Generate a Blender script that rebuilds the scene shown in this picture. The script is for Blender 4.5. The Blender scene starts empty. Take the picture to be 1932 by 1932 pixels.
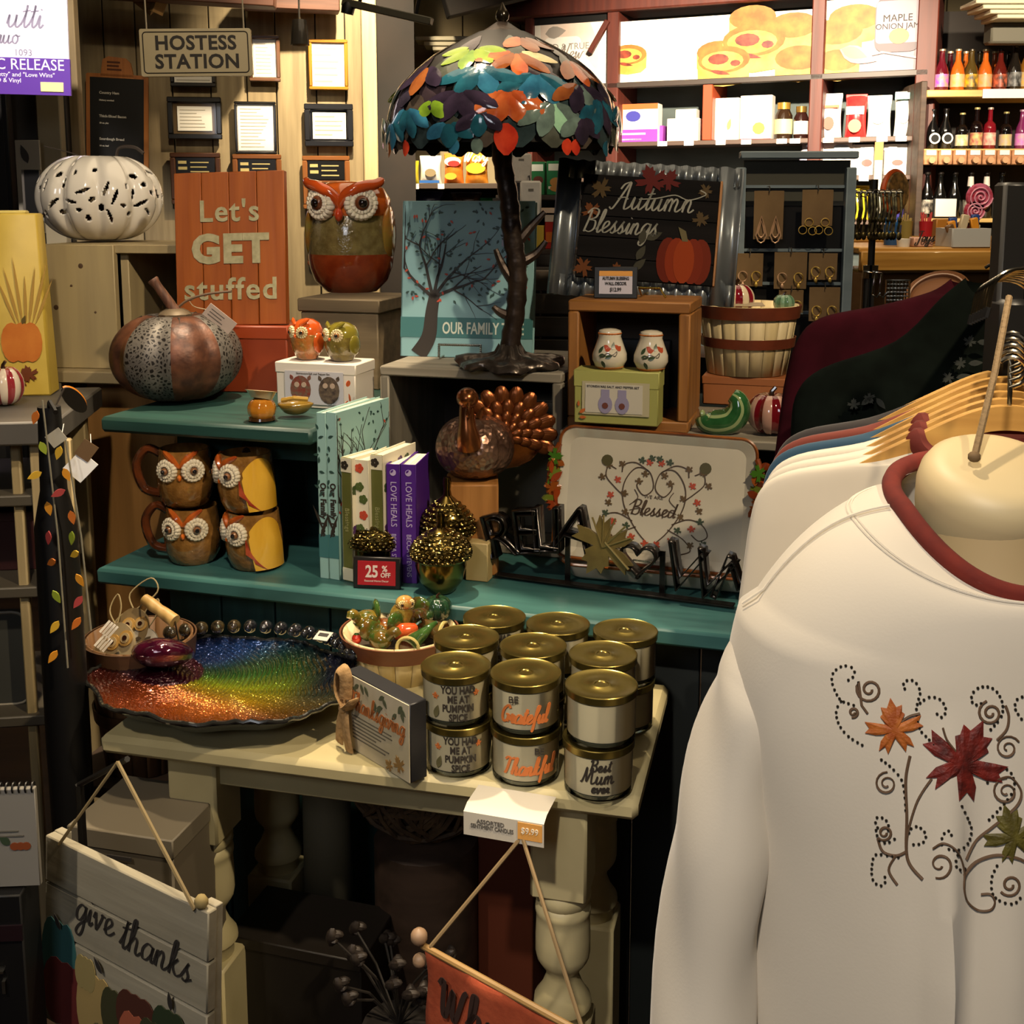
import bpy, math, random
from mathutils import Vector as V, Matrix as Mx
from mathutils.bvhtree import BVHTree
from mathutils.geometry import tessellate_polygon
R = math.radians; PI = math.pi
sc = bpy.context.scene; COL = sc.collection
rnd = random.Random(7)
# ---------------------------------------------------------------- camera
PITCH = R(8.2); EYE = 1.6; FPX = 2150.0
cam = bpy.data.objects.new('camera', bpy.data.cameras.new('camera')); COL.objects.link(cam)
cam.location = (0, 0, EYE); cam.rotation_euler = (PI/2 - PITCH, 0, 0)
cam.data.sensor_width = 36; cam.data.lens = FPX/1932*36; cam.data.shift_y = -275/1932
cam.data.clip_start = .05; cam.data.clip_end = 60
sc.camera = cam
# ---------------------------------------------------------------- view, world, lights
sc.view_settings.view_transform = 'Standard'; sc.view_settings.look = 'None'
sc.view_settings.exposure = 0.0; sc.view_settings.gamma = 1; sc.view_settings.use_curve_mapping = False
w = bpy.data.worlds.new('world'); sc.world = w; w.use_nodes = True
w.node_tree.nodes['Background'].inputs[0].default_value = (.9, .75, .55, 1)
w.node_tree.nodes['Background'].inputs[1].default_value = .02
WARM = (1, .80, .54); HOT = (1, .84, .62)
def spot(name, loc, aim, power, ang, blend=.4, col=WARM, rad=.04):
    l = bpy.data.lights.new(name, 'SPOT'); l.energy = power; l.spot_size = R(ang); l.spot_blend = blend
    l.color = col; l.shadow_soft_size = rad
    o = bpy.data.objects.new(name, l); COL.objects.link(o); o.location = loc
    o.rotation_euler = (V(aim)-V(loc)).to_track_quat('-Z', 'Y').to_euler(); return o
def area(name, loc, aim, power, size, col=WARM):
    l = bpy.data.lights.new(name, 'AREA'); l.energy = power; l.size = size; l.color = col
    o = bpy.data.objects.new(name, l); COL.objects.link(o); o.location = loc
    o.rotation_euler = (V(aim)-V(loc)).to_track_quat('-Z', 'Y').to_euler(); return o
spot('spot_key', (1.1, .35, 3.1), (-.2, 2.25, 1.2), 240, 50, .5)
spot('spot_left', (-.45, .55, 3.15), (-.75, 2.5, 1.3), 130, 34, .5, (1, .84, .66))
spot('spot_table', (-.42, 2.3, 3.3), (-.35, 1.8, .8), 330, 40, .5)
spot('spot_table_front', (-.25, 1.2, 3.3), (-.25, 1.62, .79), 150, 21, .4)
spot('spot_front_left', (-1.3, .15, 2.7), (-.2, 1.5, .85), 80, 30, .6, (1, .86, .7))
spot('spot_shirt', (-.35, -.5, 3.0), (.45, 1.0, 1.0), 190, 32, .5, (1, .87, .72))
spot('spot_shirt_back', (-.1, 1.75, 3.2), (.4, 1.05, 1.25), 150, 26, .3)
spot('spot_frames', (-.6, 5.0, 3.3), (-.8, 6.15, 2.2), 480, 70, .9)
spot('spot_hostess', (-1.1, 3.6, 3.3), (-1.45, 5.3, 2.2), 62, 40, .8)
spot('spot_posters', (.75, 3.3, 3.0), (1.3, 6.5, 2.1), 2000, 46, .8, HOT)
spot('spot_counter', (1.5, 3.1, 3.2), (1.75, 4.4, 1.4), 130, 40, .6)
spot('spot_bottles', (2.1, 3.3, 2.9), (2.4, 5.9, 1.9), 520, 46, .8, HOT)
spot('spot_snacks', (-.25, 4.6, 3.2), (-.2, 6.3, 1.7), 300, 40, .8, HOT)
spot('spot_poster_left', (-1.1, 2.6, 3.2), (-1.75, 4.0, 2.2), 330, 34, .6, (1, .9, .82))
spot('spot_stand', (.9, 1.9, 3.2), (.75, 3.1, 1.5), 90, 40, .6)
area('fill_front', (-.9, -1.6, 2.7), (-.1, 2.2, 1.3), 14, .8, (.9, .93, 1))
area('fill_store', (.3, 3.4, 3.35), (.3, 3.4, 0), 24, 2.5, WARM)
# ---------------------------------------------------------------- pixel <-> space helpers (a photo point at a known height or distance)
_cp, _sp = math.cos(PITCH), math.sin(PITCH)
def ray(px, py):
    a = (px-966)/FPX; b = (py-691)/FPX
    return V((a, _cp-b*_sp, -_sp-b*_cp))
def at(px, py, z):
    r = ray(px, py); t = (z-EYE)/r.z; return V((r.x*t, r.y*t, z))
def aty(px, py, Y):
    r = ray(px, py); t = Y/r.y; return V((r.x*t, Y, EYE+r.z*t))
def dep(p): return p[1]*_cp-(p[2]-EYE)*_sp
def wp(n, p): return n*dep(p)/FPX        # size in metres of n pixels at point p
# ---------------------------------------------------------------- materials
def lin(c):
    if isinstance(c, str): c = tuple(int(c[i:i+2], 16)/255 for i in (0, 2, 4))
    return tuple(x/12.92 if x <= .04045 else ((x+.055)/1.055)**2.4 for x in c)+(1,)
MATS = {}
def mat(col, rough=.55, metal=0, c2=None, ns=(6, 6, 6), amt=.5, bump=0, bs=None, coat=0, trans=0, emit=0, spec=.5, sheen=0, det=4, alpha=1, lo=.35, hi=.65, vor=False):
    key = (str(col), rough, metal, str(c2), ns, amt, bump, bs, coat, trans, emit, spec, sheen, det, alpha, lo, hi, vor)
    if key in MATS: return MATS[key]
    m = bpy.data.materials.new('mat'); m.use_nodes = True; MATS[key] = m
    n = m.node_tree.nodes; L = m.node_tree.links; b = n['Principled BSDF']; I = b.inputs
    I['Base Color'].default_value = lin(col); I['Roughness'].default_value = rough; I['Metallic'].default_value = metal
    I['Coat Weight'].default_value = coat; I['Coat Roughness'].default_value = .06; I['Transmission Weight'].default_value = trans
    I['Specular IOR Level'].default_value = spec; I['Sheen Weight'].default_value = sheen; I['Alpha'].default_value = alpha
    if emit: I['Emission Color'].default_value = lin(col); I['Emission Strength'].default_value = emit
    if c2 or bump:
        tc = n.new('ShaderNodeTexCoord'); mp = n.new('ShaderNodeMapping'); mp.inputs['Scale'].default_value = ns
        L.new(tc.outputs['Object'], mp.inputs[0])
        nz = n.new('ShaderNodeTexNoise'); nz.inputs['Scale'].default_value = 1; nz.inputs['Detail'].default_value = det
        L.new(mp.outputs[0], nz.inputs[0])
    if c2:
        rp = n.new('ShaderNodeValToRGB'); e = rp.color_ramp.elements
        e[0].position = lo; e[1].position = hi; e[0].color = lin(col); e[1].color = lin(c2)
        L.new(nz.outputs[0], rp.inputs[0]); L.new(rp.outputs[0], I['Base Color'])
    if bump:
        src = nz.outputs[0]
        if bs:
            m2 = n.new('ShaderNodeMapping'); m2.inputs['Scale'].default_value = (bs,)*3 if not isinstance(bs, tuple) else bs; L.new(tc.outputs['Object'], m2.inputs[0])
            z = n.new('ShaderNodeTexVoronoi' if vor else 'ShaderNodeTexNoise'); z.inputs['Scale'].default_value = 1; L.new(m2.outputs[0], z.inputs[0]); src = z.outputs[0]
        bp = n.new('ShaderNodeBump'); bp.inputs['Strength'].default_value = bump; bp.inputs['Distance'].default_value = .004
        L.new(src, bp.inputs['Height']); L.new(bp.outputs[0], I['Normal'])
    return m
def wood(c1, c2, rough=.6, ax=0, s=5, coat=0, bump=.25):
    ns = [s*7]*3; ns[ax] = s*.55
    return mat(c1, rough, 0, c2, tuple(ns), bump=bump, coat=coat, det=5)
# ---------------------------------------------------------------- mesh building
class G:
    def __init__(s): s.v = []; s.f = []; s.m = []; s.cur = 0; s.T = None
    def add(s, vs, fs, mi=None):
        b = len(s.v)
        s.v += [tuple(s.T @ V(p)) for p in vs] if s.T else [tuple(p) for p in vs]
        s.f += [tuple(b+i for i in f) for f in fs]; s.m += [s.cur if mi is None else mi]*len(fs); return s
    def use(s, i): s.cur = i; return s
    def tf(s, loc=(0, 0, 0), rot=(0, 0, 0), sc_=1):
        from mathutils import Euler
        s.T = Mx.LocRotScale(V(loc), Euler(rot), V((sc_,)*3) if not isinstance(sc_, tuple) else V(sc_)); return s
    def box(s, c, d, b=0, rot=None, taper=None):
        hx, hy, hz = d[0]/2, d[1]/2, d[2]/2
        if b <= 0:
            vs = [(x*hx, y*hy, z*hz) for x in (-1, 1) for y in (-1, 1) for z in (-1, 1)]
            fs = [(0, 1, 3, 2), (4, 6, 7, 5), (0, 4, 5, 1), (2, 3, 7, 6), (0, 2, 6, 4), (1, 5, 7, 3)]
        else:
            b = min(b, hx*.9, hy*.9, hz*.9); vs = []; ix = {}
            for x in (-1, 1):
                for y in (-1, 1):
                    for z in (-1, 1):
                        for a in range(3):
                            p = [x*(hx-b), y*(hy-b), z*(hz-b)]; p[a] = (x*hx, y*hy, z*hz)[a]
                            ix[x, y, z, a] = len(vs); vs.append(tuple(p))
            fs = []
            for a in range(3):
                o = [i for i in range(3) if i != a]
                for sg in (-1, 1):
                    q = []
                    for p0, p1 in ((-1, -1), (1, -1), (1, 1), (-1, 1)):
                        k = [0, 0, 0]; k[a] = sg; k[o[0]] = p0; k[o[1]] = p1; q.append(ix[k[0], k[1], k[2], a])
                    if (sg > 0) != (a != 1): q.reverse()
                    fs.append(tuple(q))
            for a in range(3):
                o = [i for i in range(3) if i != a]
                for s0 in (-1, 1):
                    for s1 in (-1, 1):
                        def K(t, ax):
                            k = [0, 0, 0]; k[a] = t; k[o[0]] = s0; k[o[1]] = s1; return ix[k[0], k[1], k[2], ax]
                        q = [K(-1, o[0]), K(1, o[0]), K(1, o[1]), K(-1, o[1])]
                        if (s0*s1 > 0) == (a != 1): q.reverse()
                        fs.append(tuple(q))
            for x in (-1, 1):
                for y in (-1, 1):
                    for z in (-1, 1):
                        q = [ix[x, y, z, a] for a in range(3)]
                        if x*y*z < 0: q.reverse()
                        fs.append(tuple(q))
        if taper: vs = [(x*(1+(taper-1)*(z/hz+1)/2), y*(1+(taper-1)*(z/hz+1)/2), z) for x, y, z in vs]
        if rot:
            from mathutils import Euler
            e = Euler(rot).to_matrix(); vs = [tuple(e @ V(p)) for p in vs]
        return s.add([(p[0]+c[0], p[1]+c[1], p[2]+c[2]) for p in vs], fs)
    def grid(s, fn, nu, nv, cu=False, cv=False, flip=False):
        vs = [fn(i/(nu if cu else nu-1), j/(nv if cv else nv-1)) for j in range(nv) for i in range(nu)]; fs = []
        for j in range(nv if cv else nv-1):
            for i in range(nu if cu else nu-1):
                a, b = j*nu+i, j*nu+(i+1) % nu; c, d = ((j+1) % nv)*nu+(i+1) % nu, ((j+1) % nv)*nu+i
                fs.append((d, c, b, a) if flip else (a, b, c, d))
        return s.add(vs, fs)
    def lathe(s, prof, n=28, c=(0, 0, 0), fx=None, cap=(1, 1)):
        vs = []; fs = []; m = len(prof)
        for r, z in prof:
            for i in range(n):
                a = 2*PI*i/n; rr, zz = fx(a, r, z) if fx else (r, z)
                vs.append((c[0]+rr*math.cos(a), c[1]+rr*math.sin(a), c[2]+zz))
        for j in range(m-1):
            for i in range(n):
                k = (i+1) % n; fs.append((j*n+i, j*n+k, (j+1)*n+k, (j+1)*n+i))
        if cap[0]: fs.append(tuple(range(n-1, -1, -1)))
        if cap[1]: fs.append(tuple((m-1)*n+i for i in range(n)))
        return s.add(vs, fs)
    def tube(s, pts, r, n=7, cap=True, closed=False, flat=1):
        P = [V(p) for p in pts]; N = len(P); vs = []; up = None
        for i in range(N):
            t = (P[(i+1) % N]-P[i-1]) if closed else (P[min(i+1, N-1)]-P[max(i-1, 0)])
            if t.length < 1e-9: t = V((0, 0, 1))
            t.normalize()
            if up is None: up = V((0, 0, 1)) if abs(t.z) < .9 else V((0, 1, 0))
            sx = t.cross(up)
            if sx.length < 1e-6: sx = t.orthogonal()
            sx.normalize(); up = sx.cross(t); rr = r[i] if isinstance(r, (list, tuple)) else r
            for k in range(n):
                a = 2*PI*k/n; vs.append(tuple(P[i]+sx*(rr*math.cos(a))+up*(rr*flat*math.sin(a))))
        fs = []
        for i in range(N if closed else N-1):
            j = (i+1) % N
            for k in range(n): l = (k+1) % n; fs.append((i*n+k, i*n+l, j*n+l, j*n+k))
        if cap and not closed: fs += [tuple(range(n-1, -1, -1)), tuple((N-1)*n+k for k in range(n))]
        return s.add(vs, fs)
    def ell(s, c, r, nu=14, nv=9, fx=None):
        if not isinstance(r, (tuple, list)): r = (r, r, r)
        pr = [(max(math.sin(PI*j/(nv-1)), 1e-4), -math.cos(PI*j/(nv-1))) for j in range(nv)]
        vs = []; fs = []
        for a, z in pr:
            for i in range(nu):
                t = 2*PI*i/nu; k = fx(t, z) if fx else 1
                vs.append((c[0]+r[0]*a*math.cos(t)*k, c[1]+r[1]*a*math.sin(t)*k, c[2]+r[2]*z))
        for j in range(nv-1):
            for i in range(nu): l = (i+1) % nu; fs.append((j*nu+i, j*nu+l, (j+1)*nu+l, (j+1)*nu+i))
        return s.add(vs, fs)
    def prism(s, poly, y0, y1, bev=0):     # outline in XZ, front at y0 (towards -Y)
        a = sum(poly[i-1][0]*poly[i][1]-poly[i][0]*poly[i-1][1] for i in range(len(poly)))
        if a < 0: poly = poly[::-1]
        n = len(poly); vs = [(x, y0, z) for x, z in poly]+[(x, y1, z) for x, z in poly]
        fs = [(i, i+n, (i+1) % n+n, (i+1) % n) for i in range(n)]
        for t in tessellate_polygon([[V((x, z, 0)) for x, z in poly]]):
            t = tuple(t); p = [poly[k] for k in t]
            ar = (p[1][0]-p[0][0])*(p[2][1]-p[0][1])-(p[2][0]-p[0][0])*(p[1][1]-p[0][1])
            if ar < 0: t = t[::-1]
            fs.append(t); fs.append(tuple(k+n for k in t[::-1]))
        return s.add(vs, fs)
    def rib(s, pts, wd, y0=0, th=.0008):   # flat pen stroke in XZ
        n = len(pts); A = []; B = []
        for i, (x, z) in enumerate(pts):
            x0, z0 = pts[max(i-1, 0)]; x1, z1 = pts[min(i+1, n-1)]; dx, dz = x1-x0, z1-z0; l = math.hypot(dx, dz) or 1
            ww = (wd(i/(n-1), dx/l, dz/l) if callable(wd) else wd)/2
            A.append((x-dz/l*ww, z+dx/l*ww)); B.append((x+dz/l*ww, z-dx/l*ww))
        vs = [(x, y0-th, z) for x, z in A]+[(x, y0-th, z) for x, z in B]+[(x, y0, z) for x, z in A]+[(x, y0, z) for x, z in B]; fs = []
        for i in range(n-1):
            a, b, c, d = i, i+1, n+i+1, n+i
            fs += [(d, c, b, a), (a, b, 2*n+b, 2*n+a), (c, d, 2*n+d, 2*n+c)]
        return s.add(vs, fs)
def smooth_path(pts, k=5, closed=False):
    out = []; n = len(pts); P = [V(p) for p in pts]
    for i in range(n if closed else n-1):
        p0, p1, p2, p3 = (P[i-1], P[i], P[(i+1) % n], P[(i+2) % n]) if closed else (P[max(i-1, 0)], P[i], P[i+1], P[min(i+2, n-1)])
        for j in range(k):
            t = j/k; out.append(tuple(.5*((2*p1)+(p2-p0)*t+(2*p0-5*p1+4*p2-p3)*t*t+(3*p1-p0-3*p2+p3)*t**3)))
    if not closed: out.append(tuple(P[-1]))
    return out
def setp(o, label=None, cat=None, group=None, kind=None):
    if label: o['label'] = label
    if cat: o['category'] = cat
    if group: o['group'] = group
    if kind: o['kind'] = kind
    return o
def mesh(name, g, m, smooth=40):
    me = bpy.data.meshes.new(name); me.from_pydata(g.v, [], g.f); ms = m if isinstance(m, (list, tuple)) else [m]
    for x in ms: me.materials.append(x)
    if len(ms) > 1: me.polygons.foreach_set('material_index', g.m)
    if smooth: me.polygons.foreach_set('use_smooth', [True]*len(me.polygons)); me.update(); me.set_sharp_from_angle(angle=R(smooth))
    return me
def O(name, g, m, par=None, loc=(0, 0, 0), rot=(0, 0, 0), smooth=40, label=None, cat=None, group=None, kind=None):
    me = g if isinstance(g, bpy.types.Mesh) else mesh(name, g, m, smooth)
    o = bpy.data.objects.new(name, me); COL.objects.link(o); o.location = loc; o.rotation_euler = rot
    if par: o.parent = par
    return setp(o, label, cat, group, kind)
def thing(name, label, cat, loc=(0, 0, 0), rz=0, group=None, rot=None):
    o = bpy.data.objects.new(name, None); COL.objects.link(o); o.location = loc; o.rotation_euler = rot or (0, 0, rz)
    o.empty_display_size = .02
    return setp(o, label, cat, group)
def kids(o): return [c for c in COL.objects if c.parent == o]
def dup(o, loc=None, rz=None, label=None, par=None, rot=None):
    ch = [c for c in bpy.data.objects if c.parent == o]
    r = o.copy(); COL.objects.link(r)
    if par: r.parent = par
    if loc is not None: r.location = loc
    if rz is not None: r.rotation_euler = (0, 0, rz)
    if rot is not None: r.rotation_euler = rot
    if label: r['label'] = label
    for c in ch: dup(c, par=r)
    return r
FC = {}
def tmesh(s, size, ext=.0006, bold=0, shear=0, sp=1, al='CENTER', m=None, hollow=False, lead=1, cond=1):
    c = bpy.data.curves.new('lettering', 'FONT'); c.body = s; c.size = size; c.extrude = ext; c.offset = bold; c.shear = shear
    c.space_character = sp; c.align_x = al; c.space_line = lead; c.resolution_u = 3
    if hollow: c.fill_mode = 'NONE'
    o = bpy.data.objects.new('lettering', c); me = bpy.data.meshes.new_from_object(o)
    bpy.data.objects.remove(o); bpy.data.curves.remove(c)
    for v in me.vertices: v.co = (v.co.x*cond, -v.co.z, v.co.y)   # stand up, face -Y
    me.materials.clear(); me.materials.append(m); return me
def text(s, size, m, par, loc, rot=(0, 0, 0), name='lettering', wrap=None, **k):
    me = tmesh(s, size, m=m, **k)
    if wrap:
        for v in me.vertices: a = v.co.x/wrap; rr = wrap-v.co.y; v.co = (rr*math.sin(a), -rr*math.cos(a), v.co.z)
    return O(name, me, None, par, loc, rot)
# single-stroke cursive; each glyph: advance, list of strokes (x-height 1)
SG = {
'a': (1.0, ['.75,.9 .4,1 .1,.6 .15,.1 .45,.05 .75,.5 .8,.95 .75,.3 .85,.02 1.05,.25']),
'b': (.9, ['0,.2 .35,1.1 .4,1.9 .2,1.9 .1,1 .12,.1 .4,0 .7,.3 .65,.8 .4,.9 .2,.6']),
'd': (1.0, ['.7,.9 .35,1 .08,.6 .12,.1 .42,.05 .7,.5 .85,1.9 .75,.4 .85,.02 1.05,.2']),
'e': (.85, ['0,.2 .35,.45 .6,.75 .45,1 .18,.85 .1,.4 .25,.05 .55,.05 .9,.35']),
'f': (.7, ['0,.2 .3,.9 .55,1.8 .35,1.95 .25,1.2 .25,-.6 .1,-.9']), 
'g': (1.0, ['.75,.9 .4,1 .1,.6 .15,.1 .45,.05 .75,.6 .8,.95 .75,-.4 .5,-.9 .2,-.7 .45,-.2 1.05,.25']),
'h': (1.0, ['0,.2 .3,1 .4,1.9 .22,1.9 .15,1 .12,0', '.14,.5 .4,.95 .62,.8 .6,.2 .75,0 1.0,.25']),
'i': (.5, ['0,.25 .2,.95 .18,.2 .3,0 .5,.25', '.24,1.35 .27,1.42']),
'k': (.95, ['0,.2 .3,1 .4,1.9 .22,1.9 .15,1 .12,0', '.14,.4 .6,1 .3,.55 .6,.05 .95,.2']),
'l': (.5, ['0,.2 .3,1.1 .36,1.9 .18,1.9 .1,.9 .15,.1 .3,0 .5,.25']),
'm': (1.45, ['0,.25 .15,.95 .14,0', '.14,.5 .4,.98 .55,.75 .52,0', '.53,.5 .8,.98 .98,.75 .95,.2 1.1,0 1.4,.25']),
'n': (1.0, ['0,.25 .15,.95 .14,0', '.14,.5 .42,.98 .6,.75 .57,.2 .72,0 1.0,.25']),
'o': (.85, ['.45,1 .12,.75 .1,.25 .4,0 .65,.35 .6,.85 .4,.98 .6,.8 .9,.9']),
'r': (.75, ['0,.25 .25,1 .3,.85 .5,.9 .42,.3 .5,.02 .75,.25']),
's': (.75, ['0,.2 .4,1.05 .3,.75 .5,.3 .35,0 .1,.1', '.35,.02 .75,.25']),
't': (.6, ['0,.2 .3,1 .38,1.7 .25,.4 .35,0 .6,.25', '.05,1.2 .65,1.3']),
'u': (1.05, ['0,.25 .15,.95 .12,.25 .3,0 .6,.4 .68,.95 .65,.2 .8,0 1.05,.25']),
'v': (.95, ['0,.6 .15,.95 .3,.1 .4,.05 .7,.8 .65,1 .95,.9']),
'w': (1.3, ['0,.6 .15,.95 .2,.1 .35,.05 .6,.8 .65,.1 .85,.05 1.1,.85 1.3,.95']),
'y': (1.0, ['0,.3 .15,.95 .15,.3 .35,.1 .65,.5 .72,.95 .65,-.4 .4,-.9 .15,-.6 .5,-.1 1.0,.25']),
'c': (.85, ['.7,.85 .4,1 .1,.6 .15,.1 .45,0 .85,.3']),
'A': (1.5, ['-.2,.1 .1,0 .6,1.2 .95,2.1 .98,1.2 1.0,.1 1.2,0 1.5,.25', '.3,.75 .8,.9 1.15,.75', '.95,2.1 .5,1.9 .3,1.5']),
'B': (1.25, ['.25,1.9 .2,1 .1,0', '-.1,1.6 .3,2.05 .9,1.9 .85,1.3 .3,1.05 .9,.95 1.0,.3 .6,0 .1,.15']),
'M': (1.9, ['-.1,.1 .1,.1 .35,1 .5,2 .6,1 .7,.2 1.0,1.2 1.25,2 1.3,1 1.35,.2 1.5,0 1.9,.25']),
'T': (1.2, ['-.1,1.7 .3,2 .8,1.85 1.2,2.05', '.6,1.9 .5,.8 .35,.1 .1,.1']),
'N': (1.6, ['-.1,.1 .1,.1 .35,1 .5,2 .7,1 .95,.1 1.1,1 1.25,2 1.5,2']),
'J': (1.1, ['.1,1.7 .6,2 1.1,1.9', '.75,1.9 .65,.8 .5,-.5 .1,-.6 .2,-.1']),
'G': (1.35, ['1.1,1.65 .75,2 .2,1.4 .15,.5 .55,0 1.0,.35 1.05,.9 .65,.9', '1.05,.9 1.05,.2 1.3,.15']),
'W': (1.6, ['-.1,1.6 .15,1.9 .2,.3 .4,.05 .7,1.6 .75,.3 .95,.05 1.3,1.6 1.5,1.9']),
}
def script(s, xh, wd, m, par, loc=(0, 0, 0), rot=(0, 0, 0), slant=.3, name='lettering', al='c', drape=None, cond=1):
    g = G(); x = 0; st = []
    for ch in s:
        if ch == ' ': x += .8; continue
        adv, ss = SG.get(ch, SG['e'])
        for q in ss:
            p = [tuple(map(float, t.split(','))) for t in q.split()]
            st.append([((x+a+slant*b)*xh*cond, b*xh) for a, b in p])
        x += adv*1.0
    off = x*xh*cond/2 if al == 'c' else 0
    for p in st:
        q = smooth_path([(a-off, b) for a, b in p], 5)
        g.rib(q, lambda t, dx, dz: wd*(.55+.75*abs(dz)) if xh > 0 else wd)
    if drape: g.v = [drape(*p) for p in g.v]
    return O(name, g, m, par, loc, rot, smooth=0)
def poly_disc(cx, cz, rx, rz=None, n=14, rot=0):
    rz = rz or rx; c, s_ = math.cos(rot), math.sin(rot)
    return [(cx+rx*math.cos(t)*c-rz*math.sin(t)*s_, cz+rx*math.cos(t)*s_+rz*math.sin(t)*c) for t in [2*PI*i/n for i in range(n)]]
def leaf2(cx, cz, L, W, rot, n=5):      # simple pointed leaf outline
    c, s_ = math.cos(rot), math.sin(rot); up = [(i/n*L, W/2*math.sin(PI*(i/n)**.8)) for i in range(n+1)]
    p = up+[(x, -z) for x, z in up[-2:0:-1]]
    return [(cx+x*c-z*s_, cz+x*s_+z*c) for x, z in p]
MAPLE = [(0, -.28), (.3, -.78), (.37, -.52), (.6, -.64), (.5, -.32), (.3, -.1), (.64, -.1), (1.0, .02), (.83, .16), (.96, .4), (.62, .32), (.26, .22), (.42, .5), (.33, .58), (.36, .82), (.16, .76), (0, 1.1)]
MAPLE = MAPLE+[(-x, z) for x, z in MAPLE[-2:0:-1]]
def maple(cx, cz, s, rot=0):
    c, t = math.cos(rot)*s, math.sin(rot)*s
    return [(cx+x*c-z*t, cz+x*t+z*c) for x, z in MAPLE]
def rrect(x0, z0, x1, z1, r, n=4):
    p = []
    for cx, cz, a in ((x1-r, z0+r, -PI/2), (x1-r, z1-r, 0), (x0+r, z1-r, PI/2), (x0+r, z0+r, PI)):
        p += [(cx+r*math.cos(a+PI/2*i/n), cz+r*math.sin(a+PI/2*i/n)) for i in range(n+1)]
    return p
def flat(name, polys, m, par, loc=(0, 0, 0), rot=(0, 0, 0), th=.0008, label=None, join=False):    # thin printed shapes, front at -th
    if len(polys) > 12 or join:
        g = G()
        for i, p in enumerate(polys): g.prism(p, -th-.00001*(i % 7), 0)
        return O(name, g, m, par, loc, rot, smooth=0, label=label)
    for i, p in enumerate(polys): o = O(name, G().prism(p, -th-.00001*(i % 7), 0), m, par, loc, rot, smooth=0, label=label)
    return o
def back(p, d): return V((p[0]*(p[1]+d)/p[1], p[1]+d, p[2]))     # further away, still under the same sight line
TH = R(-16.5)     # the display stands turned by this much
def off(p, u, v, dz=0, a=TH): return V((p[0]+u*math.cos(a)-v*math.sin(a), p[1]+u*math.sin(a)+v*math.cos(a), p[2]+dz))
# ================================================================ setting
ORD = ['first', 'second', 'third', 'fourth', 'fifth', 'sixth', 'seventh', 'eighth', 'ninth', 'tenth', 'eleventh', 'twelfth']
def pl(px, py, p0, a):
    n = V((-math.sin(a), math.cos(a), 0)); r = ray(px, py); e = V((0, 0, EYE)); return e+r*((V(p0)-e).dot(n)/r.dot(n))
def struct(name, g, m, **k): return O(name, g, m, kind='structure', **k)
m_tan = [wood(a, b, .7, 2, 4) for a, b in (('8c7c5c', 'a4936f'), ('948464', 'ac9b77'), ('837354', '9b8a67'))]
m_beige = mat('9a8a68', .8, 0, 'ab9b78', (2, 2, 2))
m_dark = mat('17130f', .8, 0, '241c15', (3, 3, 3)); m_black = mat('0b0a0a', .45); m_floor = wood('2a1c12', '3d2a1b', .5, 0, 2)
m_rust = wood('46190f', '572214', .55, 2, 4); m_slate = mat('4c5654', .7, 0, '3f4846', (4, 4, 9)); m_white = mat('efe9df', .6)
m_paper = mat('f2efe6', .7); m_ink = mat('2b2724', .7); m_dkwood = wood('33251a', '49372a', .6, 0, 4)
struct('floor', G().box((0, 3, -.05), (11, 13, .1)), m_floor)
struct('ceiling', G().box((0, 3, 3.75), (11, 13, .1)), mat('3a3128', .8, 0, '4a4034', (2, 2, 2)))
struct('wall_right', G().box((4.6, 3, 1.8), (.1, 13, 3.8)), m_beige)
struct('wall_front', G().box((0, -3.4, 1.8), (9.4, .1, 3.8)), m_beige)
struct('wall_left', G().box((-4.6, 3, 1.8), (.1, 13, 3.8)), m_beige)
# board wall with the framed papers
WA = R(8); W0 = aty(520, 200, 6.1)
def wl(px, py, d=0): return pl(px, py, V(W0)+V((math.sin(WA), -math.cos(WA), 0))*d, WA)
wb = struct('wall_back', G().box((0, .06, 1.8), (2.9, .04, 3.7)), m_dark, loc=off((W0[0], W0[1], 0), -.72, 0, 0, WA), rot=(0, 0, WA))
ux = lambda px: (wl(px, 300)-V((wb.location.x, wb.location.y, 0))).xy.dot(V((math.cos(WA), math.sin(WA))))
edges = [-1.45, -1.2, -.98] + [ux(p) for p in (120, 205, 265, 330, 402, 470, 525, 600, 655, 692)]
for i in range(len(edges)-1):
    O('board', G().box(((edges[i]+edges[i+1])/2, .03-.004*(i % 3), 1.8), (edges[i+1]-edges[i]-.006, .03, 3.6), .003), m_tan[i % 3], wb)
cp_ = wl(701, 300)
struct('trim_1', G().box((0, 0, 1.8), (.075, .12, 3.6), .006), wood('b7a277', 'cdb88c', .7, 2, 4), loc=(cp_.x, cp_.y-.03, 0), rot=(0, 0, WA))
wr = struct('wall_recess', G().box((.15, 7.45, 1.8), (3.0, .06, 3.6)), m_dark)
for i, (a, b) in enumerate(((640, 762), (764, 873), (875, 981), (983, 1010))):
    A, B = aty(a, 200, 7.4).x, aty(b, 200, 7.4).x
    O('board', G().box(((A+B)/2, 7.4, 1.8), (B-A, .04, 3.55), .004), m_beige, wr)
wq = struct('wall_back_right', G().box((2.9, 7.55, 1.8), (4.2, .06, 3.6)), m_dark)
for i in range(12): O('board', G().box((1.0+i*.32, 7.5, 1.8), (.312, .04, 3.55), .004), m_beige, wq)
struct('trim_2', G().box((aty(766, 200, 7.3).x, 7.33, 1.8), (.045, .05, 3.5), .005), mat('c9bf9e', .6))
struct('trim_3', G().box((aty(712, 200, 6.5).x, 6.5, 1.8), (.02, .5, 3.5)), m_dark)
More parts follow.
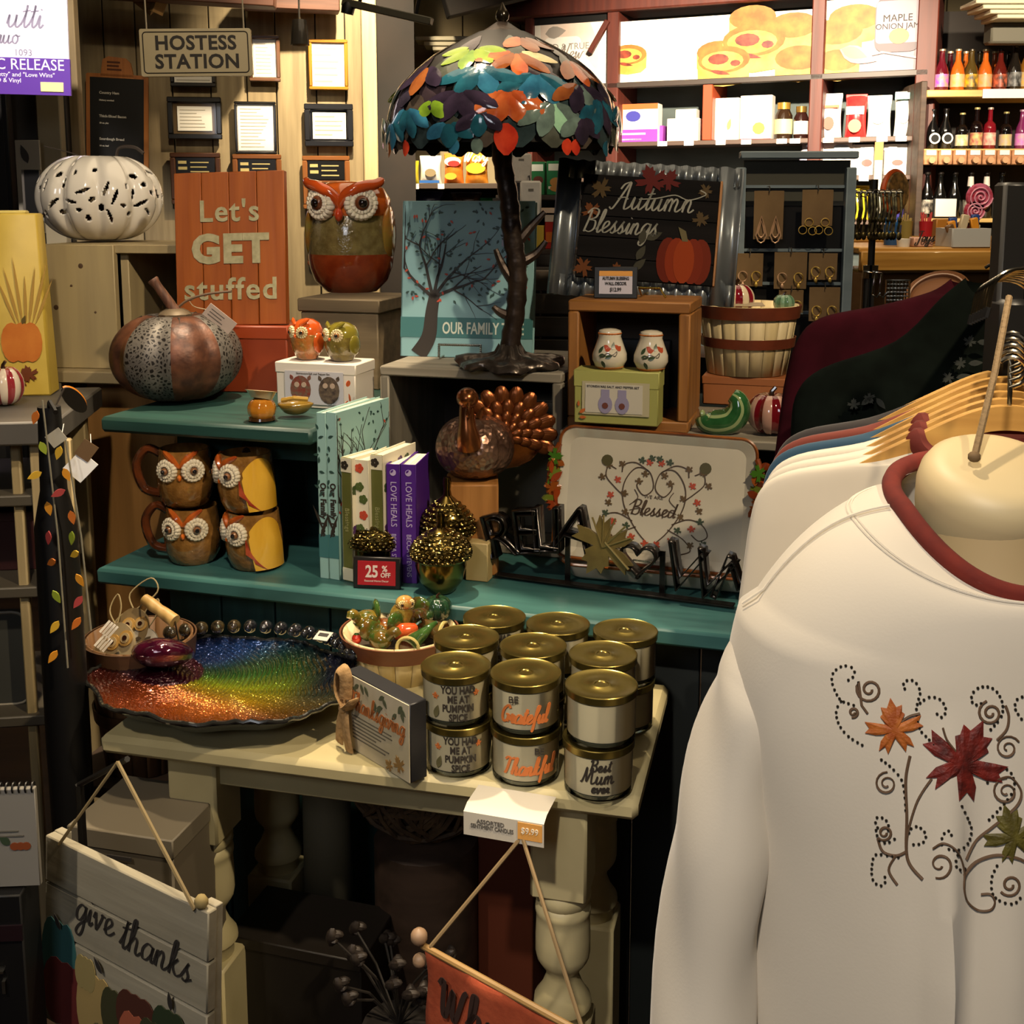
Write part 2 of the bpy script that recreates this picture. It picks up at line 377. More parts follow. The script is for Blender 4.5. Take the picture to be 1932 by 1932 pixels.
# dark doorway side and poster pillar at the far left
struct('wall_doorway', G().box((-2.75, 4.75, 1.8), (1.4, .06, 3.6)), mat('1f1c18', .7, 0, '2e2a24', (2, 2, 2)))
for nm, a, b, Y, m in (('trim_4', 132, 158, 4.6, wood('7d6a48', '917d58', .7, 2, 4)), ('trim_5', 78, 122, 4.5, mat('857b62', .7, 0, '958a70', (3, 3, 3))), ('trim_6', 14, 24, 4.5, m_black), ('trim_7', 124, 133, 4.55, m_black), ('trim_8', 26, 78, 4.6, mat('423d35', .7))):
    A, B = aty(a, 300, Y).x, aty(b, 300, Y).x
    struct(nm, G().box(((A+B)/2, Y, 1.8), (B-A, .05, 3.6), .004), m)
# ---------------------------------------------------------------- papers and signs on the board wall
def lines(x0, z0, x1, z1, n, seed, h=.25):
    q = random.Random(seed); P = []; st = (z1-z0)/n
    for i in range(n):
        z = z1-st*(i+.6); k = q.random(); b = x0+(x1-x0)*(.55+.45*k)
        P.append([(x0, z), (b, z), (b, z+st*h), (x0, z+st*h)])
    return P
def framed(box, col, fw, doc, label, kind, n=9, top=None, cat='frame'):
    x0, y0, x1, y1 = box; c = wl((x0+x1)/2, (y0+y1)/2, .035); W, H = wp(x1-x0, c), wp(y1-y0, c)
    t = thing(kind, label, cat, c, WA); g = G(); b = fw*W
    for cx, cz, sx, sz in ((0, H/2-b/2, W, b), (0, -H/2+b/2, W, b), (-W/2+b/2, 0, b, H-2*b), (W/2-b/2, 0, b, H-2*b)): g.box((cx, 0, cz), (sx, .03, sz), .004)
    O('border', g, mat(col, .35, coat=.3), t); d = doc
    if kind == 'award_plaque':
        O('backboard', G().box((0, .004, 0), (W-2*b, .02, H-2*b)), mat('7c4a26', .4), t)
        for z0, z1 in ((.05, .43), (-.42, 0)):
            O('nameplate', G().box((0, -.007, (z0+z1)/2*H), (W*.78, .006, (z1-z0)*H), .002), mat('14120e', .3), t)
            flat('print', lines(-W*.1, z0*H+.01, W*.34, z1*H-.02, 3, z0)+lines(-W*.34, z0*H+.02, -W*.14, z1*H-.02, 2, 5, .5), mat('c8b77a', .5), t, (0, -.011, 0))
    else:
        O('mount', G().box((0, .008, 0), (W-2*b, .008, H-2*b)), mat(top or 'efeade', .12, coat=.6), t)
        a, e, f, h = d; X0, X1, Z0, Z1 = (-.5+a)*W, (-.5+f)*W, (.5-h)*H, (.5-e)*H
        O('document', G().box(((X0+X1)/2, .0015, (Z0+Z1)/2), (X1-X0, .006, Z1-Z0)), mat('f3f0e4', .25, coat=.4), t)
        flat('print', lines(X0+.012, Z0+.01, X1-.012, Z1-.01, n, x0), mat('b9b3a4', .7), t, (0, -.0018, 0))
    return t
D0 = (.08, .07, .92, .93)
framed((470, 68, 528, 153), '6b4a35', .12, (.15, .1, .85, .9), 'brown framed certificate partly behind hostess station sign', 'picture_frame')
framed((583, 76, 656, 169), 'b3791f', .09, D0, 'gold wooden framed certificate at top of wall', 'picture_frame', 6)
framed((318, 184, 417, 262), '141312', .1, (.18, .22, .82, .8), 'black framed landscape certificate with brown mount', 'picture_frame', 6, '5a4a34')
framed((444, 193, 521, 290), '161514', .06, D0, 'black thin framed portrait letter in the middle row', 'picture_frame', 12)
framed((575, 197, 666, 276), '17181d', .12, (.17, .2, .85, .82), 'black framed small certificate with dark mount below gold frame', 'picture_frame', 5, '1c1d22')
framed((322, 100, 406, 163), '1b1714', .09, D0, 'black framed paper mostly hidden by hostess station sign', 'picture_frame', 6)
framed((324, 289, 416, 385), '4c2d17', .1, D0, 'wooden award plaque above orange sign, darker one', 'award_plaque', cat='plaque')
framed((441, 292, 531, 388), '7a4a22', .1, D0, 'wooden award plaque between orange sign and dark plaque', 'award_plaque', cat='plaque')
framed((572, 295, 660, 394), '8a5528', .1, D0, 'wooden award plaque right above large owl jar', 'award_plaque', cat='plaque')
framed((580, 405, 664, 500), '5d3018', .1, D0, 'dark wooden plaque hidden behind large owl jar', 'award_plaque', cat='plaque')
# chalkboard menu
c = wl(222, 235, .05); t = thing('chalkboard_menu', 'orange wood framed black chalkboard menu on tan boards', 'chalkboard', c, WA, rot=(0, R(2.5), WA))
u = wp(1, c); wo = wood('a8632a', 'c07a38', .5, 2, 6)
g = G().prism(rrect(-56*u, -95*u, 56*u, 92*u, 4*u), -.012, .012); O('board_frame', g, wo, t)
O('crest', G().prism([(-30*u, 88*u), (-26*u, 118*u), (-16*u, 124*u), (16*u, 122*u), (24*u, 114*u), (30*u, 88*u)], -.012, .012), wo, t)
O('chalk_panel', G().box((0, -.013, -3*u), (97*u, .006, 176*u)), mat('070707', .7), t)
for i, (s, z, k) in enumerate((('Country Ham', 55, .028), ('Hickory smoked', 42, .018), ('Thick-Sliced Bacon', 12, .028), ('10 oz. pkg', 0, .018), ('Sourdough Bread', -30, .028), ('16 oz. loaf', -42, .018))):
    text(s, k*.62 if i % 2 == 0 else k*.6, mat('cfcabd', .7), t, (-32*u, -.017, z*u), al='LEFT', bold=.0006)
flat('print', lines(-18*u, 96*u, 18*u, 116*u, 3, 4, .5), mat('5a2c10', .7), t, (0, -.0125, 0))
# hostess station sign on its cord
c = aty(371, 100, 5.2); u = wp(1, c); t = thing('hanging_sign', 'cream hanging sign reading HOSTESS STATION', 'sign', c, R(4), rot=(0, R(-1), R(4)))
cream = mat('b5a887', .5)
O('sign_board', G().prism(rrect(-103*u, -43*u, 103*u, 44*u, 4*u), -.014, .014), cream, t); O('border_line', (lambda g: g.tube([(x, -.0145, z) for x, z in rrect(-97*u, -37*u, 97*u, 38*u, 6*u)], .0025, 4, closed=True))(G()), m_ink, t)
text('HOSTESS', 36*u, m_ink, t, (0, -.0145, 6*u), bold=.0025, sp=1.06); text('STATION', 36*u, m_ink, t, (2*u, -.0145, -28*u), bold=.0025, sp=1.06)
O('cord', G().tube([(90*u, 0, 42*u), (90*u, 0, 1.1)], .004, 5).tube([(-90*u, 0, 42*u), (-90*u, 0, 1.1)], .004, 5), mat('9a8f78', .6), t)
# pendant with dark glass
c = aty(566, 85, 4.7); u = wp(1, c); t = thing('pendant_light', 'small dark glass pendant light hanging before gold frame', 'pendant light', c)
O('shade', G().lathe([(18*u, 0), (16*u, 22*u), (13.5*u, 44*u), (12.5*u, 46*u), (12*u, 44*u), (15*u, 20*u), (17*u, 0)], 20, cap=(0, 0)), mat('7a7264', .15, trans=.6), t)
O('socket', G().lathe([(3*u, 15*u), (4*u, 40*u), (3*u, 50*u)], 10), mat('c8b890', .3, 1), t); O('cord', G().tube([(0, 0, 48*u), (0, 0, 1.1)], .004, 5), mat('b8b0a0', .5), t)
# rail with a spot head, beams
c = aty(730, 22, 4.4); u = wp(1, c); t = thing('track_light', 'grey ceiling track rail with one black spot head', 'track light', c, rot=(0, R(14), R(-20)))
O('rail', G().box((0, 0, 0), (190*u, .03, 14*u), .003), mat('55503f', .5), t)
O('spot_head', G().lathe([(12*u, -14*u), (13*u, 0), (8*u, 8*u)], 12, c=(-82*u, 0, -6*u)), m_black, t); O('hanger', G().tube([(-60*u, 0, 0), (-60*u, 0, .6)], .008, 6).tube([(60*u, 0, 0), (60*u, 0, .6)], .008, 6), m_black, t)
for nm, a, b, Y in (('beam_1', (170, -30), (520, -8), 5.6), ('beam_2', (460, -6), (640, 2), 5.9), ('beam_3', (840, 14), (1005, -26), 6.6)):
    A, B = aty(*a, Y), aty(*b, Y+.1); d = B-A
    struct(nm, G().box((0, 0, 0), (d.length, .12, .12), .006), wood('4a2c1e', '5e3a28', .6, 0, 4) if nm != 'beam_3' else m_dark, loc=(A+B)/2, rot=(0, -math.atan2(d.z, d.xy.length), math.atan2(d.y, d.x)))
t = O('roof_brace', G().tube([aty(292, 24, 5.7), aty(312, -30, 5.7)], .04, 4), wood('8a6a3a', '9c7a46', .6, 2, 4), kind='structure')
t = O('roof_brace', G().tube([aty(240, -20, 5.75), aty(290, 20, 5.75)], .03, 4), wood('8a6a3a', '9c7a46', .6, 2, 4), kind='structure')
# white and purple album poster, far left
c = aty(38, 60, 4.0); u = wp(1, c); t = thing('album_poster', 'white and purple music release poster hanging over dark doorway', 'poster', c, rot=(0, R(1), R(6)))
O('poster_sheet', G().box((0, 0, 12*u), (176*u, .012, 200*u)), mat('f0e8f4', .5), t)
O('purple_band', G().box((0, -.004, -82*u), (180*u, .012, 68*u)), mat('5a2f96', .5), t)
wt = mat('f6eef6', .5); O('badge', G().box((56*u, -.011, -101*u), (42*u, .004, 18*u), .001), mat('e8d49a', .4), t)
text('MUSIC RELEASE', 29*u, wt, t, (80*u, -.0105, -70*u), al='RIGHT', cond=.92); text('"Pretty Pretty" and "Love Wins"', 11.5*u, wt, t, (62*u, -.0105, -83*u), al='RIGHT'); text('CD & Vinyl', 11.5*u, wt, t, (0, -.0105, -94*u), al='RIGHT')
gy = mat('8a8296', .6); script('utti', 24*u, 3*u, gy, t, (10*u, -.0065, 8*u), slant=.15); script('auo', 16*u, 2.4*u, gy, t, (-25*u, -.0065, -22*u), slant=.15); text('1093', 17*u, gy, t, (5*u, -.0065, -44*u))
flat('print', [leaf2(-60*u, 90*u, 60*u, 6*u, -.6), leaf2(-20*u, 98*u, 50*u, 5*u, -.9), leaf2(30*u, 100*u, 40*u, 5*u, -1)], mat('b8a8c8', .6), t, (0, -.0063, 0))
O('hanger', G().tube([(60*u, 0, 108*u), (60*u, 0, 1.1)], .004, 5), m_black, t)
c = aty(62, 440, 4.42); u = wp(1, c); t = thing('leaning_print', 'small pale print with dark figure leaning in dark doorway', 'print', c, 0)
O('print_board', G().box((0, 0, 85*u), (46*u, .012, 175*u), .002), mat('8c8576', .6), t); flat('print', [leaf2(0, 130*u, 36*u, 14*u, 1.9), leaf2(-4*u, 105*u, 30*u, 12*u, -1.3)], m_ink, t, (0, -.0065, 0)); O('stand', G().box((0, .02, -c.z/2), (.05, .03, c.z)), m_black, t)
c = aty(66, 440, 4.3); u = wp(1, c); t = thing('black_board', 'black panel standing behind white pumpkin in doorway', 'panel', c, 0)
O('panel_board', G().box((2*u, 0, 60*u), (30*u, .02, 116*u), .002), m_black, t); O('edge_strip', G().box((-14*u, -.011, 60*u), (4*u, .004, 116*u)), mat('55504a', .5), t); O('stand', G().box((0, .026, -c.z/2), (.05, .03, c.z)), m_black, t)
# mantel cornices
def cornice(name, x0, x1, y0, Y, label, h=36, extra=0):
    A, B = aty(x0, y0, Y), aty(x1, y0, Y); u = wp(1, A); L = B.x-A.x; g = G()
    for i, (k, dz) in enumerate(((0, 0), (8, 9), (16, 17), (24, 25))): g.box((L/2+k*u, k*u*.6, -(dz+4)*u), (L-k*2*u, .2, 8*u), .004)
    t = O(name, g, mat('cfc7a8', .5), loc=A+V((0, .1, 0)), label=label, cat='mantel')
    return t
t = cornice('mantel_shelf', 783, 1010, 68, 7.0, 'cream stepped mantel top behind stained glass lamp'); O('mantel_column', G().box((aty(890, 1, 7.1).x-t.location.x, .1, -1.25), (.4, .2, 2.3), .01), m_beige, t)
t = cornice('mantel_shelf', 1842, 2080, -2, 5.6, 'cream stepped mantel top above soda bottles'); O('mantel_column', G().box((.45, .12, -.12), (.6, .1, .12), .01), mat('6a6658', .7), t)
# ================================================================ back wall shelving
UA = R(-24); U0 = aty(1738, 262, 5.95); UN = V((-math.sin(UA), math.cos(UA), 0)); UD = V((math.cos(UA), math.sin(UA), 0))
def up(px, py, d=0): return pl(px, py, V(U0)+UN*d, UA)
def ul(p): q = p-V((U0.x, U0.y, 0)); return V((q.dot(UD), q.dot(UN), p.z))      # local coords of the unit
t = unit = thing('food_shelving', 'rust red wooden shelving with food posters along its top', 'shelving', (U0.x, U0.y, 0), UA)
uu = lambda px, py, d=0: ul(up(px, py, d))
zs1 = uu(1450, 262).z; zs2 = uu(1450, 332).z; zs3 = uu(1640, 415).z; zr = uu(1450, 146).z; XL = uu(996, 100).x; XR = uu(1748, 200).x; ZT = 3.0
O('back_panel', G().box(((XL+XR)/2, .36, 1.5), (XR-XL, .02, 2.95)), m_slate, t)
for px, w_ in ((998, .05), (1156, .07), (1541, .07), (1746, .1)): O('post', G().box((uu(px, 150).x, .17, 1.48), (w_, .36, 2.96), .006), m_rust, t)
for px, za, zb in ((1334, zs1, zr),): O('divider', G().box((uu(px, 215).x, .17, (za+zb)/2), (.055, .34, zb-za), .004), mat('a8431f', .5), t)
for z, x0, x1 in ((zs1, XL, XR), (zs2, XL, XR), (zs3, uu(1500, 400).x, XR), (1.15, XL, XR), (.75, XL, XR), (.3, XL, XR)): O('shelf_board', G().box(((x0+x1)/2, .17, z-.0125), (x1-x0, .34, .025), .003), mat('57443a', .5), t)
O('top_rail', G().box(((XL+XR)/2, .02, zr-.008), (XR-XL, .06, .03), .003), mat('3a302a', .5), t)
O('cap_beam', G().box(((XL+XR)/2, .12, uu(1450, 6).z+.07), (XR-XL+.3, .3, .12), .01), m_rust, t)
O('top_frame', G().box((uu(1075, 100).x, .035, uu(1075, 34).z), (uu(1150, 1).x-uu(1000, 1).x, .03, .05)), m_black, t)
O('bracket', G().box((uu(1132, 70).x, -.02, uu(1132, 70).z), (.03, .03, .2), .004, rot=(0, R(32), 0)), m_rust, t)
for px in (1120, 1250, 1300, 1360, 1408, 1475, 1500, 1563, 1612, 1664, 1700): O('price_tag', G().box((uu(px, 268).x, -.003, zs1-.014), (.055, .004, .026)), m_white, t)
for px in (1630, 1690): O('price_tag', G().box((uu(px, 330).x, -.003, zs2-.016), (.05, .004, .03)), m_white, t)
# posters (printed panels)
def poster(x0, x1, y0, y1, label):
    a, b = uu(x0, y1), uu(x1, y1); ztop = uu((x0+x1)/2, y0).z; W = b.x-a.x; Hh = ztop-a.z
    p = thing('food_poster', label, 'poster', unit.matrix_basis @ V(((a.x+b.x)/2, .035, a.z)), UA)
    O('poster_panel', G().box((0, 0, Hh/2), (W, .015, Hh)), mat('f0e9dc', .5), p); return p, W, Hh
DOUGH, CRUST, FILL = mat('b98a32', .6, 0, 'cfa955', (9, 9, 9)), mat('7d4c14', .6, 0, '9a6a26', (14, 14, 14)), mat('5a1812', .5, 0, '8a3a22', (25, 25, 25))
def roll(p, cx, cz, r, k=0, plain=False):
    y = -.0082-k*.0016; body = [(cx-r, cz+r*.15), (cx-r*.98, cz-r*.5), (cx-r*.7, cz-r*.72), (cx, cz-r*.8), (cx+r*.7, cz-r*.72), (cx+r*.98, cz-r*.5), (cx+r, cz+r*.15)]
    flat('pastry_print', [body], DOUGH, p, (0, y, 0)); flat('crumb_print', [poly_disc(cx, cz+r*.2, r, r*.5, 18)], CRUST, p, (0, y-.0004, 0))
    if not plain: flat('swirl_print', [poly_disc(cx-.05*r, cz+r*.15, r*.8, r*.36, 18)], DOUGH, p, (0, y-.0008, 0)); flat('filling_print', [poly_disc(cx-.2*r, cz+.22*r, r*.4, r*.2, 12), poly_disc(cx+.45*r, cz+.05*r, r*.2, r*.12, 8), leaf2(cx-.5*r, cz-.2*r, r*.8, r*.16, -.2)], FILL, p, (0, y-.0012, 0))
p, W, Hh = poster(1004, 1148, 40, 167, 'white food poster with faded hand, nearest the lamp')
flat('hand_print', [leaf2(-.02, .05, .6, .26, 1.75), leaf2(.16, .08, .5, .1, 1.9)], mat('dcc3b2', .6, 0, 'ead8ca', (5, 5, 5)), p, (0, -.0078, 0)); flat('label_print', [rrect(-W*.36, Hh*.38, W*.12, Hh*.78, .03)], m_white, p, (0, -.0084, 0))
text('TRIED & TRUE', .052, mat('8a8078', .7), p, (-W*.12, -.0094, Hh*.58)); script('New', .04, .006, mat('8a8078', .7), p, (-W*.02, -.0094, Hh*.44)); flat('logo_print', [leaf2(-W*.35, Hh*.84, .13, .07, .1)], mat('9c938a', .7), p, (0, -.0084, 0))
p, W, Hh = poster(1166, 1528, 28, 157, 'wide food poster with round filled pastries on white')
for i, (x, z, r, pn) in enumerate(((-.455, .34, .13, 0), (.2, .8, .15, 1), (.405, .64, .155, 1), (.03, .3, .14, 1), (.21, .42, .2, 0), (.06, .16, .17, 0), (.44, .14, .15, 1))): roll(p, x*W, z*Hh+.02, r*.85, i, pn)
E_ = [(-W/2, 0), (W/2, 0)]
p, W, Hh = poster(1553, 1735, -6, 138, 'food poster with spoon and large jam jar')
flat('table_print', [[(-W/2, .0), (W/2, 0), (W/2, Hh*.4), (-W/2, Hh*.5)]], mat('85787f', .6), p, (0, -.0077, 0))
for i, (x, z, r) in enumerate(((-.2, .68, .17), (-.39, .5, .17), (-.36, .12, .14))): roll(p, x*W*.98, z*Hh, r*.78, i, 1)
flat('jar_print', [rrect(W*.02, Hh*.25, W*.49, Hh*.99, .05)], mat('3f2e37', .5), p, (0, -.0144, 0)); flat('label_print', [rrect(W*.03, Hh*.37, W*.49, Hh*.94, .02)], mat('8f8089', .6), p, (0, -.015, 0))
text('MAPLE', .05, m_ink, p, (W*.25, -.0168, Hh*.66)); text('ONION JAM', .04, m_ink, p, (W*.25, -.0168, Hh*.56)); flat('emblem_print', [poly_disc(W*.27, Hh*.46, .05, .04)], mat('c2592c', .5), p, (0, -.0166, 0))
flat('spoon_print', [leaf2(-W*.34, Hh*.32, .2, .09, -.35), [(-W*.05, Hh*.2), (W*.12, Hh*.24), (W*.48, Hh*.14), (W*.48, Hh*.17), (W*.1, Hh*.27)]], mat('7a5550', .4), p, (0, -.0168, 0)); flat('jam_print', [leaf2(-W*.32, Hh*.325, .14, .06, -.35)], mat('b5482a', .4), p, (0, -.0174, 0))
# goods on the shelves
def goods(name, x0, x1, y0, z, label, cat, build, d=.12, group=None):
    q = uu((x0+x1)/2, y0, d); wl_ = unit.matrix_basis @ V((q.x, q.y, z)); u = wp(1, wl_); k = thing(name, label, cat, wl_, UA, group)
    build(k, (x1-x0)*u, q.z-z); return k
def boxy(col, prints=(), depth=.09, lid=None):
    def f(k, W, Hh):
        O('carton', G().box((0, 0, Hh/2), (W, depth, Hh), .003), mat(col, .5), k)
        for pc, polys in prints: flat('print', [[(x*W, z*Hh) for x, z in P] for P in polys], mat(pc, .5), k, (0, -depth/2-.0005-.0004*(polys[0][0][0] > 0), 0))
    return f
def bag(col, c2, prints=()):
    def f(k, W, Hh):
        g = G().grid(lambda a, b: (W/2*(1-.1*math.sin(PI*b))*math.cos(2*PI*a), (.005+.045*math.sin(PI*min(b*1.05, 1))**.7)*math.sin(2*PI*a)*(1-.15*b), Hh*b), 20, 10, cu=True)
        O('pouch', g, mat(col, .25, 0, c2, (14, 14, 14), bump=.5, bs=18), k); O('seal', G().box((0, 0, Hh), (W*.98, .008, Hh*.08), .002), mat(c2, .3), k)
        for i, (pc, P) in enumerate(prints): flat('print', [[(x*W, z*Hh) for x, z in P]], mat(pc, .4), k, (0, -.047-.0006*i, 0), th=.002)
    return f
def jar(col, lab, lidc):
    def f(k, W, Hh):
        r = W/2; O('glass', G().lathe([(r*.9, 0), (r, .1*Hh), (r, .65*Hh), (r*.7, .8*Hh), (r*.66, .84*Hh)], 18), mat(col, .1, coat=.6), k)
        O('lid', G().lathe([(r*.74, .82*Hh), (r*.74, Hh), (r*.6, Hh)], 16), mat(lidc, .3, .6), k); O('label_band', G().lathe([(r*1.015, .15*Hh), (r*1.015, .55*Hh)], 18, cap=(0, 0)), mat(lab, .5), k)
    return f
def rc(x0, z0, x1, z1): return [(x0, z0), (x1, z0), (x1, z1), (x0, z1)]
goods('cookie_box', 1170, 1247, 197, zs1, 'orange and purple baking mix box with blue oval', 'box', boxy('f2e6dc', (('d9612a', [rc(-.5, .86, .5, 1), rc(-.5, .3, -.38, .86)]), ('9c3fa8', [rc(-.5, 0, .5, .34)]), ('3a3a96', [poly_disc(-.12, .68, .19, .14)]), ('e9c8ea', [rc(-.4, .06, .1, .1), rc(-.4, .2, .2, .25)]))))
goods('cookie_box', 1230, 1256, 238, zs1, 'small purple box behind baking mix box', 'box', boxy('8e3b9c'), .16)
goods('white_box', 1262, 1322, 224, zs1, 'low white box beside rust divider', 'box', boxy('f4efe6', (('d8d0c2', [rc(-.3, .5, .2, .56)]),)))
goods('white_box', 1278, 1318, 207, zs1, 'taller white box standing behind low white box', 'box', boxy('efeadf', (('b8b0a4', [rc(-.2, .8, .2, .86)]),)), .22)
goods('white_box', 1348, 1398, 186, zs1, 'white box with small gold drawing, left of its twin', 'box', boxy('f6f1e8', (('cfa85a', [leaf2(.1, .24, .3, .16, 1.2)]), ('b04030', [rc(-.5, 0, .5, .02)]))))
goods('white_box', 1401, 1460, 181, zs1, 'large white box with yellow flower drawing', 'box', boxy('f6f1e8', (('c9b43e', [poly_disc(.1, .26, .2, .14, 9)]), ('b02a30', [rc(-.5, 0, .5, .03)]))))
goods('jam_jar', 1463, 1496, 194, zs1, 'dark jam jar with cream label', 'jar', jar('2c1d12', 'd9c58a', 'b08a3a')); goods('jam_jar', 1499, 1526, 201, zs1, 'dark jam jar with white label, by rust post', 'jar', jar('2a1512', 'e8dfd2', '8a6a30'))
goods('snack_pouch', 1540, 1590, 180, zs1, 'white snack pouch with brown nuts pictured', 'pouch', bag('efe9e0', 'fbf7f0', (('c25a2a', rc(-.45, .7, .42, .76)), ('7a4a38', poly_disc(.05, .35, .2, .15)))))
goods('snack_pouch', 1597, 1637, 181, zs1, 'red snack pouch on upper shelf', 'pouch', bag('b81f24', 'd8322c', (('f0d8d0', rc(-.4, .55, .4, .74)), ('e86a50', poly_disc(0, .28, .3, .16)))))
goods('snack_pouch', 1638, 1683, 183, zs1, 'grey white snack pouch beside red pouch', 'pouch', bag('ded8ce', 'f3efe8', (('9c958a', poly_disc(0, .4, .22, .08)),)))
goods('snack_pouch', 1690, 1728, 176, zs1, 'white snack pouch with teal top by red post', 'pouch', bag('efece6', 'e0dcd4', (('5f9c92', rc(-.45, .85, .45, 1)), ('d8b8b0', poly_disc(0, .42, .22, .12)))))
goods('white_box', 1541, 1610, 269, zs2, 'wide white carton on lower food shelf', 'box', boxy('f5f1ea', (('a9c0cc', [poly_disc(.2, .85, .2, .08)]),))); goods('white_box', 1612, 1650, 273, zs2, 'white carton with red arc drawing, second on lower shelf', 'box', boxy('f7f3ec', (('a8524a', [poly_disc(.2, .4, .26, .12, 10)]),)))
goods('white_box', 1671, 1722, 272, zs2, 'white carton with red arc drawing beside red post', 'box', boxy('f7f3ec', (('a8524a', [poly_disc(0, .4, .2, .1, 10)]),)))
goods('round_tub', 1510, 1537, 266, zs2, 'round white tub with blue rim on lower shelf', 'tub', jar('e9e6ea', 'b8b4cc', 'dcd9e0'))
goods('ruler_sign', 1652, 1667, 268, zs2-.2, 'narrow grey and orange upright sign between cartons', 'sign', boxy('a8a294', (('d88a2a', [rc(-.5, .75, .5, 1)]),), .02), -.03)
goods('candy_bag', 1680, 1714, 350, zs3, 'purple candy bag with round picture', 'bag', bag('3e3a8c', '5550a8', (('e0b870', poly_disc(0, .5, .34, .3)),))); goods('candy_bag', 1600, 1640, 352, zs3, 'yellow candy bag behind hanging trinkets', 'bag', bag('e0bc1e', 'f0d03a'))
# ---------------------------------------------------------------- bottle unit
BY = 5.85; BA = R(-3); b0 = aty(1742, 300, BY); bu = thing('bottle_shelving', 'wooden soda bottle shelving beside rust post', 'shelving', (b0.x, BY, 0), BA)
def bz(y): return aty(1840, y, BY).z
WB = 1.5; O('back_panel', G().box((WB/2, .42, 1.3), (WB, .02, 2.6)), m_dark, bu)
for x in (-.012, WB): O('side_panel', G().box((x, .2, 1.1), (.03, .4, 2.2), .003), m_dkwood, bu)
yel = wood('c9a25c', 'dcb870', .5, 0, 5)
sh = []
for y, nm, h in ((170, 'shelf_board', 13), (281, 'shelf_board', 4), (412, 'shelf_board', 8)):
    z = bz(y); u = wp(1, b0); O(nm, G().box((WB/2, .18, z-h*u/2), (WB, .38, h*u), .004), yel, bu); sh.append(z)
O('price_strip', G().box((.62, -.014, sh[0]-.02), (.7, .006, .045), .001), m_white, bu)
u = wp(1, b0); dr = wood('a8714a', 'c08a5e', .5, 0, 6)
for i in range(8):
    x = (27*i+13)*u; z = sh[1]-15*u
    k = O('drawer', G().box((x, .02, z), (26*u, .06, 29*u), .004), dr, bu); O('tag', G().box((x, -.012, z+8*u), (18*u, .004, 9*u)), m_white, k); O('knob', G().lathe([(4*u, 0), (7*u, .012), (6*u, .024)], 12), mat('c89a70', .4), k, (x, -.01, z-6*u), (PI/2, 0, 0))
for z in (.25, .75): O('shelf_board', G().box((WB/2, .18, z), (WB, .38, .03), .004), yel, bu)
def bottle(px, z, col, lab, lidc, label, h=86, r=11.5, d=.08, group=None, ncap=None, shp=0):
    q = aty(px, 300, BY+d); loc = V((q.x, BY+d, z)); u = wp(1, loc); k = thing('soda_bottle', label, 'bottle', loc, 0, group); Hh = h*u; r = r*u
    pr = [(r*.85, 0), (r, .03*Hh), (r, .42*Hh), (r*.85, .55*Hh), (r*.42, .72*Hh), (r*.34, .92*Hh), (r*.4, .93*Hh), (r*.4, .96*Hh)] if not shp else [(r*.85, 0), (r, .03*Hh), (r, .5*Hh), (r*.9, .6*Hh), (r*.4, .68*Hh), (r*.34, .92*Hh), (r*.4, .93*Hh), (r*.4, .96*Hh)]
    O('glass', G().lathe(pr, 18), mat(col, .08, coat=1), k); O('cap', G().lathe([(r*.46, .95*Hh), (r*.46, .99*Hh), (r*.38, Hh)], 12), mat(lidc, .3, .5), k)
    if lab == 'round': O('label_disc', G().lathe([(r*.9, 0), (r*.9, .004)], 18), m_white, k, (0, -r-.001, .27*Hh), (PI/2, 0, 0)); O('label_ring', G().lathe([(r*.62, 0), (r*.62, .003)], 18), m_black, k, (0, -r-.0045, .27*Hh), (PI/2, 0, 0))
    elif lab: O('label_band', G().lathe([(r*1.02, .1*Hh), (r*1.02, .4*Hh)], 18, cap=(0, 0)), mat(lab, .45, 0, lidc, (40, 40, 30)), k)
    if ncap: O('neck_label', G().lathe([(r*.5, .68*Hh), (r*.4, .9*Hh)], 14, cap=(0, 0)), mat(ncap, .45), k)
    return k
T1 = ((1768, '54101c', 'b03ab8', '9a8a70', 'dark red soda bottle with violet label'), (1798, 'c25a1a', 'e8a050', 'b0a080', 'orange soda bottle beside violet labelled bottle'), (1823, '4a3a18', 'd8a818', '40382c', 'amber soda bottle with sunflower yellow label'), (1849, 'c8601e', 'e89a48', 'b0a080', 'second orange soda bottle, past the yellow label'), (1877, '5a1a14', 'd86a48', '2a2420', 'red soda bottle with salmon label'), (1904, '1c1814', '8a8a88', '181614', 'black soda bottle with silver star label'), (1926, '8a5a1c', 'd8a850', 'b0a080', 'amber soda bottle at end of top shelf'))
for i, (px, c_, l_, cc, lb) in enumerate(T1): bottle(px, sh[0], c_, l_, cc, lb, 78 if i < 5 else 88, 13)
for i, (px, c_, cc) in enumerate(((1783, '3a0c14', 'c0b090'), (1812, 'a85418', 'b0a080'), (1838, '3a3018', '201c18'), (1866, 'a04a18', 'b0a080'), (1890, '1a1512', '181614'))): bottle(px, sh[0], c_, None, cc, ORD[i]+' bottle of the back row on top soda shelf', 80, 12, .26)
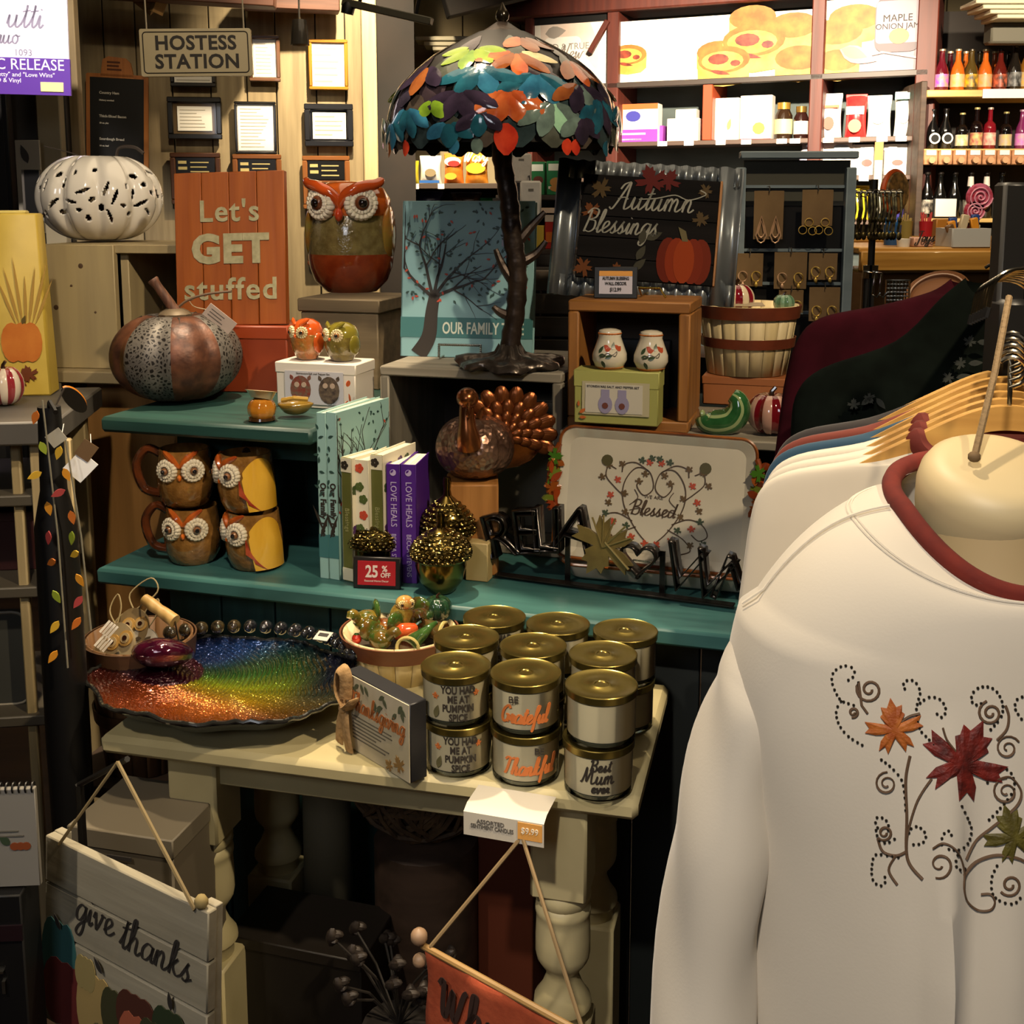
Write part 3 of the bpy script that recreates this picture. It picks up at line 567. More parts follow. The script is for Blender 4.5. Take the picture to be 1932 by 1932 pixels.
T2 = ((1757, '0c0b0b', 'round', '14100e', 'black bottle with white ring label by rust post', 0, 75), (1781, '0c0b0b', 'round', '14100e', 'black bottle with white ring label, second one', 0, 76), (1812, '100c0a', 'd8cfc0', 'c9b878', 'short dark bottle with cream speckled label, third along', 1, 68), (1839, '140a0a', 'a83a48', 'c9b878', 'dark bottle with pink oval label and pale cap', 1, 78), (1864, '7a1420', 'd87070', 'd8c8b0', 'crimson bottle with red round label', 1, 78), (1894, '0e0a0a', 'c0a8a0', 'c9b878', 'dark bottle with cream speckled label, sixth along', 1, 70), (1924, '7a2a5a', 'd86ad0', 'c8a0b0', 'purple bottle with bright pink label', 0, 74))
for px, c_, l_, cc, lb, s_, h in T2: bottle(px, sh[1], c_, l_, cc, lb, h, 11.5, shp=s_)
for i, (px, c_, nc) in enumerate(((1752, '0e0c0b', None), (1777, '0d0d0b', None), (1804, '0d0d0b', None), (1834, '100c0b', 'e8ddd0'), (1864, '120c0b', 'e8ddd0'), (1893, '0d0c0b', None))): bottle(px, sh[2], c_, 'c8bfae' if i in (0, 3) else None, '2a2420', ('black bottle with grey label at start of lowest shelf', 'black bottle behind square white card', 'black bottle right behind the white card edge', 'black white-necked bottle with pale label', 'black white-necked bottle behind pink swirl candy', 'black bottle next to dark rack post')[i], 86, 12.5, ncap=nc)
q = aty(1791, 404, BY-.06); u = wp(1, q); k = thing('price_card', 'square white price card in black holder before bottles', 'card', (q.x, BY-.005, sh[2]), 0); O('card', G().box((0, 0, 20*u), (40*u, .012, 34*u), .002), m_white, k); O('holder', G().box((0, .009, 19*u), (46*u, .006, 38*u), .002), m_black, k)
# snack shelf left of the lamp post
SY = 6.3; s0 = aty(735, 346, SY); u = wp(1, s0); sn = thing('snack_shelving', 'dark low shelving holding snack bags behind lamp', 'shelving', (s0.x, SY, 0), R(-6))
zA = aty(835, 346, SY).z; zB = aty(835, 392, SY).z; SW = 350*u
for z in (zA, zB, .9, .45): O('shelf_board', G().box((SW/2, .17, z-.015), (SW, .36, .03), .003), mat('4a3c30', .5), sn)
for x in (0, SW): O('side_panel', G().box((x, .17, zA/2), (.03, .36, zA-.02), .003), m_dark, sn)
O('back_panel', G().box((SW/2, .36, zA/2), (SW, .01, zA)), m_dark, sn)
for px in (744, 786, 834): O('price_tag', G().box((aty(px, 346, SY).x-s0.x, -.012, zA-.016), (.035, .004, .028)), m_white, sn)
def sg(name, x0, x1, y0, z, label, cat, b, d=.12):
    q = aty((x0+x1)/2, y0, SY+d); p = V((q.x, SY+d-.1*(q.x-s0.x), z)); k = thing(name, label, cat, p, R(-6)); b(k, wp(x1-x0, p), q.z-z); return k
sg('snack_bag', 767, 791, 305, zA, 'bright yellow snack bag under lamp shade', 'bag', bag('e8d020', 'f5e84a')); sg('snack_bag', 792, 834, 296, zA, 'silver white snack bag with blue foot', 'bag', bag('d8d2c8', 'f3efe6', (('2a5a9c', rc(-.45, .02, .45, .12)), ('8a7a5a', poly_disc(.05, .4, .25, .15)))))
sg('snack_bag', 838, 876, 292, zA, 'orange cheese snack bag with red logo oval', 'bag', bag('d8641c', 'ec8a34', (('f0d8c8', poly_disc(0, .75, .42, .16)), ('b83028', poly_disc(.05, .68, .3, .1)), ('f0a030', poly_disc(-.1, .25, .3, .12)))))
k = sg('snack_bag', 878, 922, 290, zA, 'orange wavy snack bag with white script', 'bag', bag('d8761c', 'f0a43c', (('e8c030', poly_disc(0, .5, .42, .18)),))); script('Wavy', .03, .006, m_white, k, (0, -.05, .12))
for i, (x0, x1, y0, a, b_, lb) in enumerate(((772, 838, 362, '14142a', '20203a', 'dark navy snack bag on lower snack shelf'), (850, 910, 364, '231a14', '3a2a1e', 'dark brown snack bag above blue book'), (905, 940, 374, '1e6a34', '2a8a48', 'green snack bag beside lamp trunk'), (745, 772, 362, '8a7a5a', 'b0a078', 'tan snack bag at shelf end'))): sg('snack_bag', x0, x1, y0, zB, lb, 'bag', bag(a, b_, (('e88a60', rc(-.4, .05, .3, .35)),) if i == 1 else ()))
# gear between lamp trunk and autumn sign
HY = 5.6; hz = aty(1020, 368, HY).z; q0 = aty(940, 368, HY); hs = thing('side_shelving', 'dark narrow shelving with green boxes behind lamp', 'shelving', (q0.x, HY, 0), R(-10)); u = wp(1, q0)
for z in (hz, aty(1020, 470, HY).z, .6): O('shelf_board', G().box((110*u, .15, z-.012), (230*u, .3, .024), .003), mat('4a4038', .5), hs)
for x in (-5*u, 225*u): O('side_panel', G().box((x, .15, hz/2), (.03, .3, hz-.03)), m_dark, hs)
def hg(name, x0, x1, y0, z, label, cat, b, d=.1):
    q = aty((x0+x1)/2, y0, HY+d); p = V((q.x, HY+d-.17*(q.x-q0.x), z)); k = thing(name, label, cat, p, R(-10)); b(k, wp(x1-x0, p), q.z-z); return k
gb = (('eef0e0', [rc(-.4, .72, .4, .92)]), ('c28a40', [poly_disc(.02, .38, .34, .14), poly_disc(.02, .2, .34, .1)]), ('f0ece0', [rc(-.4, .18, .4, .26)]))
hg('cookie_box', 1003, 1030, 306, hz, 'green cookie box nearest lamp trunk', 'box', boxy('1c6a3a', (('e8ece0', [rc(-.4, .72, .4, .92)]), ('5a2a1c', [poly_disc(.05, .45, .36, .12)])))); hg('cookie_box', 1033, 1068, 305, hz, 'green cookie box with golden cookies beside autumn sign', 'box', boxy('1e7a44', gb))
zH2 = aty(1020, 470, HY).z; hg('snack_box', 1030, 1052, 405, zH2, 'red and orange snack box left of autumn sign', 'box', boxy('c22a1e', (('f0e0d0', [rc(-.5, .8, .5, 1)]), ('e87a28', [rc(-.4, .2, .5, .5)])))); hg('snack_box', 1010, 1028, 425, zH2, 'yellow snack box behind lamp trunk', 'box', boxy('e8c84a'))
for i, (x0, x1, y0, y1, lb) in enumerate(((963, 1003, 290, 345, 'white hanging gift pouch behind lamp, upper'), (981, 1021, 342, 420, 'white hanging gift pouch behind lamp, lower'), (968, 1002, 400, 500, 'grey hanging gift pouch behind lamp, lowest'))):
    p = aty((x0+x1)/2, y1, 4.9-.12*i); u = wp(1, p); k = thing('gift_pouch', lb, 'pouch', p, R(4)); W, Hh = (x1-x0)*u, (y1-y0)*u
    O('pouch', G().box((0, 0, Hh/2), (W, .03, Hh), .008), mat(('d8d2c6', 'e4dfd4', 'a8a498')[i], .5, bump=.6, bs=30), k); O('hole_print', G().box((0, -.0155, Hh*.78), (W*.25, .002, Hh*.06)), mat('7a7468', .6), k); O('hanger', G().tube([(0, 0, Hh*.95), (0, .05, Hh+.02), (0, .3, Hh+.02)], .004, 5), m_black, k)
k = O('hook_post', G().box((0, 0, 1.0), (.05, .05, 2.0), .004).box((0, 0, .01), (.4, .4, .02), .004), m_black, loc=(aty(985, 300, 5.25).x, 5.25, 0), label='black hook stand behind white gift pouches', cat='stand')
# ================================================================ display furniture
m_crm = mat('a59a72', .5, 0, 'b5aa82', (5, 5, 5), bump=.1); m_teal = wood('1a3833', '22463f', .5, 0, 5); m_teald = wood('1c3d3c', '254c49', .6, 2, 5)
m_grey = wood('6f695b', '898172', .7, 0, 5); m_greyv = wood('5f5a4e', '777062', .7, 2, 5); m_oak = wood('7d4f22', '9a672e', .55, 0, 6); m_oakv = wood('7d4f22', '9a672e', .55, 2, 6)
ZT_, ZL, ZU, ZP = .79, .893, 1.184, 1.16
# cream table with turned legs
TA = R(-13.8); tp = at(185, 1388, ZT_); TL, TD = .83, .40
tb = thing('side_table', 'cream painted table with chunky turned legs holding candles', 'table', (tp.x, tp.y, 0), TA)
O('tabletop', G().prism(rrect(0, 0, TL, TD, .02), -ZT_, -ZT_+.03), m_crm, tb, rot=(-PI/2, 0, 0)).scale = (1, 1, 1)
tb.children[0].rotation_euler = (PI/2, 0, 0)
o = tb.children[0]; o.data = mesh('tabletop', G().box((TL/2, TD/2, ZT_-.015), (TL, TD, .03), .008), m_crm); o.rotation_euler = (0, 0, 0)
g = G(); ZA_ = .76; ah = .055
for nm, c, d in (('apron', (TL/2, .06, ZA_-ah/2), (TL-.2, .02, ah)), ('apron', (TL/2, TD-.05, ZA_-ah/2), (TL-.2, .02, ah)), ('apron', (.1, TD/2, ZA_-ah/2), (.02, TD-.14, ah)), ('apron', (TL-.1, TD/2, ZA_-ah/2), (.02, TD-.14, ah))): O(nm, G().box(c, d, .003), m_crm, tb)
def leg(x, y):
    g = G(); g.box((x, y, .685), (.082, .082, .15), .004)
    g.lathe([(.036, .612), (.041, .605), (.041, .595), (.036, .588), (.041, .582), (.041, .574), (.0395, .571), (.0395, .56), (.0405, .535), (.0405, .51), (.0385, .5), (.033, .491), (.025, .48), (.024, .47), (.032, .45), (.042, .435), (.043, .425), (.036, .415), (.036, .39)], 24, (x, y, 0))
    g.box((x, y, .2), (.086, .086, .4), .004); O('leg', g, m_crm, tb)
for x, y in ((.135, .075), (TL-.115, .065), (.135, TD-.075), (TL-.115, TD-.075)): leg(x, y)
# turquoise step shelf
sp_ = at(180, 1073, ZL); sh_ = thing('step_shelf', 'turquoise painted two step display shelf', 'shelf', (sp_.x, sp_.y, 0), TH)
O('shelf_board', G().box((.66, .34, ZL-.015), (1.32, .68, .03), .005), mat('244a4a', .45, 0, '3c6a67', (3, 16, 9), bump=.1), sh_)
UB = .455; O('shelf_board', G().box((UB/2-.01, .31, ZU-.015), (UB, .52, .03), .006), m_teal, sh_)
for i in range(5): O('back_board', G().box((.135+i*.075, .42, (ZL+ZU)/2-.015), (.072, .018, ZU-ZL-.03), .002), m_teald, sh_)
for x in (.1, UB-.05): O('side_panel', G().box((x, .3, (ZL+ZU)/2-.015), (.03, .22, ZU-ZL-.03), .002), m_teald, sh_)
O('front_rail', G().box((UB/2+.02, .19, ZU-.062), (UB-.11, .018, .062), .002), m_teald, sh_)
for i in range(10): O('base_board', G().box((.16+i*.118, .1, .43), (.114, .02, .86), .002), m_teald if i < 6 else mat('0c1413', .7), sh_)  # boards right of the table near-black: shade put into their colour
for x in (.06, 1.28): O('side_panel', G().box((x, .4, .43), (.03, .62, .86), .002), m_dkwood, sh_)
def S(px, py, z): return at(px, py, z)
# open crates
def crate(name, label, p, w, h, d, m, mv, th=.02, back=None, rz=TH):
    t = thing(name, label, 'crate', p, rz)
    O('top_board', G().box((w/2, d/2, h-th/2), (w, d, th), .003), m, t); O('bottom_board', G().box((w/2, d/2, th/2), (w, d, th), .003), m, t)
    for x in (th/2, w-th/2): O('side_board', G().box((x, d/2, h/2), (th, d, h-2*th), .003), mv, t)
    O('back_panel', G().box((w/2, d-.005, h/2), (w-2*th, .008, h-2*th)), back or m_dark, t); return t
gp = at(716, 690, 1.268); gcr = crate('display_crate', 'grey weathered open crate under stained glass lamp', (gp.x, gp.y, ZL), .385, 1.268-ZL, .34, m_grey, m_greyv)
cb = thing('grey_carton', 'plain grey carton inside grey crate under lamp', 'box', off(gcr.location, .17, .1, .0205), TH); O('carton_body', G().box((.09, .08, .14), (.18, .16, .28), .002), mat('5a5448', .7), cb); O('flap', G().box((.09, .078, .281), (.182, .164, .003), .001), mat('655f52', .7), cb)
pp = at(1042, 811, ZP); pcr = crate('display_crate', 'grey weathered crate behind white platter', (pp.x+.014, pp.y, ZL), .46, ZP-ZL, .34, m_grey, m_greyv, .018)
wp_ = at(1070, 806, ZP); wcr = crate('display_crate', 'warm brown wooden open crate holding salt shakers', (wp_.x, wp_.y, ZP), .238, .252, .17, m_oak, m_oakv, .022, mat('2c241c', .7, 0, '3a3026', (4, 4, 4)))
tpz = at(562, 562, 1.386); tc = thing('lidded_crate', 'taupe boxy crate with lid under large owl jar', 'crate', (tpz.x, tpz.y, ZU), TH)
mt_ = wood('6a5c45', '806f53', .7, 0, 6); tw = .2
O('crate_body', G().box((tw/2, .1, (.202-.03)/2), (tw-.012, .2, .172), .003), mt_, tc); O('lid_board', G().box((tw/2, .1, .187), (tw, .21, .03), .003), mt_, tc)
sk = aty(992, 690, 2.78); u = wp(1, sk); t = thing('slat_crate', 'dark slatted crate standing behind lamp base', 'crate', V((sk.x, 2.78, 0)), R(-8)); W_ = 150*u; Z0 = sk.z-.1
for i in range(6): O('slat', G().box((W_/2, 0, Z0+.03+.056*i), (W_, .014, .05), .002), wood('3a3128', '4b4035', .7, 0, 5), t)
for x in (.02, W_-.02): O('post', G().box((x, .022, (Z0+.33)/2), (.03, .028, Z0+.33), .002), m_dkwood, t)
O('back_panel', G().box((W_/2, .05, Z0+.17), (W_, .01, .34)), m_dark, t)
# pale crate with white pumpkin
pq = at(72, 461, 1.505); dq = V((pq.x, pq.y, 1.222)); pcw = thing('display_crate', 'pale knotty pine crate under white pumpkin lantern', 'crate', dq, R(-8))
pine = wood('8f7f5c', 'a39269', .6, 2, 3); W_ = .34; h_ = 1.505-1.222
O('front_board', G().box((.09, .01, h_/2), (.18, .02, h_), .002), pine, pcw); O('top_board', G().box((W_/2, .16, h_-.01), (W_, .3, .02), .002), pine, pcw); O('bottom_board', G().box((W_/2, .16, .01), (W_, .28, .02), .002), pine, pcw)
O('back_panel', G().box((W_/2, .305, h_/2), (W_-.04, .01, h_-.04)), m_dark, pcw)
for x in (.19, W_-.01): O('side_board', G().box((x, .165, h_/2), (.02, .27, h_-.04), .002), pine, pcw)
for x, z, r in ((.1, .235, .006), (.035, .14, .006), (.075, .19, .003), (.13, .13, .003)): O('knot', G().lathe([(r, 0), (r*.6, .0006)], 10), mat('4a3520', .7), pcw, (x, -.0004, z), (PI/2, 0, 0))
gold = wood('8a6230', 'a87a40', .55, 2, 4); bq = V((pq.x-.03, pq.y-.01, 0)); be = thing('trestle_bench', 'golden brown wooden trestle under pale pine crate', 'bench', bq, R(-8))
O('bench_top', G().box((.18, .17, 1.208), (.41, .4, .028), .003), mat('8a7a58', .6, 0, '9c8b66', (4, 20, 4)), be); O('side_panel', G().box((.2, .05, .76), (.3, .025, .87), .003), gold, be); O('leg_board', G().box((.33, .06, .6), (.05, .03, 1.18), .003), gold, be)
O('brace_board', G().box((.27, .03, .72), (.045, .022, .85), .003, rot=(0, R(14), 0)), gold, be); O('leg_board', G().box((.02, .3, .6), (.05, .03, 1.18), .003), gold, be)
O('leg_board', G().box((.34, .33, .6), (.05, .03, 1.18), .003), gold, be); O('corner_block', G().box((.1, .02, 1.18), (.035, .03, .028), .002), m_dkwood, be)
# ================================================================ earring stand and counter
EY = 3.15; e0 = aty(1390, 600, EY); u = wp(1, aty(1500, 400, EY)); er = thing('earring_stand', 'blue grey framed earring display stand', 'stand', (e0.x, EY, 0), R(-3))
bl = mat('6f7d84', .45, 0, '7d8b92', (5, 5, 20)); zt = aty(1500, 288, EY).z; We = 212*u
O('top_rail', G().box((We/2, 0, zt-.007), (We+.008, .04, .02), .003), bl, er)
for x in (0, We-.012): O('upright', G().box((x, 0, zt/2-.02), (.026, .03, zt-.04), .003), bl, er)
O('upper_panel', G().box((We/2, .02, zt-.075), (We-.02, .01, .11)), mat('46453a', .7), er); O('lower_panel', G().box((We/2, .032, (zt-.14)/2), (We-.02, .008, zt-.145)), m_black, er); O('foot_board', G().box((We/2, .02, .012), (We+.1, .3, .024), .003), m_black, er)
for y in (352, 472, 535, 590): O('hook_rail', G().box((We/2, .012, aty(1500, y, EY).z), (We-.01, .01, .008)), bl, er)
kraft = mat('6e5535', .8, 0, '7d6340', (12, 12, 12)); gold_m = mat('d8b458', .35, .5); rose = mat('d0a884', .4, .3)
def card(px0, px1, y0, y1, label, kind, d=.03):
    c = aty((px0+px1)/2, y0, EY-d); k = thing('earring_card', label, 'earring card', c, R(-3)); W = (px1-px0)*u; Hh = (y1-y0)*u
    O('card', G().box((0, 0, -Hh*.5), (W, .002, Hh), .0005), kraft, k); O('hook_wire', G().tube([(0, d, .012), (0, -.004, .012), (0, -.006, -.004)], .0015, 5), mat('b8b4ac', .3, 1), k)
    for s in (-1, 1):
        if kind == 'tear':
            for q in (1, .62): O('earring', G().tube([(s*W*.24+x*q*W*.2, -.004, -Hh*.78+z*q*W*.42) for x, z in ((0, 1), (-.55, .1), (-.9, -.55), (-.5, -1), (0, -1.15), (.5, -1), (.9, -.55), (.55, .1))], .0022, 6, closed=True), rose, k)
        elif kind == 'rings':
            for dx, dz in ((.0, 0), (.12, -.28), (-.2, -.25)): O('earring', G().tube([(s*W*.26+dx*W+.011*math.cos(a), -.004, -Hh*.9+dz*W+.011*math.sin(a)) for a in [2*PI*i/16 for i in range(16)]], .0012, 5, closed=True), gold_m, k)
        else:
            O('earring', G().tube([(s*W*.25+.012*math.cos(a), -.004-.004*math.sin(2*a), -Hh*.7+.014*math.sin(a)) for a in [2*PI*i/16 for i in range(16)]], .0018, 5, closed=True).ell((s*W*.25, -.004, -Hh*.7-.022), (.005, .004, .008), 8, 6), gold_m if s > 0 or kind == 'gold' else rose, k)
    return k
card(1424, 1479, 360, 450, 'brown card with tan double teardrop earrings', 'tear'); card(1515, 1572, 358, 425, 'brown card with linked thin gold ring earrings', 'rings')
card(1390, 1440, 478, 540, 'brown earring card at start of middle row', 'drop'); card(1462, 1523, 476, 545, 'brown earring card above basket, middle row', 'drop'); card(1527, 1580, 478, 528, 'brown card with golden hoop earrings', 'gold'); card(1528, 1585, 542, 606, 'pale brown card with clustered gold earrings below hoops', 'gold', .05); card(1470, 1516, 547, 590, 'brown card mostly hidden behind bushel basket', 'drop')
# dark bundle of hanging trinkets + round red fan
hk = aty(1648, 395, 3.9); u = wp(1, hk); t = thing('trinket_rack', 'dark rack crowded with hanging metal trinkets', 'rack', (hk.x, 3.9, 0)); zz = hk.z
O('post', G().tube([(0, 0, 0), (0, 0, zz+.1)], .012, 8), m_black, t); O('foot', G().lathe([(.14, 0), (.14, .015), (.02, .025)], 16), m_black, t)
g = G(); q_ = random.Random(3)
for i in range(14):
    O('trinket_chain', (lambda g, x, y: g.tube([(x, y, zz+30*u), (x+.004, y-.006, zz), (x-.004, y, zz-52*u+q_.random()*20*u)], .0045, 5).ell((x, y-.004, zz-50*u), (.009, .004, .014), 8, 6).ell((x, y-.004, zz-20*u), (.007, .004, .011), 8, 6))(G(), -46*u+i*7*u, -.03*q_.random()), mat('2e2718', .3, .8, '8a7a4a', (60, 60, 60)), t)
O('hook_bar', G().tube([(-52*u, 0, zz+32*u), (52*u, 0, zz+32*u)], .005, 6), mat('6a675e', .3, 1), t)
for i in range(9): O('ring_hook', G().tube([((-44+i*11)*u+.012*math.cos(a), -.02, zz+30*u+.012*math.sin(a)) for a in [2*PI*k/12 for k in range(12)]], .002, 5, closed=True), mat('9a9280', .3, 1), t)
c = aty(1680, 362, 5.05); u = wp(1, c); t = thing('candy_display', 'orange rimmed round candy display beyond trinket rack', 'display', c, R(40)); O('disc', G().lathe([(36*u, 0), (38*u, .02), (36*u, .04)], 28), mat('4a3a22', .5, 0, '8a6a3a', (40, 40, 40)), t, rot=(PI/2, 0, 0)); O('rim', G().tube([(38*u*math.cos(a), -.02, 38*u*math.sin(a)) for a in [2*PI*k/32 for k in range(32)]], .012, 8, closed=True), mat('b04a1c', .4), t); O('stand', G().tube([(0, 0, -36*u), (0, 0, -1.62)], .012, 8), m_black, t)
# counter with pale tray shelf
CYY = 4.3; zc = aty(1750, 466, CYY).z; k0 = aty(1612, 466, CYY); u = wp(1, k0); ct = thing('wooden_counter', 'yellow oak counter top with raised lip', 'counter', (k0.x, CYY, 0), R(4))
oakc = wood('9c6f2e', 'b98a40', .45, 0, 5, .2); CW = 640*u
O('counter_top', G().box((CW/2, .25, zc-.012), (CW, .6, .024), .004), oakc, ct); O('front_lip', G().box((CW/2, -.06, zc-.05), (CW, .03, .075), .005), oakc, ct); O('cabinet_body', G().box((CW/2, .27, zc/2-.05), (CW-.08, .5, zc-.1), .004), mat('6a4a24', .6, 0, '7d5a30', (4, 4, 16)), ct)
O('back_lip', G().box((CW/2-.05, .54, zc+.012), (CW-.2, .03, .025), .004), oakc, ct)
def onc(px, y0, y1, d): p = aty(px, y1, CYY+d); return V((p.x, CYY+d, zc)), (y1-y0)*wp(1, p)
def tub(name, px, w, y0, y1, col, fill, label, cat, d=.2, sq=False):
    p, Hh = onc(px, y0, y1, d); r = w/2*wp(1, p); t = thing(name, label, cat, p, R(4))
    if sq: g = G().box((0, 0, Hh*.4), (2*r, 1.4*r, Hh*.8), .004)
    else: g = G().lathe([(r*.85, 0), (r, Hh*.75), (r*.94, Hh*.75), (r*.8, Hh*.6)], 18)
    O('cup', g, mat(col, .3, coat=.3), t)
    if fill:
        q = random.Random(px)
        for i in range(10): O('stick', G().tube([(r*.5*math.cos(i*2.4), r*.4*math.sin(i*2.4), Hh*.4), (r*.75*math.cos(i*2.4), r*.6*math.sin(i*2.4), Hh*(.8+.25*q.random()))], r*.12, 5), mat(fill, .4), t)
    return t
tub('candy_cup', 1682, 34, 415, 465, '1c4a7a', '2a6aa8', 'blue cup of blue candy sticks on counter', 'cup'); tub('candy_cup', 1707, 26, 408, 466, '8a7a40', 'b8a060', 'tan cup of candy sticks beside blue cup', 'cup', .3); tub('candy_cup', 1745, 26, 405, 462, 'a82028', 'd85a5a', 'red cup of candy sticks on counter', 'cup', .3)
k = tub('sign_block', 1737, 38, 445, 468, 'd8a890', None, 'pink block with black handwritten word on counter', 'sign', .02, True); script('Joys', .02, .004, m_ink, k, (0, -.034, .02)); tub('white_cup', 1704, 26, 448, 468, 'dedad0', None, 'small white cup at counter edge', 'cup', .02)
p, Hh = onc(1815, 440, 474, .05); t = thing('acrylic_tray', 'white translucent tray of small goods on counter', 'tray', p, R(4)); r = 36*wp(1, p)
for c, d in (((0, -.07, .035), (2*r, .006, .07)), ((0, .07, .035), (2*r, .006, .07)), ((-r, 0, .035), (.006, .14, .07)), ((r, 0, .035), (.006, .14, .07)), ((0, 0, .004), (2*r, .14, .006))): O('tray_wall', G().box(c, d, .001), mat('b8b8b4', .2, coat=.4), t)
for i in range(9): O('small_pack', G().box((-r*.8+i*r*.2, (i % 3-1)*.03, .05+.012*(i % 4)), (.03, .02, .07), .004, rot=(0, .2*(i % 5-2), 0)), mat(('6a4a2a', 'd8902a', '2a4a8a', 'c8b898', '8a3a2a')[i % 5], .4), t)
tub('goods_box', 1775, 30, 400, 458, 'b07830', None, 'orange tan carton behind acrylic tray', 'box', .35, True)
for i, (px, y, r) in enumerate(((1846, 372, 26), (1836, 398, 20))):
    c = aty(px, y, 4.42); rr = r*wp(1, c); t = thing('swirl_candy', ('large pink and red swirl lollipop near black post', 'smaller red swirl lollipop below the large one')[i], 'lollipop', c, 0)
    O('candy_disc', G().lathe([(rr*.9, 0), (rr, .01), (rr*.9, .02)], 24), mat('a82a3a', .2, 0, 'd87a9a', (30, 30, 30), coat=.6), t, rot=(PI/2, 0, 0))
    O('swirl', G().tube([(rr*.9*a/12*math.cos(a*1.6), -.024, rr*.9*a/12*math.sin(a*1.6)) for a in [k*.25 for k in range(48)]], .003, 5), mat('e8a0b8', .2), t); O('stick', G().tube([(0, -.01, -rr), (0, -.01, zc-c.z)], .004, 6), m_white, t)
# ================================================================ display goods
def node_mat(fn, rough=.5, metal=0, coat=0):
    m = bpy.data.materials.new('mat'); m.use_nodes = True; n = m.node_tree.nodes; L = m.node_tree.links; b = n['Principled BSDF']
    b.inputs['Roughness'].default_value = rough; b.inputs['Metallic'].default_value = metal; b.inputs['Coat Weight'].default_value = coat; b.inputs['Coat Roughness'].default_value = .05
    fn(n, L, b); return m
def _vc(n, L, b):
    a = n.new('ShaderNodeAttribute'); a.attribute_name = 'col'; L.new(a.outputs['Color'], b.inputs['Base Color']); z = n.new('ShaderNodeTexNoise'); z.inputs['Scale'].default_value = 170; z.inputs['Detail'].default_value = 2; p = n.new('ShaderNodeBump'); p.inputs['Strength'].default_value = .8; p.inputs['Distance'].default_value = .004; tc = n.new('ShaderNodeTexCoord'); L.new(tc.outputs['Object'], z.inputs[0]); L.new(z.outputs[0], p.inputs['Height']); L.new(p.outputs[0], b.inputs['Normal'])
def vcol(o, fn):
    a = o.data.attributes.new('col', 'FLOAT_COLOR', 'POINT')
    for i, v in enumerate(o.data.vertices): a.data[i].color = fn(v.co)
def _lace(n, L, b):
    tc = n.new('ShaderNodeTexCoord'); v = n.new('ShaderNodeTexVoronoi'); v.feature = 'DISTANCE_TO_EDGE'; v.inputs['Scale'].default_value = 105; L.new(tc.outputs['Object'], v.inputs[0])
    w_ = n.new('ShaderNodeTexVoronoi'); w_.inputs['Scale'].default_value = 15; L.new(tc.outputs['Object'], w_.inputs[0])
    mth = n.new('ShaderNodeMath'); mth.operation = 'SINE'; m2 = n.new('ShaderNodeMath'); m2.operation = 'MULTIPLY'; m2.inputs[1].default_value = 60; L.new(w_.outputs['Distance'], m2.inputs[0]); L.new(m2.outputs[0], mth.inputs[0])
    r1 = n.new('ShaderNodeValToRGB'); r1.color_ramp.elements[0].position = .12; r1.color_ramp.elements[1].position = .2; r1.color_ramp.elements[0].color = lin('66615b'); r1.color_ramp.elements[1].color = lin('1a1511'); L.new(v.outputs['Distance'], r1.inputs[0])
    mx = n.new('ShaderNodeMix'); mx.data_type = 'RGBA'; r2 = n.new('ShaderNodeValToRGB'); r2.color_ramp.elements[0].position = .55; r2.color_ramp.elements[1].position = .7; L.new(mth.outputs[0], r2.inputs[0])
    L.new(r2.outputs[0], mx.inputs['Factor']); L.new(r1.outputs[0], mx.inputs[6]); mx.inputs[7].default_value = lin('625d57'); L.new(mx.outputs[2], b.inputs['Base Color'])
m_lace = node_mat(_lace, .5, .35)
def _glass(n, L, b):
    o = n['Material Output']; n.remove(b); t = n.new('ShaderNodeBsdfTransparent'); g = n.new('ShaderNodeBsdfGlossy'); g.inputs['Roughness'].default_value = .03
    f = n.new('ShaderNodeLayerWeight'); f.inputs[0].default_value = .18; mx = n.new('ShaderNodeMixShader'); t.inputs[0].default_value = (.96, .97, .95, 1)
    L.new(f.outputs[0], mx.inputs[0]); L.new(t.outputs[0], mx.inputs[1]); L.new(g.outputs[0], mx.inputs[2]); L.new(mx.outputs[0], o.inputs[0])
m_glass = bpy.data.materials.new('glass'); m_glass.use_nodes = True; _glass(m_glass.node_tree.nodes, m_glass.node_tree.links, m_glass.node_tree.nodes['Principled BSDF'])
m_vc_foil = node_mat(_vc, .16, .55, 1)
def pumpkin(g, c, r, h, ribs=8, dep_=.1, n=64, nv=18, dip=.25, top=.2):
    pr = [(max(.02, math.sin(PI*(.04+.94*j/(nv-1)))**.8), -math.cos(PI*(.04+.94*j/(nv-1)))) for j in range(nv)]
    def fx(a, rr, z):
        k = 1-dep_*abs(math.cos(ribs*a/2))**6
        zz = z*h/2+h/2; zz -= dip*h*max(0, 1-rr*2.2)*(1 if z > 0 else -.25); return rr*r*k, zz
    return g.lathe(pr, n, c, fx)
def ang(p): return math.atan2(p[0], p[1])     # heading from the camera, used to face a thing towards it
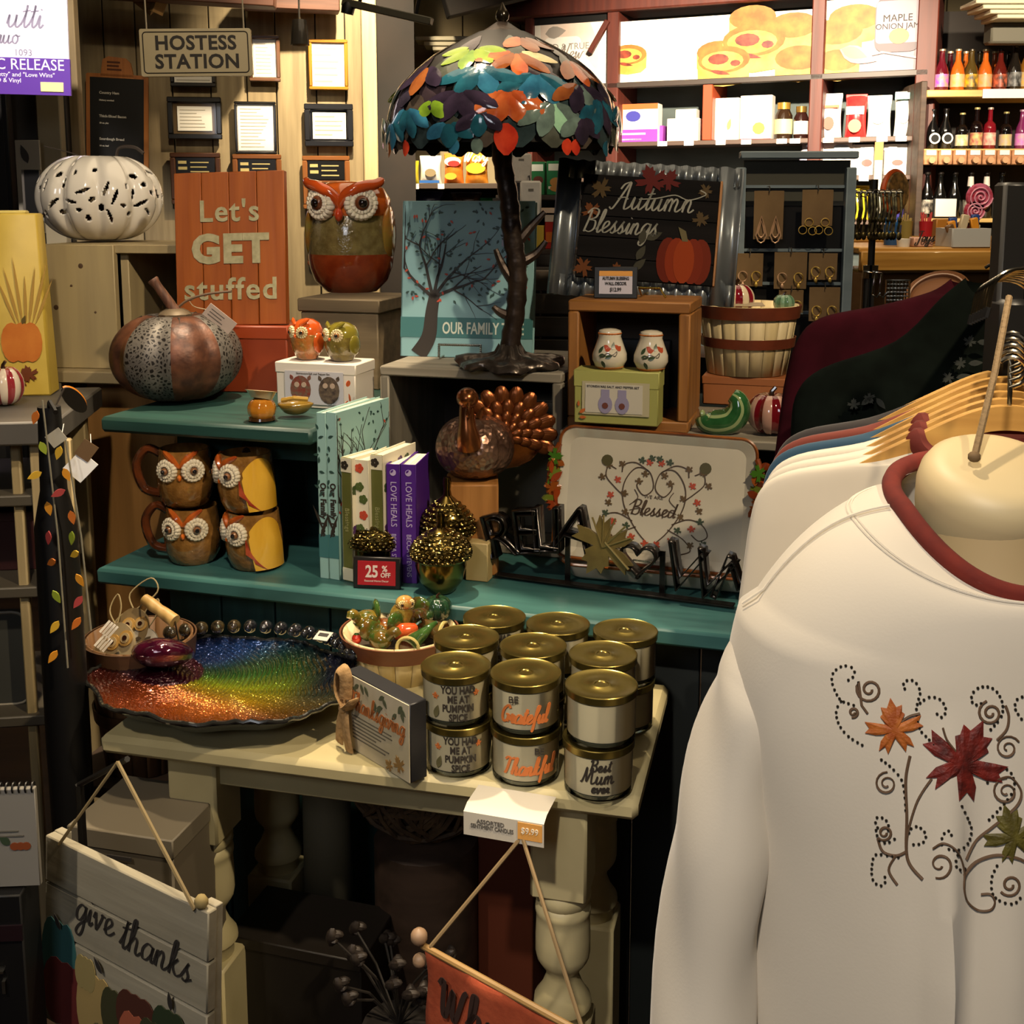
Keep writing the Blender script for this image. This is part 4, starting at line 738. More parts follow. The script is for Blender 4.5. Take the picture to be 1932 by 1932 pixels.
# --- owls
def scallop(g, r, n, y=0, fl=.35):
    for i in range(n):
        a = 2*PI*i/n; g.ell((r*.8*math.cos(a), y, r*.8*math.sin(a)), (r*.24, r*fl, r*.24), 8, 6)
    for i in range(n-2):
        a = 2*PI*i/(n-2)+.2; g.ell((r*.52*math.cos(a), y-r*.08, r*.52*math.sin(a)), (r*.2, r*fl, r*.2), 8, 6)
    return g.ell((0, y+r*.1, 0), (r*.85, r*fl, r*.85), 14, 8)
def eye(t, x, y, z, r, rz, white='e6dcc6', iris='6a3a20', n=16, pr=.3, tilt=0):
    e = O('eye', scallop(G(), r, n), mat(white, .25, coat=.5), t, (x, y, z), (tilt, 0, rz))
    O('iris', G().ell((0, -r*.3, 0), (r*pr*1.5, r*.3, r*pr*1.5), 14, 8), mat(iris, .2, coat=.6), e); O('pupil', G().ell((0, -r*.42, 0), (r*pr, r*.3, r*pr), 14, 8), mat('120c0a', .08, coat=1), e)
p = back(at(664, 554, 1.386), .08); u = wp(1, p); Wd, Hd = 157*u, 208*u
t = thing('owl_cookie_jar', 'large ceramic owl jar with orange head and rust body', 'cookie jar', p, TH*.4); rr = Wd/2
def ob(a, r, z): return r, z
O('body', G().lathe([(rr*.6, 0), (rr*.68, .008), (rr*.87, Hd*.1), (rr*.98, Hd*.22), (rr*1.01, Hd*.3), (rr*1.01, Hd*.34)], 36, cap=(1, 0)), mat('7c2e13', .12, 0, '8e3b1a', (40, 40, 40), coat=1, bump=.2), t)
O('breast', G().lathe([(rr*1.01, Hd*.34), (rr*1.0, Hd*.5), (rr*.95, Hd*.63), (rr*.88, Hd*.7)], 36, cap=(0, 0)), mat('62552f', .14, 0, '7d6f42', (50, 50, 50), coat=1, bump=.5, bs=120), t)
O('head', G().lathe([(rr*.9, Hd*.68), (rr*.97, Hd*.72), (rr*.95, Hd*.82), (rr*.8, Hd*.92), (rr*.5, Hd*.975), (rr*.02, Hd*.985)], 36, cap=(0, 0)), mat('c4581a', .12, 0, 'd06824', (30, 30, 30), coat=1), t)
for s in (-1, 1):
    O('ear_tuft', G().tube(smooth_path([(0, -rr*.98, Hd*.75), (s*rr*.12, -rr*1.0, Hd*.85), (s*rr*.45, -rr*.93, Hd*.92), (s*rr*.8, -rr*.65, Hd*.955), (s*rr*.92, -rr*.5, Hd*1.0)], 4), [rr*.06, rr*.07, rr*.1, rr*.11, rr*.12, rr*.13, rr*.14, rr*.14, rr*.14, rr*.14, rr*.14, rr*.13, rr*.12, rr*.11, rr*.1, rr*.08, rr*.04], 10), mat('c04c1a', .12, coat=1), t)
    eye(t, s*rr*.47, -rr*.84, Hd*.79, rr*.4, s*.5, n=20)
    O('wing', G().ell((s*rr*.93, 0, Hd*.52), (rr*.14, rr*.5, Hd*.25), 16, 10), mat('a5622a', .12, 0, '8a7a30', (8, 8, 20), coat=1), t)
O('beak', G().ell((0, -rr*1.04, Hd*.69), (rr*.1, rr*.12, Hd*.06), 12, 8), mat('c23f1c', .12, coat=1), t)
# small salt and pepper owls on their white box
bx = at(523, 767, ZU); b2 = at(667, 777, ZU); u = wp(1, bx); Wb, Hb, Db = (b2-bx).length, 86*u, .095
def facebox(name, label, p, W, Hh, Dp, col, cat='box', rz=TH): 
    t = thing(name, label, cat, p, rz); O('carton', G().box((W/2, Dp/2, Hh/2), (W, Dp, Hh), .002), mat(col, .5), t); return t
t = facebox('gift_box', 'white gift box picturing two owls under owl shakers', bx, Wb, Hb, Db, 'cfc6ba')
O('lid', G().box((Wb/2, Db/2, Hb*.87), (Wb+.004, Db+.004, Hb*.24), .002), mat('d5ccc0', .5), t).location.z = .001
flat('window_print', [rc(Wb*.12, Hb*.1, Wb*.86, Hb*.82)], mat('b9b7bd', .4), t, (0, -.0025, 0))
for x, c_ in ((.32, '7a3026'), (.68, '3f3430')):
    flat('owl_print', [poly_disc(Wb*x, Hb*.42, Wb*.13, Hb*.3, 18), leaf2(Wb*(x-.1), Hb*.62, .012, .008, 2), leaf2(Wb*(x+.1), Hb*.62, .012, .008, 1.2)], mat(c_, .5, 0, '6a5a4a', (120, 120, 120)), t, (0, -.0034, 0))
    flat('owl_eye_print', [poly_disc(Wb*(x+s*.045), Hb*.52, .0055) for s in (-1, 1)], mat('b09a88', .5), t, (0, -.0044, 0))
text('Stoneware Salt and Pepper Set', .006, mat('6a6460', .6), t, (Wb*.48, -.0036, Hb*.75)); flat('side_print', [poly_disc(-.04, Hb*.66, .01, .006), leaf2(-.06, Hb*.2, .02, .008, .5), leaf2(-.03, Hb*.25, .02, .008, 2)], mat('b8562a', .5), t, (Wb+.0024, 0, 0), (0, 0, PI/2))
def small_owl(px, w, h, y, headc, bodyc, bc2, label):
    p = off(bx, wp(px-523, bx), .045, Hb+.001); u = wp(1, p); t = thing('owl_shaker', label, 'shaker', p, TH+R(-18)); r = w/2*u; Hh = h*u
    O('body', G().lathe([(r*.5, 0), (r*.6, .002), (r*.9, Hh*.25), (r, Hh*.5), (r*.96, Hh*.62)], 28, cap=(1, 0)), mat(bodyc, .12, 0, bc2, (70, 70, 40), coat=1, bump=.5, bs=160), t)
    O('head', G().lathe([(r*.96, Hh*.62), (r*.92, Hh*.75), (r*.75, Hh*.88), (r*.4, Hh*.97), (.0005, Hh)], 28, cap=(0, 0)), mat(headc, .12, coat=1), t)
    for s in (-1, 1):
        eye(t, s*r*.4, -r*.82, Hh*.68, r*.36, s*.45, 'c9b78c', '8a5a30', 14)
        O('ear_tuft', G().tube([(s*r*.2, -r*.75, Hh*.84), (s*r*.5, -r*.6, Hh*.94), (s*r*.65, -r*.45, Hh*1.0)], [r*.1, r*.13, r*.04], 8), mat(headc, .12, coat=1), t)
        O('wing', G().ell((s*r*.95, 0, Hh*.42), (r*.12, r*.45, Hh*.25), 12, 8), mat(headc, .12, coat=1), t)
    O('beak', G().ell((0, -r*.98, Hh*.58), (r*.09, r*.1, Hh*.05), 8, 6), mat('b8501c', .15, coat=1), t)
small_owl(568, 64, 78, 677, 'b04a1a', '8a6a34', 'a8622a', 'orange headed ceramic owl shaker on white owl box'); small_owl(640, 68, 74, 680, '6f6522', '5a4c22', '7a6a30', 'olive green ceramic owl shaker on white owl box')
# --- orange sign "Let's GET stuffed" on its block
p = back(at(338, 757, ZU), .12); u = wp(1, p); sb = thing('orange_box', 'burnt orange box with ledge under orange stuffed sign', 'box', p, TH+R(10)); Wb2 = 212*u
m_or = wood('86420f', '964f16', .5, 2, 6); zt = .145
O('box_body', G().box((Wb2/2, .07, zt/2), (Wb2, .13, zt), .003), mat('7c2d10', .5, 0, '8c3714', (9, 9, 9)), sb); O('box_lid', G().box((Wb2/2, .07, zt-.012), (Wb2+.006, .136, .03), .003), mat('8f3814', .45), sb).location.z = .0005
p2 = V(p)+V((-.004, .02, zt)); u = wp(1, p2); ls = thing('wooden_sign', "burnt orange wooden sign reading Let's GET stuffed", 'sign', p2, TH+R(10), rot=(R(-6), R(-1.5), TH+R(10))); Hs = 286*u; Ws = 214*u
for i in range(4): O('plank', G().box((Ws*(i+.5)/4, .012, Hs/2), (Ws/4-.0012, .022, Hs), .0015), m_or, ls)
O('batten', G().box((Ws/2, .027, Hs*.25), (Ws*.9, .008, .03), .001).box((Ws/2, .027, Hs*.8), (Ws*.9, .008, .03), .001), m_dkwood, ls)
ml = mat('a8a07e', .6, 0, '8f8a68', (60, 60, 60))
def slab(s, xh, z, bold, cond=1):
    text(s, xh, ml, ls, (Ws*.5, -.0005, z), bold=bold, sp=1.12, cond=cond)
slab("Let's", Hs*.195, Hs*.68, .0012); slab('GET', Hs*.25, Hs*.415, .0045, 1.05); slab('stuffed', Hs*.2, Hs*.17, .0012, 1.04)
# --- lace pumpkin with twig stem
p = back(at(338, 772, ZU), .11); u = wp(1, p); pk = thing('metal_pumpkin', 'bronze and grey lace patterned pumpkin with twig stem', 'pumpkin', p, 0); r, h = 121*u, 168*u
cop = mat('38211a', .45, .35, '70452f', (22, 22, 22), bump=.3, bs=60)
g = pumpkin(G(), (0, 0, 0), r, h, 8, .07, 96, 22, .12)
n_ = 96
for i, f in enumerate(g.f[:-2]): g.m[i] = int(((i % n_)/n_*8+.75)) % 2
O('shell', g, [m_lace, cop], pk, smooth=60)
for k in range(8): O('rib_groove', G().tube([(r*1.0*math.sin(PI*j/14)**.8*.945*math.cos(PI/8+k*PI/4-PI/8+PI/8), r*math.sin(PI*j/14)**.8*.945*math.sin(k*PI/4+PI/8), h/2-math.cos(PI*j/14)*h/2) for j in range(2, 13)], .003, 5), mat('3a322c', .5, .5), pk)
O('crown', G().lathe([(r*.24, h*.93), (r*.25, h*.97), (r*.2, h*1.0), (r*.12, h*1.03)], 20, fx=lambda a, q, z: (q*(1+.06*math.cos(10*a)), z)), mat('6a5c48', .5, .3), pk)
O('stem', G().tube(smooth_path([(r*.0, 0, h*1.0), (-r*.1, -.005, h*1.13), (-r*.22, -.01, h*1.27), (-r*.3, -.012, h*1.36)], 4), [r*.1, r*.09, r*.08, r*.08, r*.078, r*.075, r*.075, r*.072, r*.07, r*.072, r*.08, r*.09, r*.08][:13], 9), wood('4a2e20', '6d4834', .6, 2, 20), pk)
O('twig', G().tube(smooth_path([(r*.02, 0, h*1.02), (r*.2, 0, h*1.12), (r*.5, 0, h*1.19), (r*.88, .0, h*1.22)], 4), .003, 6), mat('5a4634', .7), pk)
O('tag_string', G().tube(smooth_path([(r*.22, 0, h*1.12), (r*.3, 0, h*1.05), (r*.52, -.01, h*1.02)], 4), .001, 4), mat('a89878', .7), pk)
tg = O('price_tag', G().box((0, 0, 0), (.068, .0015, .03), .0005), mat('9a8a80', .6), pk, (r*.74, -.03, h*.93), (0, R(40), .1)); flat('print', lines(-.025, -.01, .025, .01, 3, 4), mat('5a504a', .6), tg, (0, -.0009, 0))
# --- white pierced pumpkin lantern (real holes)
p = back(at(193, 459, 1.505), .1); u = wp(1, p); wpk = thing('pumpkin_lantern', 'white glazed pierced pumpkin lantern on pale crate', 'pumpkin', p, 0); r, h = 114*u, 164*u
g = pumpkin(G(), (0, 0, 0), r, h, 10, .1, 300, 120, .1); q = random.Random(12); H_ = []
for i in range(84):
    H_.append(((i*2.39996) % (2*PI), .26+.62*((i*.7548) % 1), q.uniform(-1.2, 1.2) if q.random() < .6 else q.uniform(1.2, 1.9), *q.choice(((.0075, .0058), (.0085, .0065), (.007, .005), (.019, .0042), (.015, .004)))))
keep = []
for f in g.f:
    c = sum((V(g.v[i]) for i in f), V())/len(f); a = math.atan2(c.y, c.x) % (2*PI); z = c.z/h; cut = z > .965 and c.xy.length < r*.42 or len(f) > 4 and c.z > h/2
    if not cut and .12 < z < .93:
        for ha, hz_, rot, l_, w_ in H_:
            da = (a-ha+PI) % (2*PI)-PI
            if abs(da) > .4: continue
            dx, dz = da*r*.95, (z-hz_)*h; e, f2 = dx*math.cos(rot)+dz*math.sin(rot), -dx*math.sin(rot)+dz*math.cos(rot)
            if (e/l_)**2+(f2/w_)**2 < 1: cut = True; break
    if not cut: keep.append(f)
g.f = keep; g.m = [0]*len(keep)
o = O('shell', g, [mat('d2ccc0', .1, coat=1), mat('4a3420', .7)], wpk, smooth=80); md = o.modifiers.new('wall', 'SOLIDIFY'); md.thickness = .006; md.offset = -1; md.material_offset = 1
O('candle', G().lathe([(.03, .006), (.03, .06), (.004, .062)], 16), mat('a8603a', .5), wpk); O('twig_stem', G().tube(smooth_path([(-.2*r, 0, h*.95), (-.5*r, 0, h*1.02), (-.85*r, -.01, h*1.08)], 4), .0012, 5).tube(smooth_path([(.3*r, 0, h*.93), (.35*r, 0, h*1.06), (.6*r, 0, h*1.07), (.75*r, 0, h*1.0)], 5), .004, 6), mat('2a2018', .6), wpk)
# --- amber ceramic pot and leaf dish on upper shelf
p = at(488, 800, ZU+.0); p = V((p.x, p.y+.03, ZU)); u = wp(1, p); r = 27*u
t = thing('amber_pot', 'small amber glazed acorn shaped pot at shelf edge', 'pot', p, 0); am = mat('a8661a', .1, 0, 'c98a30', (9, 9, 40), coat=1)
O('pot', pumpkin(G(), (0, 0, 0), r, 46*u, 10, .05, 40, 14, .05), am, t); O('foot_ring', G().lathe([(r*.8, 0), (r*.95, .003), (r*.9, .008)], 24), mat('3a2410', .2, coat=1), t); O('rim', G().lathe([(r*.7, 42*u), (r*1.0, 56*u), (r*1.15, 58*u), (r*.8, 54*u), (r*.5, 44*u)], 24, fx=lambda a, q, z: (q, z+.006*math.cos(a+2))), mat('c8b890', .12, coat=1), t)
p = off(p, .045, .05); t = thing('leaf_dish', 'olive glazed shallow leaf dish behind amber pot', 'dish', p, 0)
O('dish', G().grid(lambda a, b: (b*r*1.25*math.cos(2*PI*a)*(1+.06*math.cos(10*PI*a)), b*r*.9*math.sin(2*PI*a), .006+.022*b**3), 40, 8, cu=True), mat('6a5220', .12, 0, '8a6e2c', (20, 20, 20), coat=1), t).modifiers.new('s', 'SOLIDIFY').thickness = .004
O('leaf_stem', G().tube([(-r*.9, 0, .034), (0, -.01, .04), (r*.9, .0, .036)], .005, 7), mat('9a7a34', .15, coat=1), t)
# --- owl mugs
def mug(px, py, z, turn, label, wings=True):
    p = at(px, py, z); p = V((p.x, p.y+.052, z)) if z < ZL+.01 else V((px, py, z)); r = .053; Hh = .113
    t = thing('owl_mug', label, 'mug', p, turn)
    O('cup', G().lathe([(r*.74, 0), (r*.84, .005), (r*.98, Hh*.2), (r*1.05, Hh*.42), (r*1.02, Hh*.65), (r*.94, Hh*.9), (r*.92, Hh), (r*.86, Hh), (r*.86, Hh*.9), (r*.9, Hh*.5), (r*.6, .012)], 36), mat('6d4a20', .12, 0, '8a6230', (60, 60, 60), coat=1, bump=.4, bs=110), t)
    m_f = mat('b0581e', .12, 0, '8a3a16', (30, 30, 30), coat=1)
    for s in (-1, 1):
        eye(t, s*r*.47, -r*.9, Hh*.68, r*.43, s*.48, 'd0c6ae', '7a5030', 18, .22)
        O('brow', G().tube(smooth_path([(0, -r*1.0, Hh*.74), (s*r*.3, -r*.95, Hh*.9), (s*r*.62, -r*.66, Hh*1.0)], 4), [r*.06, r*.08, r*.1, r*.12, r*.13, r*.12, r*.1, r*.08, r*.04], 8), m_f, t)
        if wings: O('wing', G().grid(lambda a, b: ((r*(1.09-.22*max(0, b-.55)))*math.sin(s*(.9+1.3*a+.25*(1-b))), -(r*(1.09-.22*max(0, b-.55)))*math.cos(s*(.9+1.3*a+.25*(1-b))), Hh*(.06+.3*(1-a)**2*0+b*(.98-.35*(1-a)**3-.25*a**3))), 14, 8, flip=s < 0), mat('c08f22', .12, 0, 'd6a63a', (30, 30, 9), coat=1, bump=.2), t)
        if wings: O('wing_patch', G().grid(lambda a, b: ((r*1.12)*math.sin(s*(.85+.75*a*(.4+.6*(1-b)))), -(r*1.12)*math.cos(s*(.85+.75*a*(.4+.6*(1-b)))), Hh*(.5-.38*a+.28*(b-.5)*(1-.5*a))), 8, 6, flip=s > 0), mat('8a2a1c', .12, 0, 'b05030', (60, 60, 60), coat=1), t)
    O('beak', G().ell((0, -r*1.02, Hh*.56), (r*.09, r*.12, Hh*.06), 8, 6), mat('c8641c', .15, coat=1), t)
    O('handle', G().tube(smooth_path([(0, r*.85, Hh*.9), (0, r*1.35, Hh*1.0), (0, r*1.75, Hh*.72), (0, r*1.5, Hh*.3), (0, r*.9, Hh*.2)], 5), [r*.17]*21, 9), mat('2a2018', .15, 0, '5a2c14', (25, 25, 25), coat=1), t)
    return t
a = mug(352, 1072, ZL, R(-4), 'owl mug facing front, lower of left stack', False); b = mug(470, 1083, ZL, R(-52), 'owl mug turned away, lower of right stack by books')
pa, pb = a.location, b.location
c = dup(a, V((pa.x-.012, pa.y+.008, ZL+.1145)), R(4), 'owl mug facing front, on top of left stack'); d = dup(b, V((pb.x-.012, pb.y+.004, ZL+.1145)), R(-50), 'owl mug with yellow wing, on top of right stack')
for m_, k in ((a, 1), (c, 1)):
    for ch in kids(m_):
        if ch.name.startswith('handle'): ch.rotation_euler = (0, 0, R(95))
for m_ in (b, d):
    for ch in kids(m_):
        if ch.name.startswith('handle'): ch.rotation_euler = (0, 0, R(62))
for m_ in (a, b, c, d): m_['group'] = 'owl mugs on the turquoise shelf'
# --- books
def book(px0, px1, pyb, pyt, pe, label, col, cover, spine=None, name='book', group=None, pages='d8d0bc', bind=True):
    P0 = at(px0, pyb, ZL); P1 = at(px1, pyb+2, ZL); zt = aty(px0, pyt, P0.y).z; e = at(pe[0], pe[1], zt); b0_ = at(px1, pyt, zt); d = e-b0_; th = (P1-P0).xy.length; L = d.xy.length; rz = math.atan2(d.y, d.x)-PI/2
    th = abs((P1-P0).xy.dot(V((math.cos(rz), math.sin(rz))))); Hh = zt-ZL
    t = thing(name, label, 'book', P0, rz, group); c = .0022
    O('pages', G().box((th/2, L/2, Hh/2), (th-2*c, L-.006, Hh-.006)), mat(pages, .8, 0, 'b8b09c', (600, 3, 3)), t)
    for x in (c/2, th-c/2): O('cover', G().box((x, L/2, Hh/2), (c, L, Hh), .0007), cover, t)
    O('spine', G().box((th/2, c/2, Hh/2), (th, c, Hh), .0007), spine or cover, t)
    return t, th, L, Hh
m_mint = mat('8fb5b0', .45); m_leafd = mat('2a4640', .5); m_redl = mat('b5452c', .5); m_trunk = mat('2c2620', .5); m_tealp = mat('3b6d70', .45)
def tree_print(t, x0, x1, z0, z1, plane, seed, n=70, trunk=True, th=.0008, s=1):      # a printed tree with leaves on a cover; plane=(loc, rot)
    q = random.Random(seed); W, Hh = x1-x0, z1-z0; g = G(); L1 = []; L2 = []
    bx_ = x0+W*.21
    def br(x, z, a, l, w, dpt):
        pts = [(x, z)]
        for k in range(5): a += q.uniform(-.16, .16); x += l/5*math.cos(a); z += l/5*math.sin(a); pts.append((x, z))
        pts = [(min(max(px_, x0+.002), x1-.002), min(max(pz_, z0), z1-.002)) for px_, pz_ in pts]
        g.rib(pts, lambda tt, a_, b_: w*(1-.6*tt), 0, th)
        if dpt:
            for k in range(3): i = q.randint(2, 5); br(*pts[i], a+q.uniform(-.9, .9), l*.68, w*.42, dpt-1)
    if trunk: g.rib(smooth_path([(bx_-W*.08, z0), (bx_, z0+Hh*.12), (bx_+W*.02, z0+Hh*.28), (bx_+W*.04, z0+Hh*.4)], 5), lambda tt, a_, b_: W*(.13-.05*tt), 0, th)
    for a in (.45, 1.0, 1.5, 2.0, 2.6): br(bx_+W*.03, z0+Hh*.38, a, Hh*.36, W*.028, 2)
    for i in range(n):
        x, z = q.uniform(x0+.004, x1-.006), q.uniform(z0+Hh*.36, z1-.005); (L2 if q.random() < .16 else L1).append(leaf2(x, z, .0085*s, .0042*s, q.uniform(0, 6.3), 4))
    loc, rot = plane
    O('tree_print', g, m_trunk, t, loc, rot, smooth=0); flat('leaf_print', L1, m_leafd, t, loc, rot, th); flat('red_leaf_print', L2, m_redl, t, loc, rot, th)
A_ = None
for i, (x0, x1, yb, yt, pe, lb) in enumerate(((604, 622, 1090, 778, (715, 748), 'pale blue tree album, outermost of upright row'), (622, 643, 1092, 777, (742, 748), 'pale blue tree album with leafy cover facing floral books'))):
    t, th, L, Hh = book(x0, x1, yb, yt, pe, lb, '', m_mint, name='tree_album', group='tree albums on the turquoise shelf')
    text('Our Family Tree', .017, m_trunk, t, (th*.3, -.0004, Hh*.42), (0, PI/2, 0), cond=.9, bold=.0005); O('spine_band', G().box((th/2, -.0003, Hh*.2), (th*1.0, .001, Hh*.14)), m_tealp, t); flat('spine_twig', [leaf2(th*(.2+.09*(k*7 % 7)), Hh*(.5+.05*k), .012, .005, 1+k*1.7) for k in range(9)], m_leafd, t, (0, -.0003, 0)); flat('spine_branch', [leaf2(th*.2, Hh*.25, .05, .006, 1.2), leaf2(th*.5, Hh*.3, .05, .005, 2)], m_trunk, t, (0, -.0008, 0))
    if i: tree_print(t, 0, L, .003, Hh-.003, ((th+.0002, 0, 0), (0, 0, PI/2)), 5, 60)
t = book(586, 603, 1082, 790, (690, 752), 'third pale blue tree album, mostly hidden at the row end', '', m_mint, name='tree_album', group='tree albums on the turquoise shelf')[0] if False else None
m_oliv = mat('545726', .5, 0, '646630', (9, 9, 9)); m_flor = mat('d9d2b8', .5)
for i, (x0, x1, yb, yt, pe, lb) in enumerate(((648, 672, 1095, 862, (730, 845), 'olive spined floral book next to tree albums'), (703, 727, 1097, 857, (790, 832), 'olive spined floral book next to purple books'))):
    t, th, L, Hh = book(x0, x1, yb, yt, pe, lb, '', m_flor, m_oliv, name='floral_book', group='floral books on the turquoise shelf')
    O('spine_top', G().box((th/2, -.0004, Hh*.94), (th, .0012, Hh*.11)), m_flor, t); O('spine_foot', G().box((th/2, -.0004, Hh*.06), (th, .0012, Hh*.1)), m_flor, t); text('Blessings', .013, mat('8a8a5a', .5), t, (th*.35, -.0004, Hh*.5), (0, PI/2, 0))
    flat('flower_print', [poly_disc(th*.4+.005*math.cos(a), Hh*.94+.005*math.sin(a), .004, n=8) for a in (0, 1.26, 2.5, 3.77, 5.0)], mat('2c261e', .5), t, (0, -.0012, 0))
    fp = [(L*(.12+.2*(k % 4)), Hh*(.1+.16*(k//2 % 6))) for k in range(12)]
    for cc, sl in (('b03f24', fp[::3]), ('4a2a5a', fp[1::3]), ('3a4a24', fp[2::3])): flat('flower_print', [poly_disc(x+.006*math.cos(a), z+.006*math.sin(a), .005, n=7) for x, z in sl for a in (0, 1.26, 2.5, 3.77, 5.0)], mat(cc, .5), t, (th+.0002, 0, 0), (0, 0, PI/2))
t, th, L, Hh = book(673, 702, 1096, 866, (760, 842), 'cream floral book between two olive spined books', '', m_flor, name='floral_book', group='floral books on the turquoise shelf')
for cc, zs_ in (('b8442a', (.93, .55, .12)), ('5a3070', (.32, .08)), ('4a5a2a', (.78, .68, .44, .22))): flat('flower_print', [poly_disc(th*(.35+.25*(k % 2))+.005*math.cos(a), Hh*z+.005*math.sin(a), .0045, n=7) for k, z in enumerate(zs_) for a in (0, 1.26, 2.5, 3.77, 5.0)], mat(cc, .5), t, (0, -.0004, 0))
m_pur = mat('4a1f80', .4)
for i, (x0, x1, yb, yt, pe, lb) in enumerate(((732, 757, 1098, 875, (792, 850), 'purple book LOVE HEALS beside floral books'), (759, 787, 1100, 876, (812, 852), 'purple book LOVE HEALS beside gold acorns'))):
    t, th, L, Hh = book(x0, x1, yb, yt, pe, lb, '', m_pur, name='purple_book', group='purple books on the turquoise shelf', pages='e6e0d2')
    mw = mat('b8a8d0', .5); text('LOVE HEALS', .0165, mw, t, (th*.32, -.0004, Hh*.665), (0, PI/2, 0), cond=.95); text('BECCA STEVENS', .0125, mw, t, (th*.34, -.0004, Hh*.235), (0, PI/2, 0), cond=.9)
    flat('emblem', [poly_disc(th*.5, Hh*.93, .006)], mw, t, (0, -.0004, 0)); flat('emblem_mark', [leaf2(th*.5-.004, Hh*.93, .008, .004, .8)], m_pur, t, (0, -.0014, 0))
for k, (x, y, lb) in enumerate(((775, 858, 'cream paperback lying across top of purple books, upper'), (785, 870, 'white paperback lying across top of purple books, lower'))): pass
# --- OUR FAMILY TREE album on chain stand, on the grey crate
p = at(755, 682, 1.268); p = back(p, .085); u = wp(1, p); W, Hh = 252*u, 292*u
t = thing('family_tree_book', 'large pale blue book reading OUR FAMILY TREE behind lamp', 'book', p, 0, rot=(R(-7), 0, TH*.6))
O('pages', G().box((W/2, .015, Hh/2), (W-.008, .022, Hh-.008)), mat('d8d0bc', .8), t); m_ftb = mat('7fa8ae', .45)
for y in (.002, .028): O('cover', G().box((W/2, y, Hh/2), (W, .004, Hh), .001), m_ftb, t)
O('spine', G().box((.002, .015, Hh/2), (.004, .03, Hh), .001), m_ftb, t)
O('title_band', G().box((W/2, -.0004, Hh*.19), (W, .0012, Hh*.13)), m_tealp, t); tree_print(t, .004, W-.004, .004, Hh-.006, ((0, -.0012, 0), (0, 0, 0)), 9, 190, s=1.1)
text('OUR FAMILY TREE', Hh*.105, mat('c9d2c4', .5), t, (W*.32, -.0012, Hh*.152), cond=.62, bold=.0006, al='LEFT'); O('price_sticker', G().box((W*.79, -.001, Hh*.8), (.02, .001, .06), .0003), mat('a8a8bc', .5), t)
cs = thing('chain_stand', 'twisted silver wire easel before family tree book', 'easel', off(p, .1, -.015), 0, rot=(0, 0, TH*.6)); g = G(); chain = mat('a8a89a', .25, 1)
g.tube([(x*.004, -.012, .03) for x in range(23)], .0022, 6)
for i in range(22): g.ell((i*.004, -.012, .03), (.0028, .0032, .0032), 6, 5)
for i in range(7): g.ell((-.001, -.012-.0005*i, .03-i*.004), (.003, .003, .003), 6, 5); g.ell((.089, -.012, .03-i*.004), (.003, .003, .003), 6, 5)
O('twisted_wire', g, chain, cs, (0, 0, .002)); O('back_leg', G().tube([(0, -.012, .004), (0, .05, .003)], .002, 5).tube([(.089, -.012, .004), (.089, .05, .003)], .002, 5), chain, cs)
# --- stained glass lamp
p = back(at(962, 706, 1.268), .1); u = wp(1, V((p.x, p.y, 1.7)))
lp = thing('stained_glass_lamp', 'table lamp with leaf patterned stained glass shade and bronze tree trunk', 'lamp', p, 0)
brz = mat('2a211c', .4, .6, '41352d', (30, 30, 30), bump=.6, bs=45); q = random.Random(4); rb = 100*wp(1, p)
O('base', G().lathe([(rb*.9, 0), (rb, .006), (rb*.97, .015), (rb*.75, .021), (rb*.45, .022), (rb*.28, .028), (rb*.2, .045)], 60, fx=lambda a, r, z: (r*(1+.06*math.sin(7*a)+.03*math.sin(13*a+1)), z+.004*math.sin(5*a)*min(1, r/rb*1.2)+.003*math.sin(11*a))), mat('4c443e', .28, .8, '6a6058', (40, 40, 40), bump=1, bs=38), lp, smooth=70)
zr_ = 1.707-1.268; zt_ = aty(945, 62, p.y).z-1.268
tr = [aty(x, y, p.y)-p for x, y in ((963, 690), (964, 640), (972, 590), (976, 540), (974, 490), (966, 440), (962, 390), (955, 345), (948, 300), (946, 250))]
O('trunk', G().tube(smooth_path(tr, 4), [.03, .026, .023, .022]+[.0195+.0016*math.sin(i*2.3) for i in range(29)]+[.02]*4, 12), brz, lp, smooth=70)
for a in (((976, 540), (950, 505), (935, 470)), ((968, 470), (1000, 430), (1028, 400)), ((974, 500), (1010, 480), (1030, 455)), ((972, 600), (945, 590), (930, 578))):
    O('branch', G().tube(smooth_path([aty(x, y, p.y+(.0 if x < 980 else .01))-p for x, y in a], 4), [.014, .012, .011, .01, .009, .008, .007, .006, .005], 8), brz, lp)
O('rod', G().tube([(0, 0, zr_), (0, 0, zt_+.01)], .006, 8), brz, lp)
cx = aty(948, 200, p.y).x-p.x; Rs = 214*u; Hs_ = zt_-zr_
DP = [(-1, 1.0), (0, 1.0), (.15, 1.005), (.29, .985), (.425, .945), (.535, .88), (.66, .77), (.79, .61), (.9, .42), (1.01, .2)]
def dome(a, v, k=1.0):     # v 0 rim .. 1 crown
    r = Rs*k*next(a0_+(b0_-a0_)*(v-v0_)/(v1_-v0_) for (v0_, a0_), (v1_, b0_) in zip(DP, DP[1:]) if v <= v1_); z = zr_+Hs_*v
    return (cx+r*math.cos(a), r*math.sin(a), z)
lead = mat('1d1916', .4, .4); m_gdark = [mat(c_, .12, 0, d_, (30, 30, 30), coat=.6, bump=.15, bs=60) for c_, d_ in (('2b2328', '3d3238'), ('3a322c', '4d443c'), ('26222c', '342f3c'), ('3e4038', '50534a'), ('1f2a2c', '2d3a3c'))]
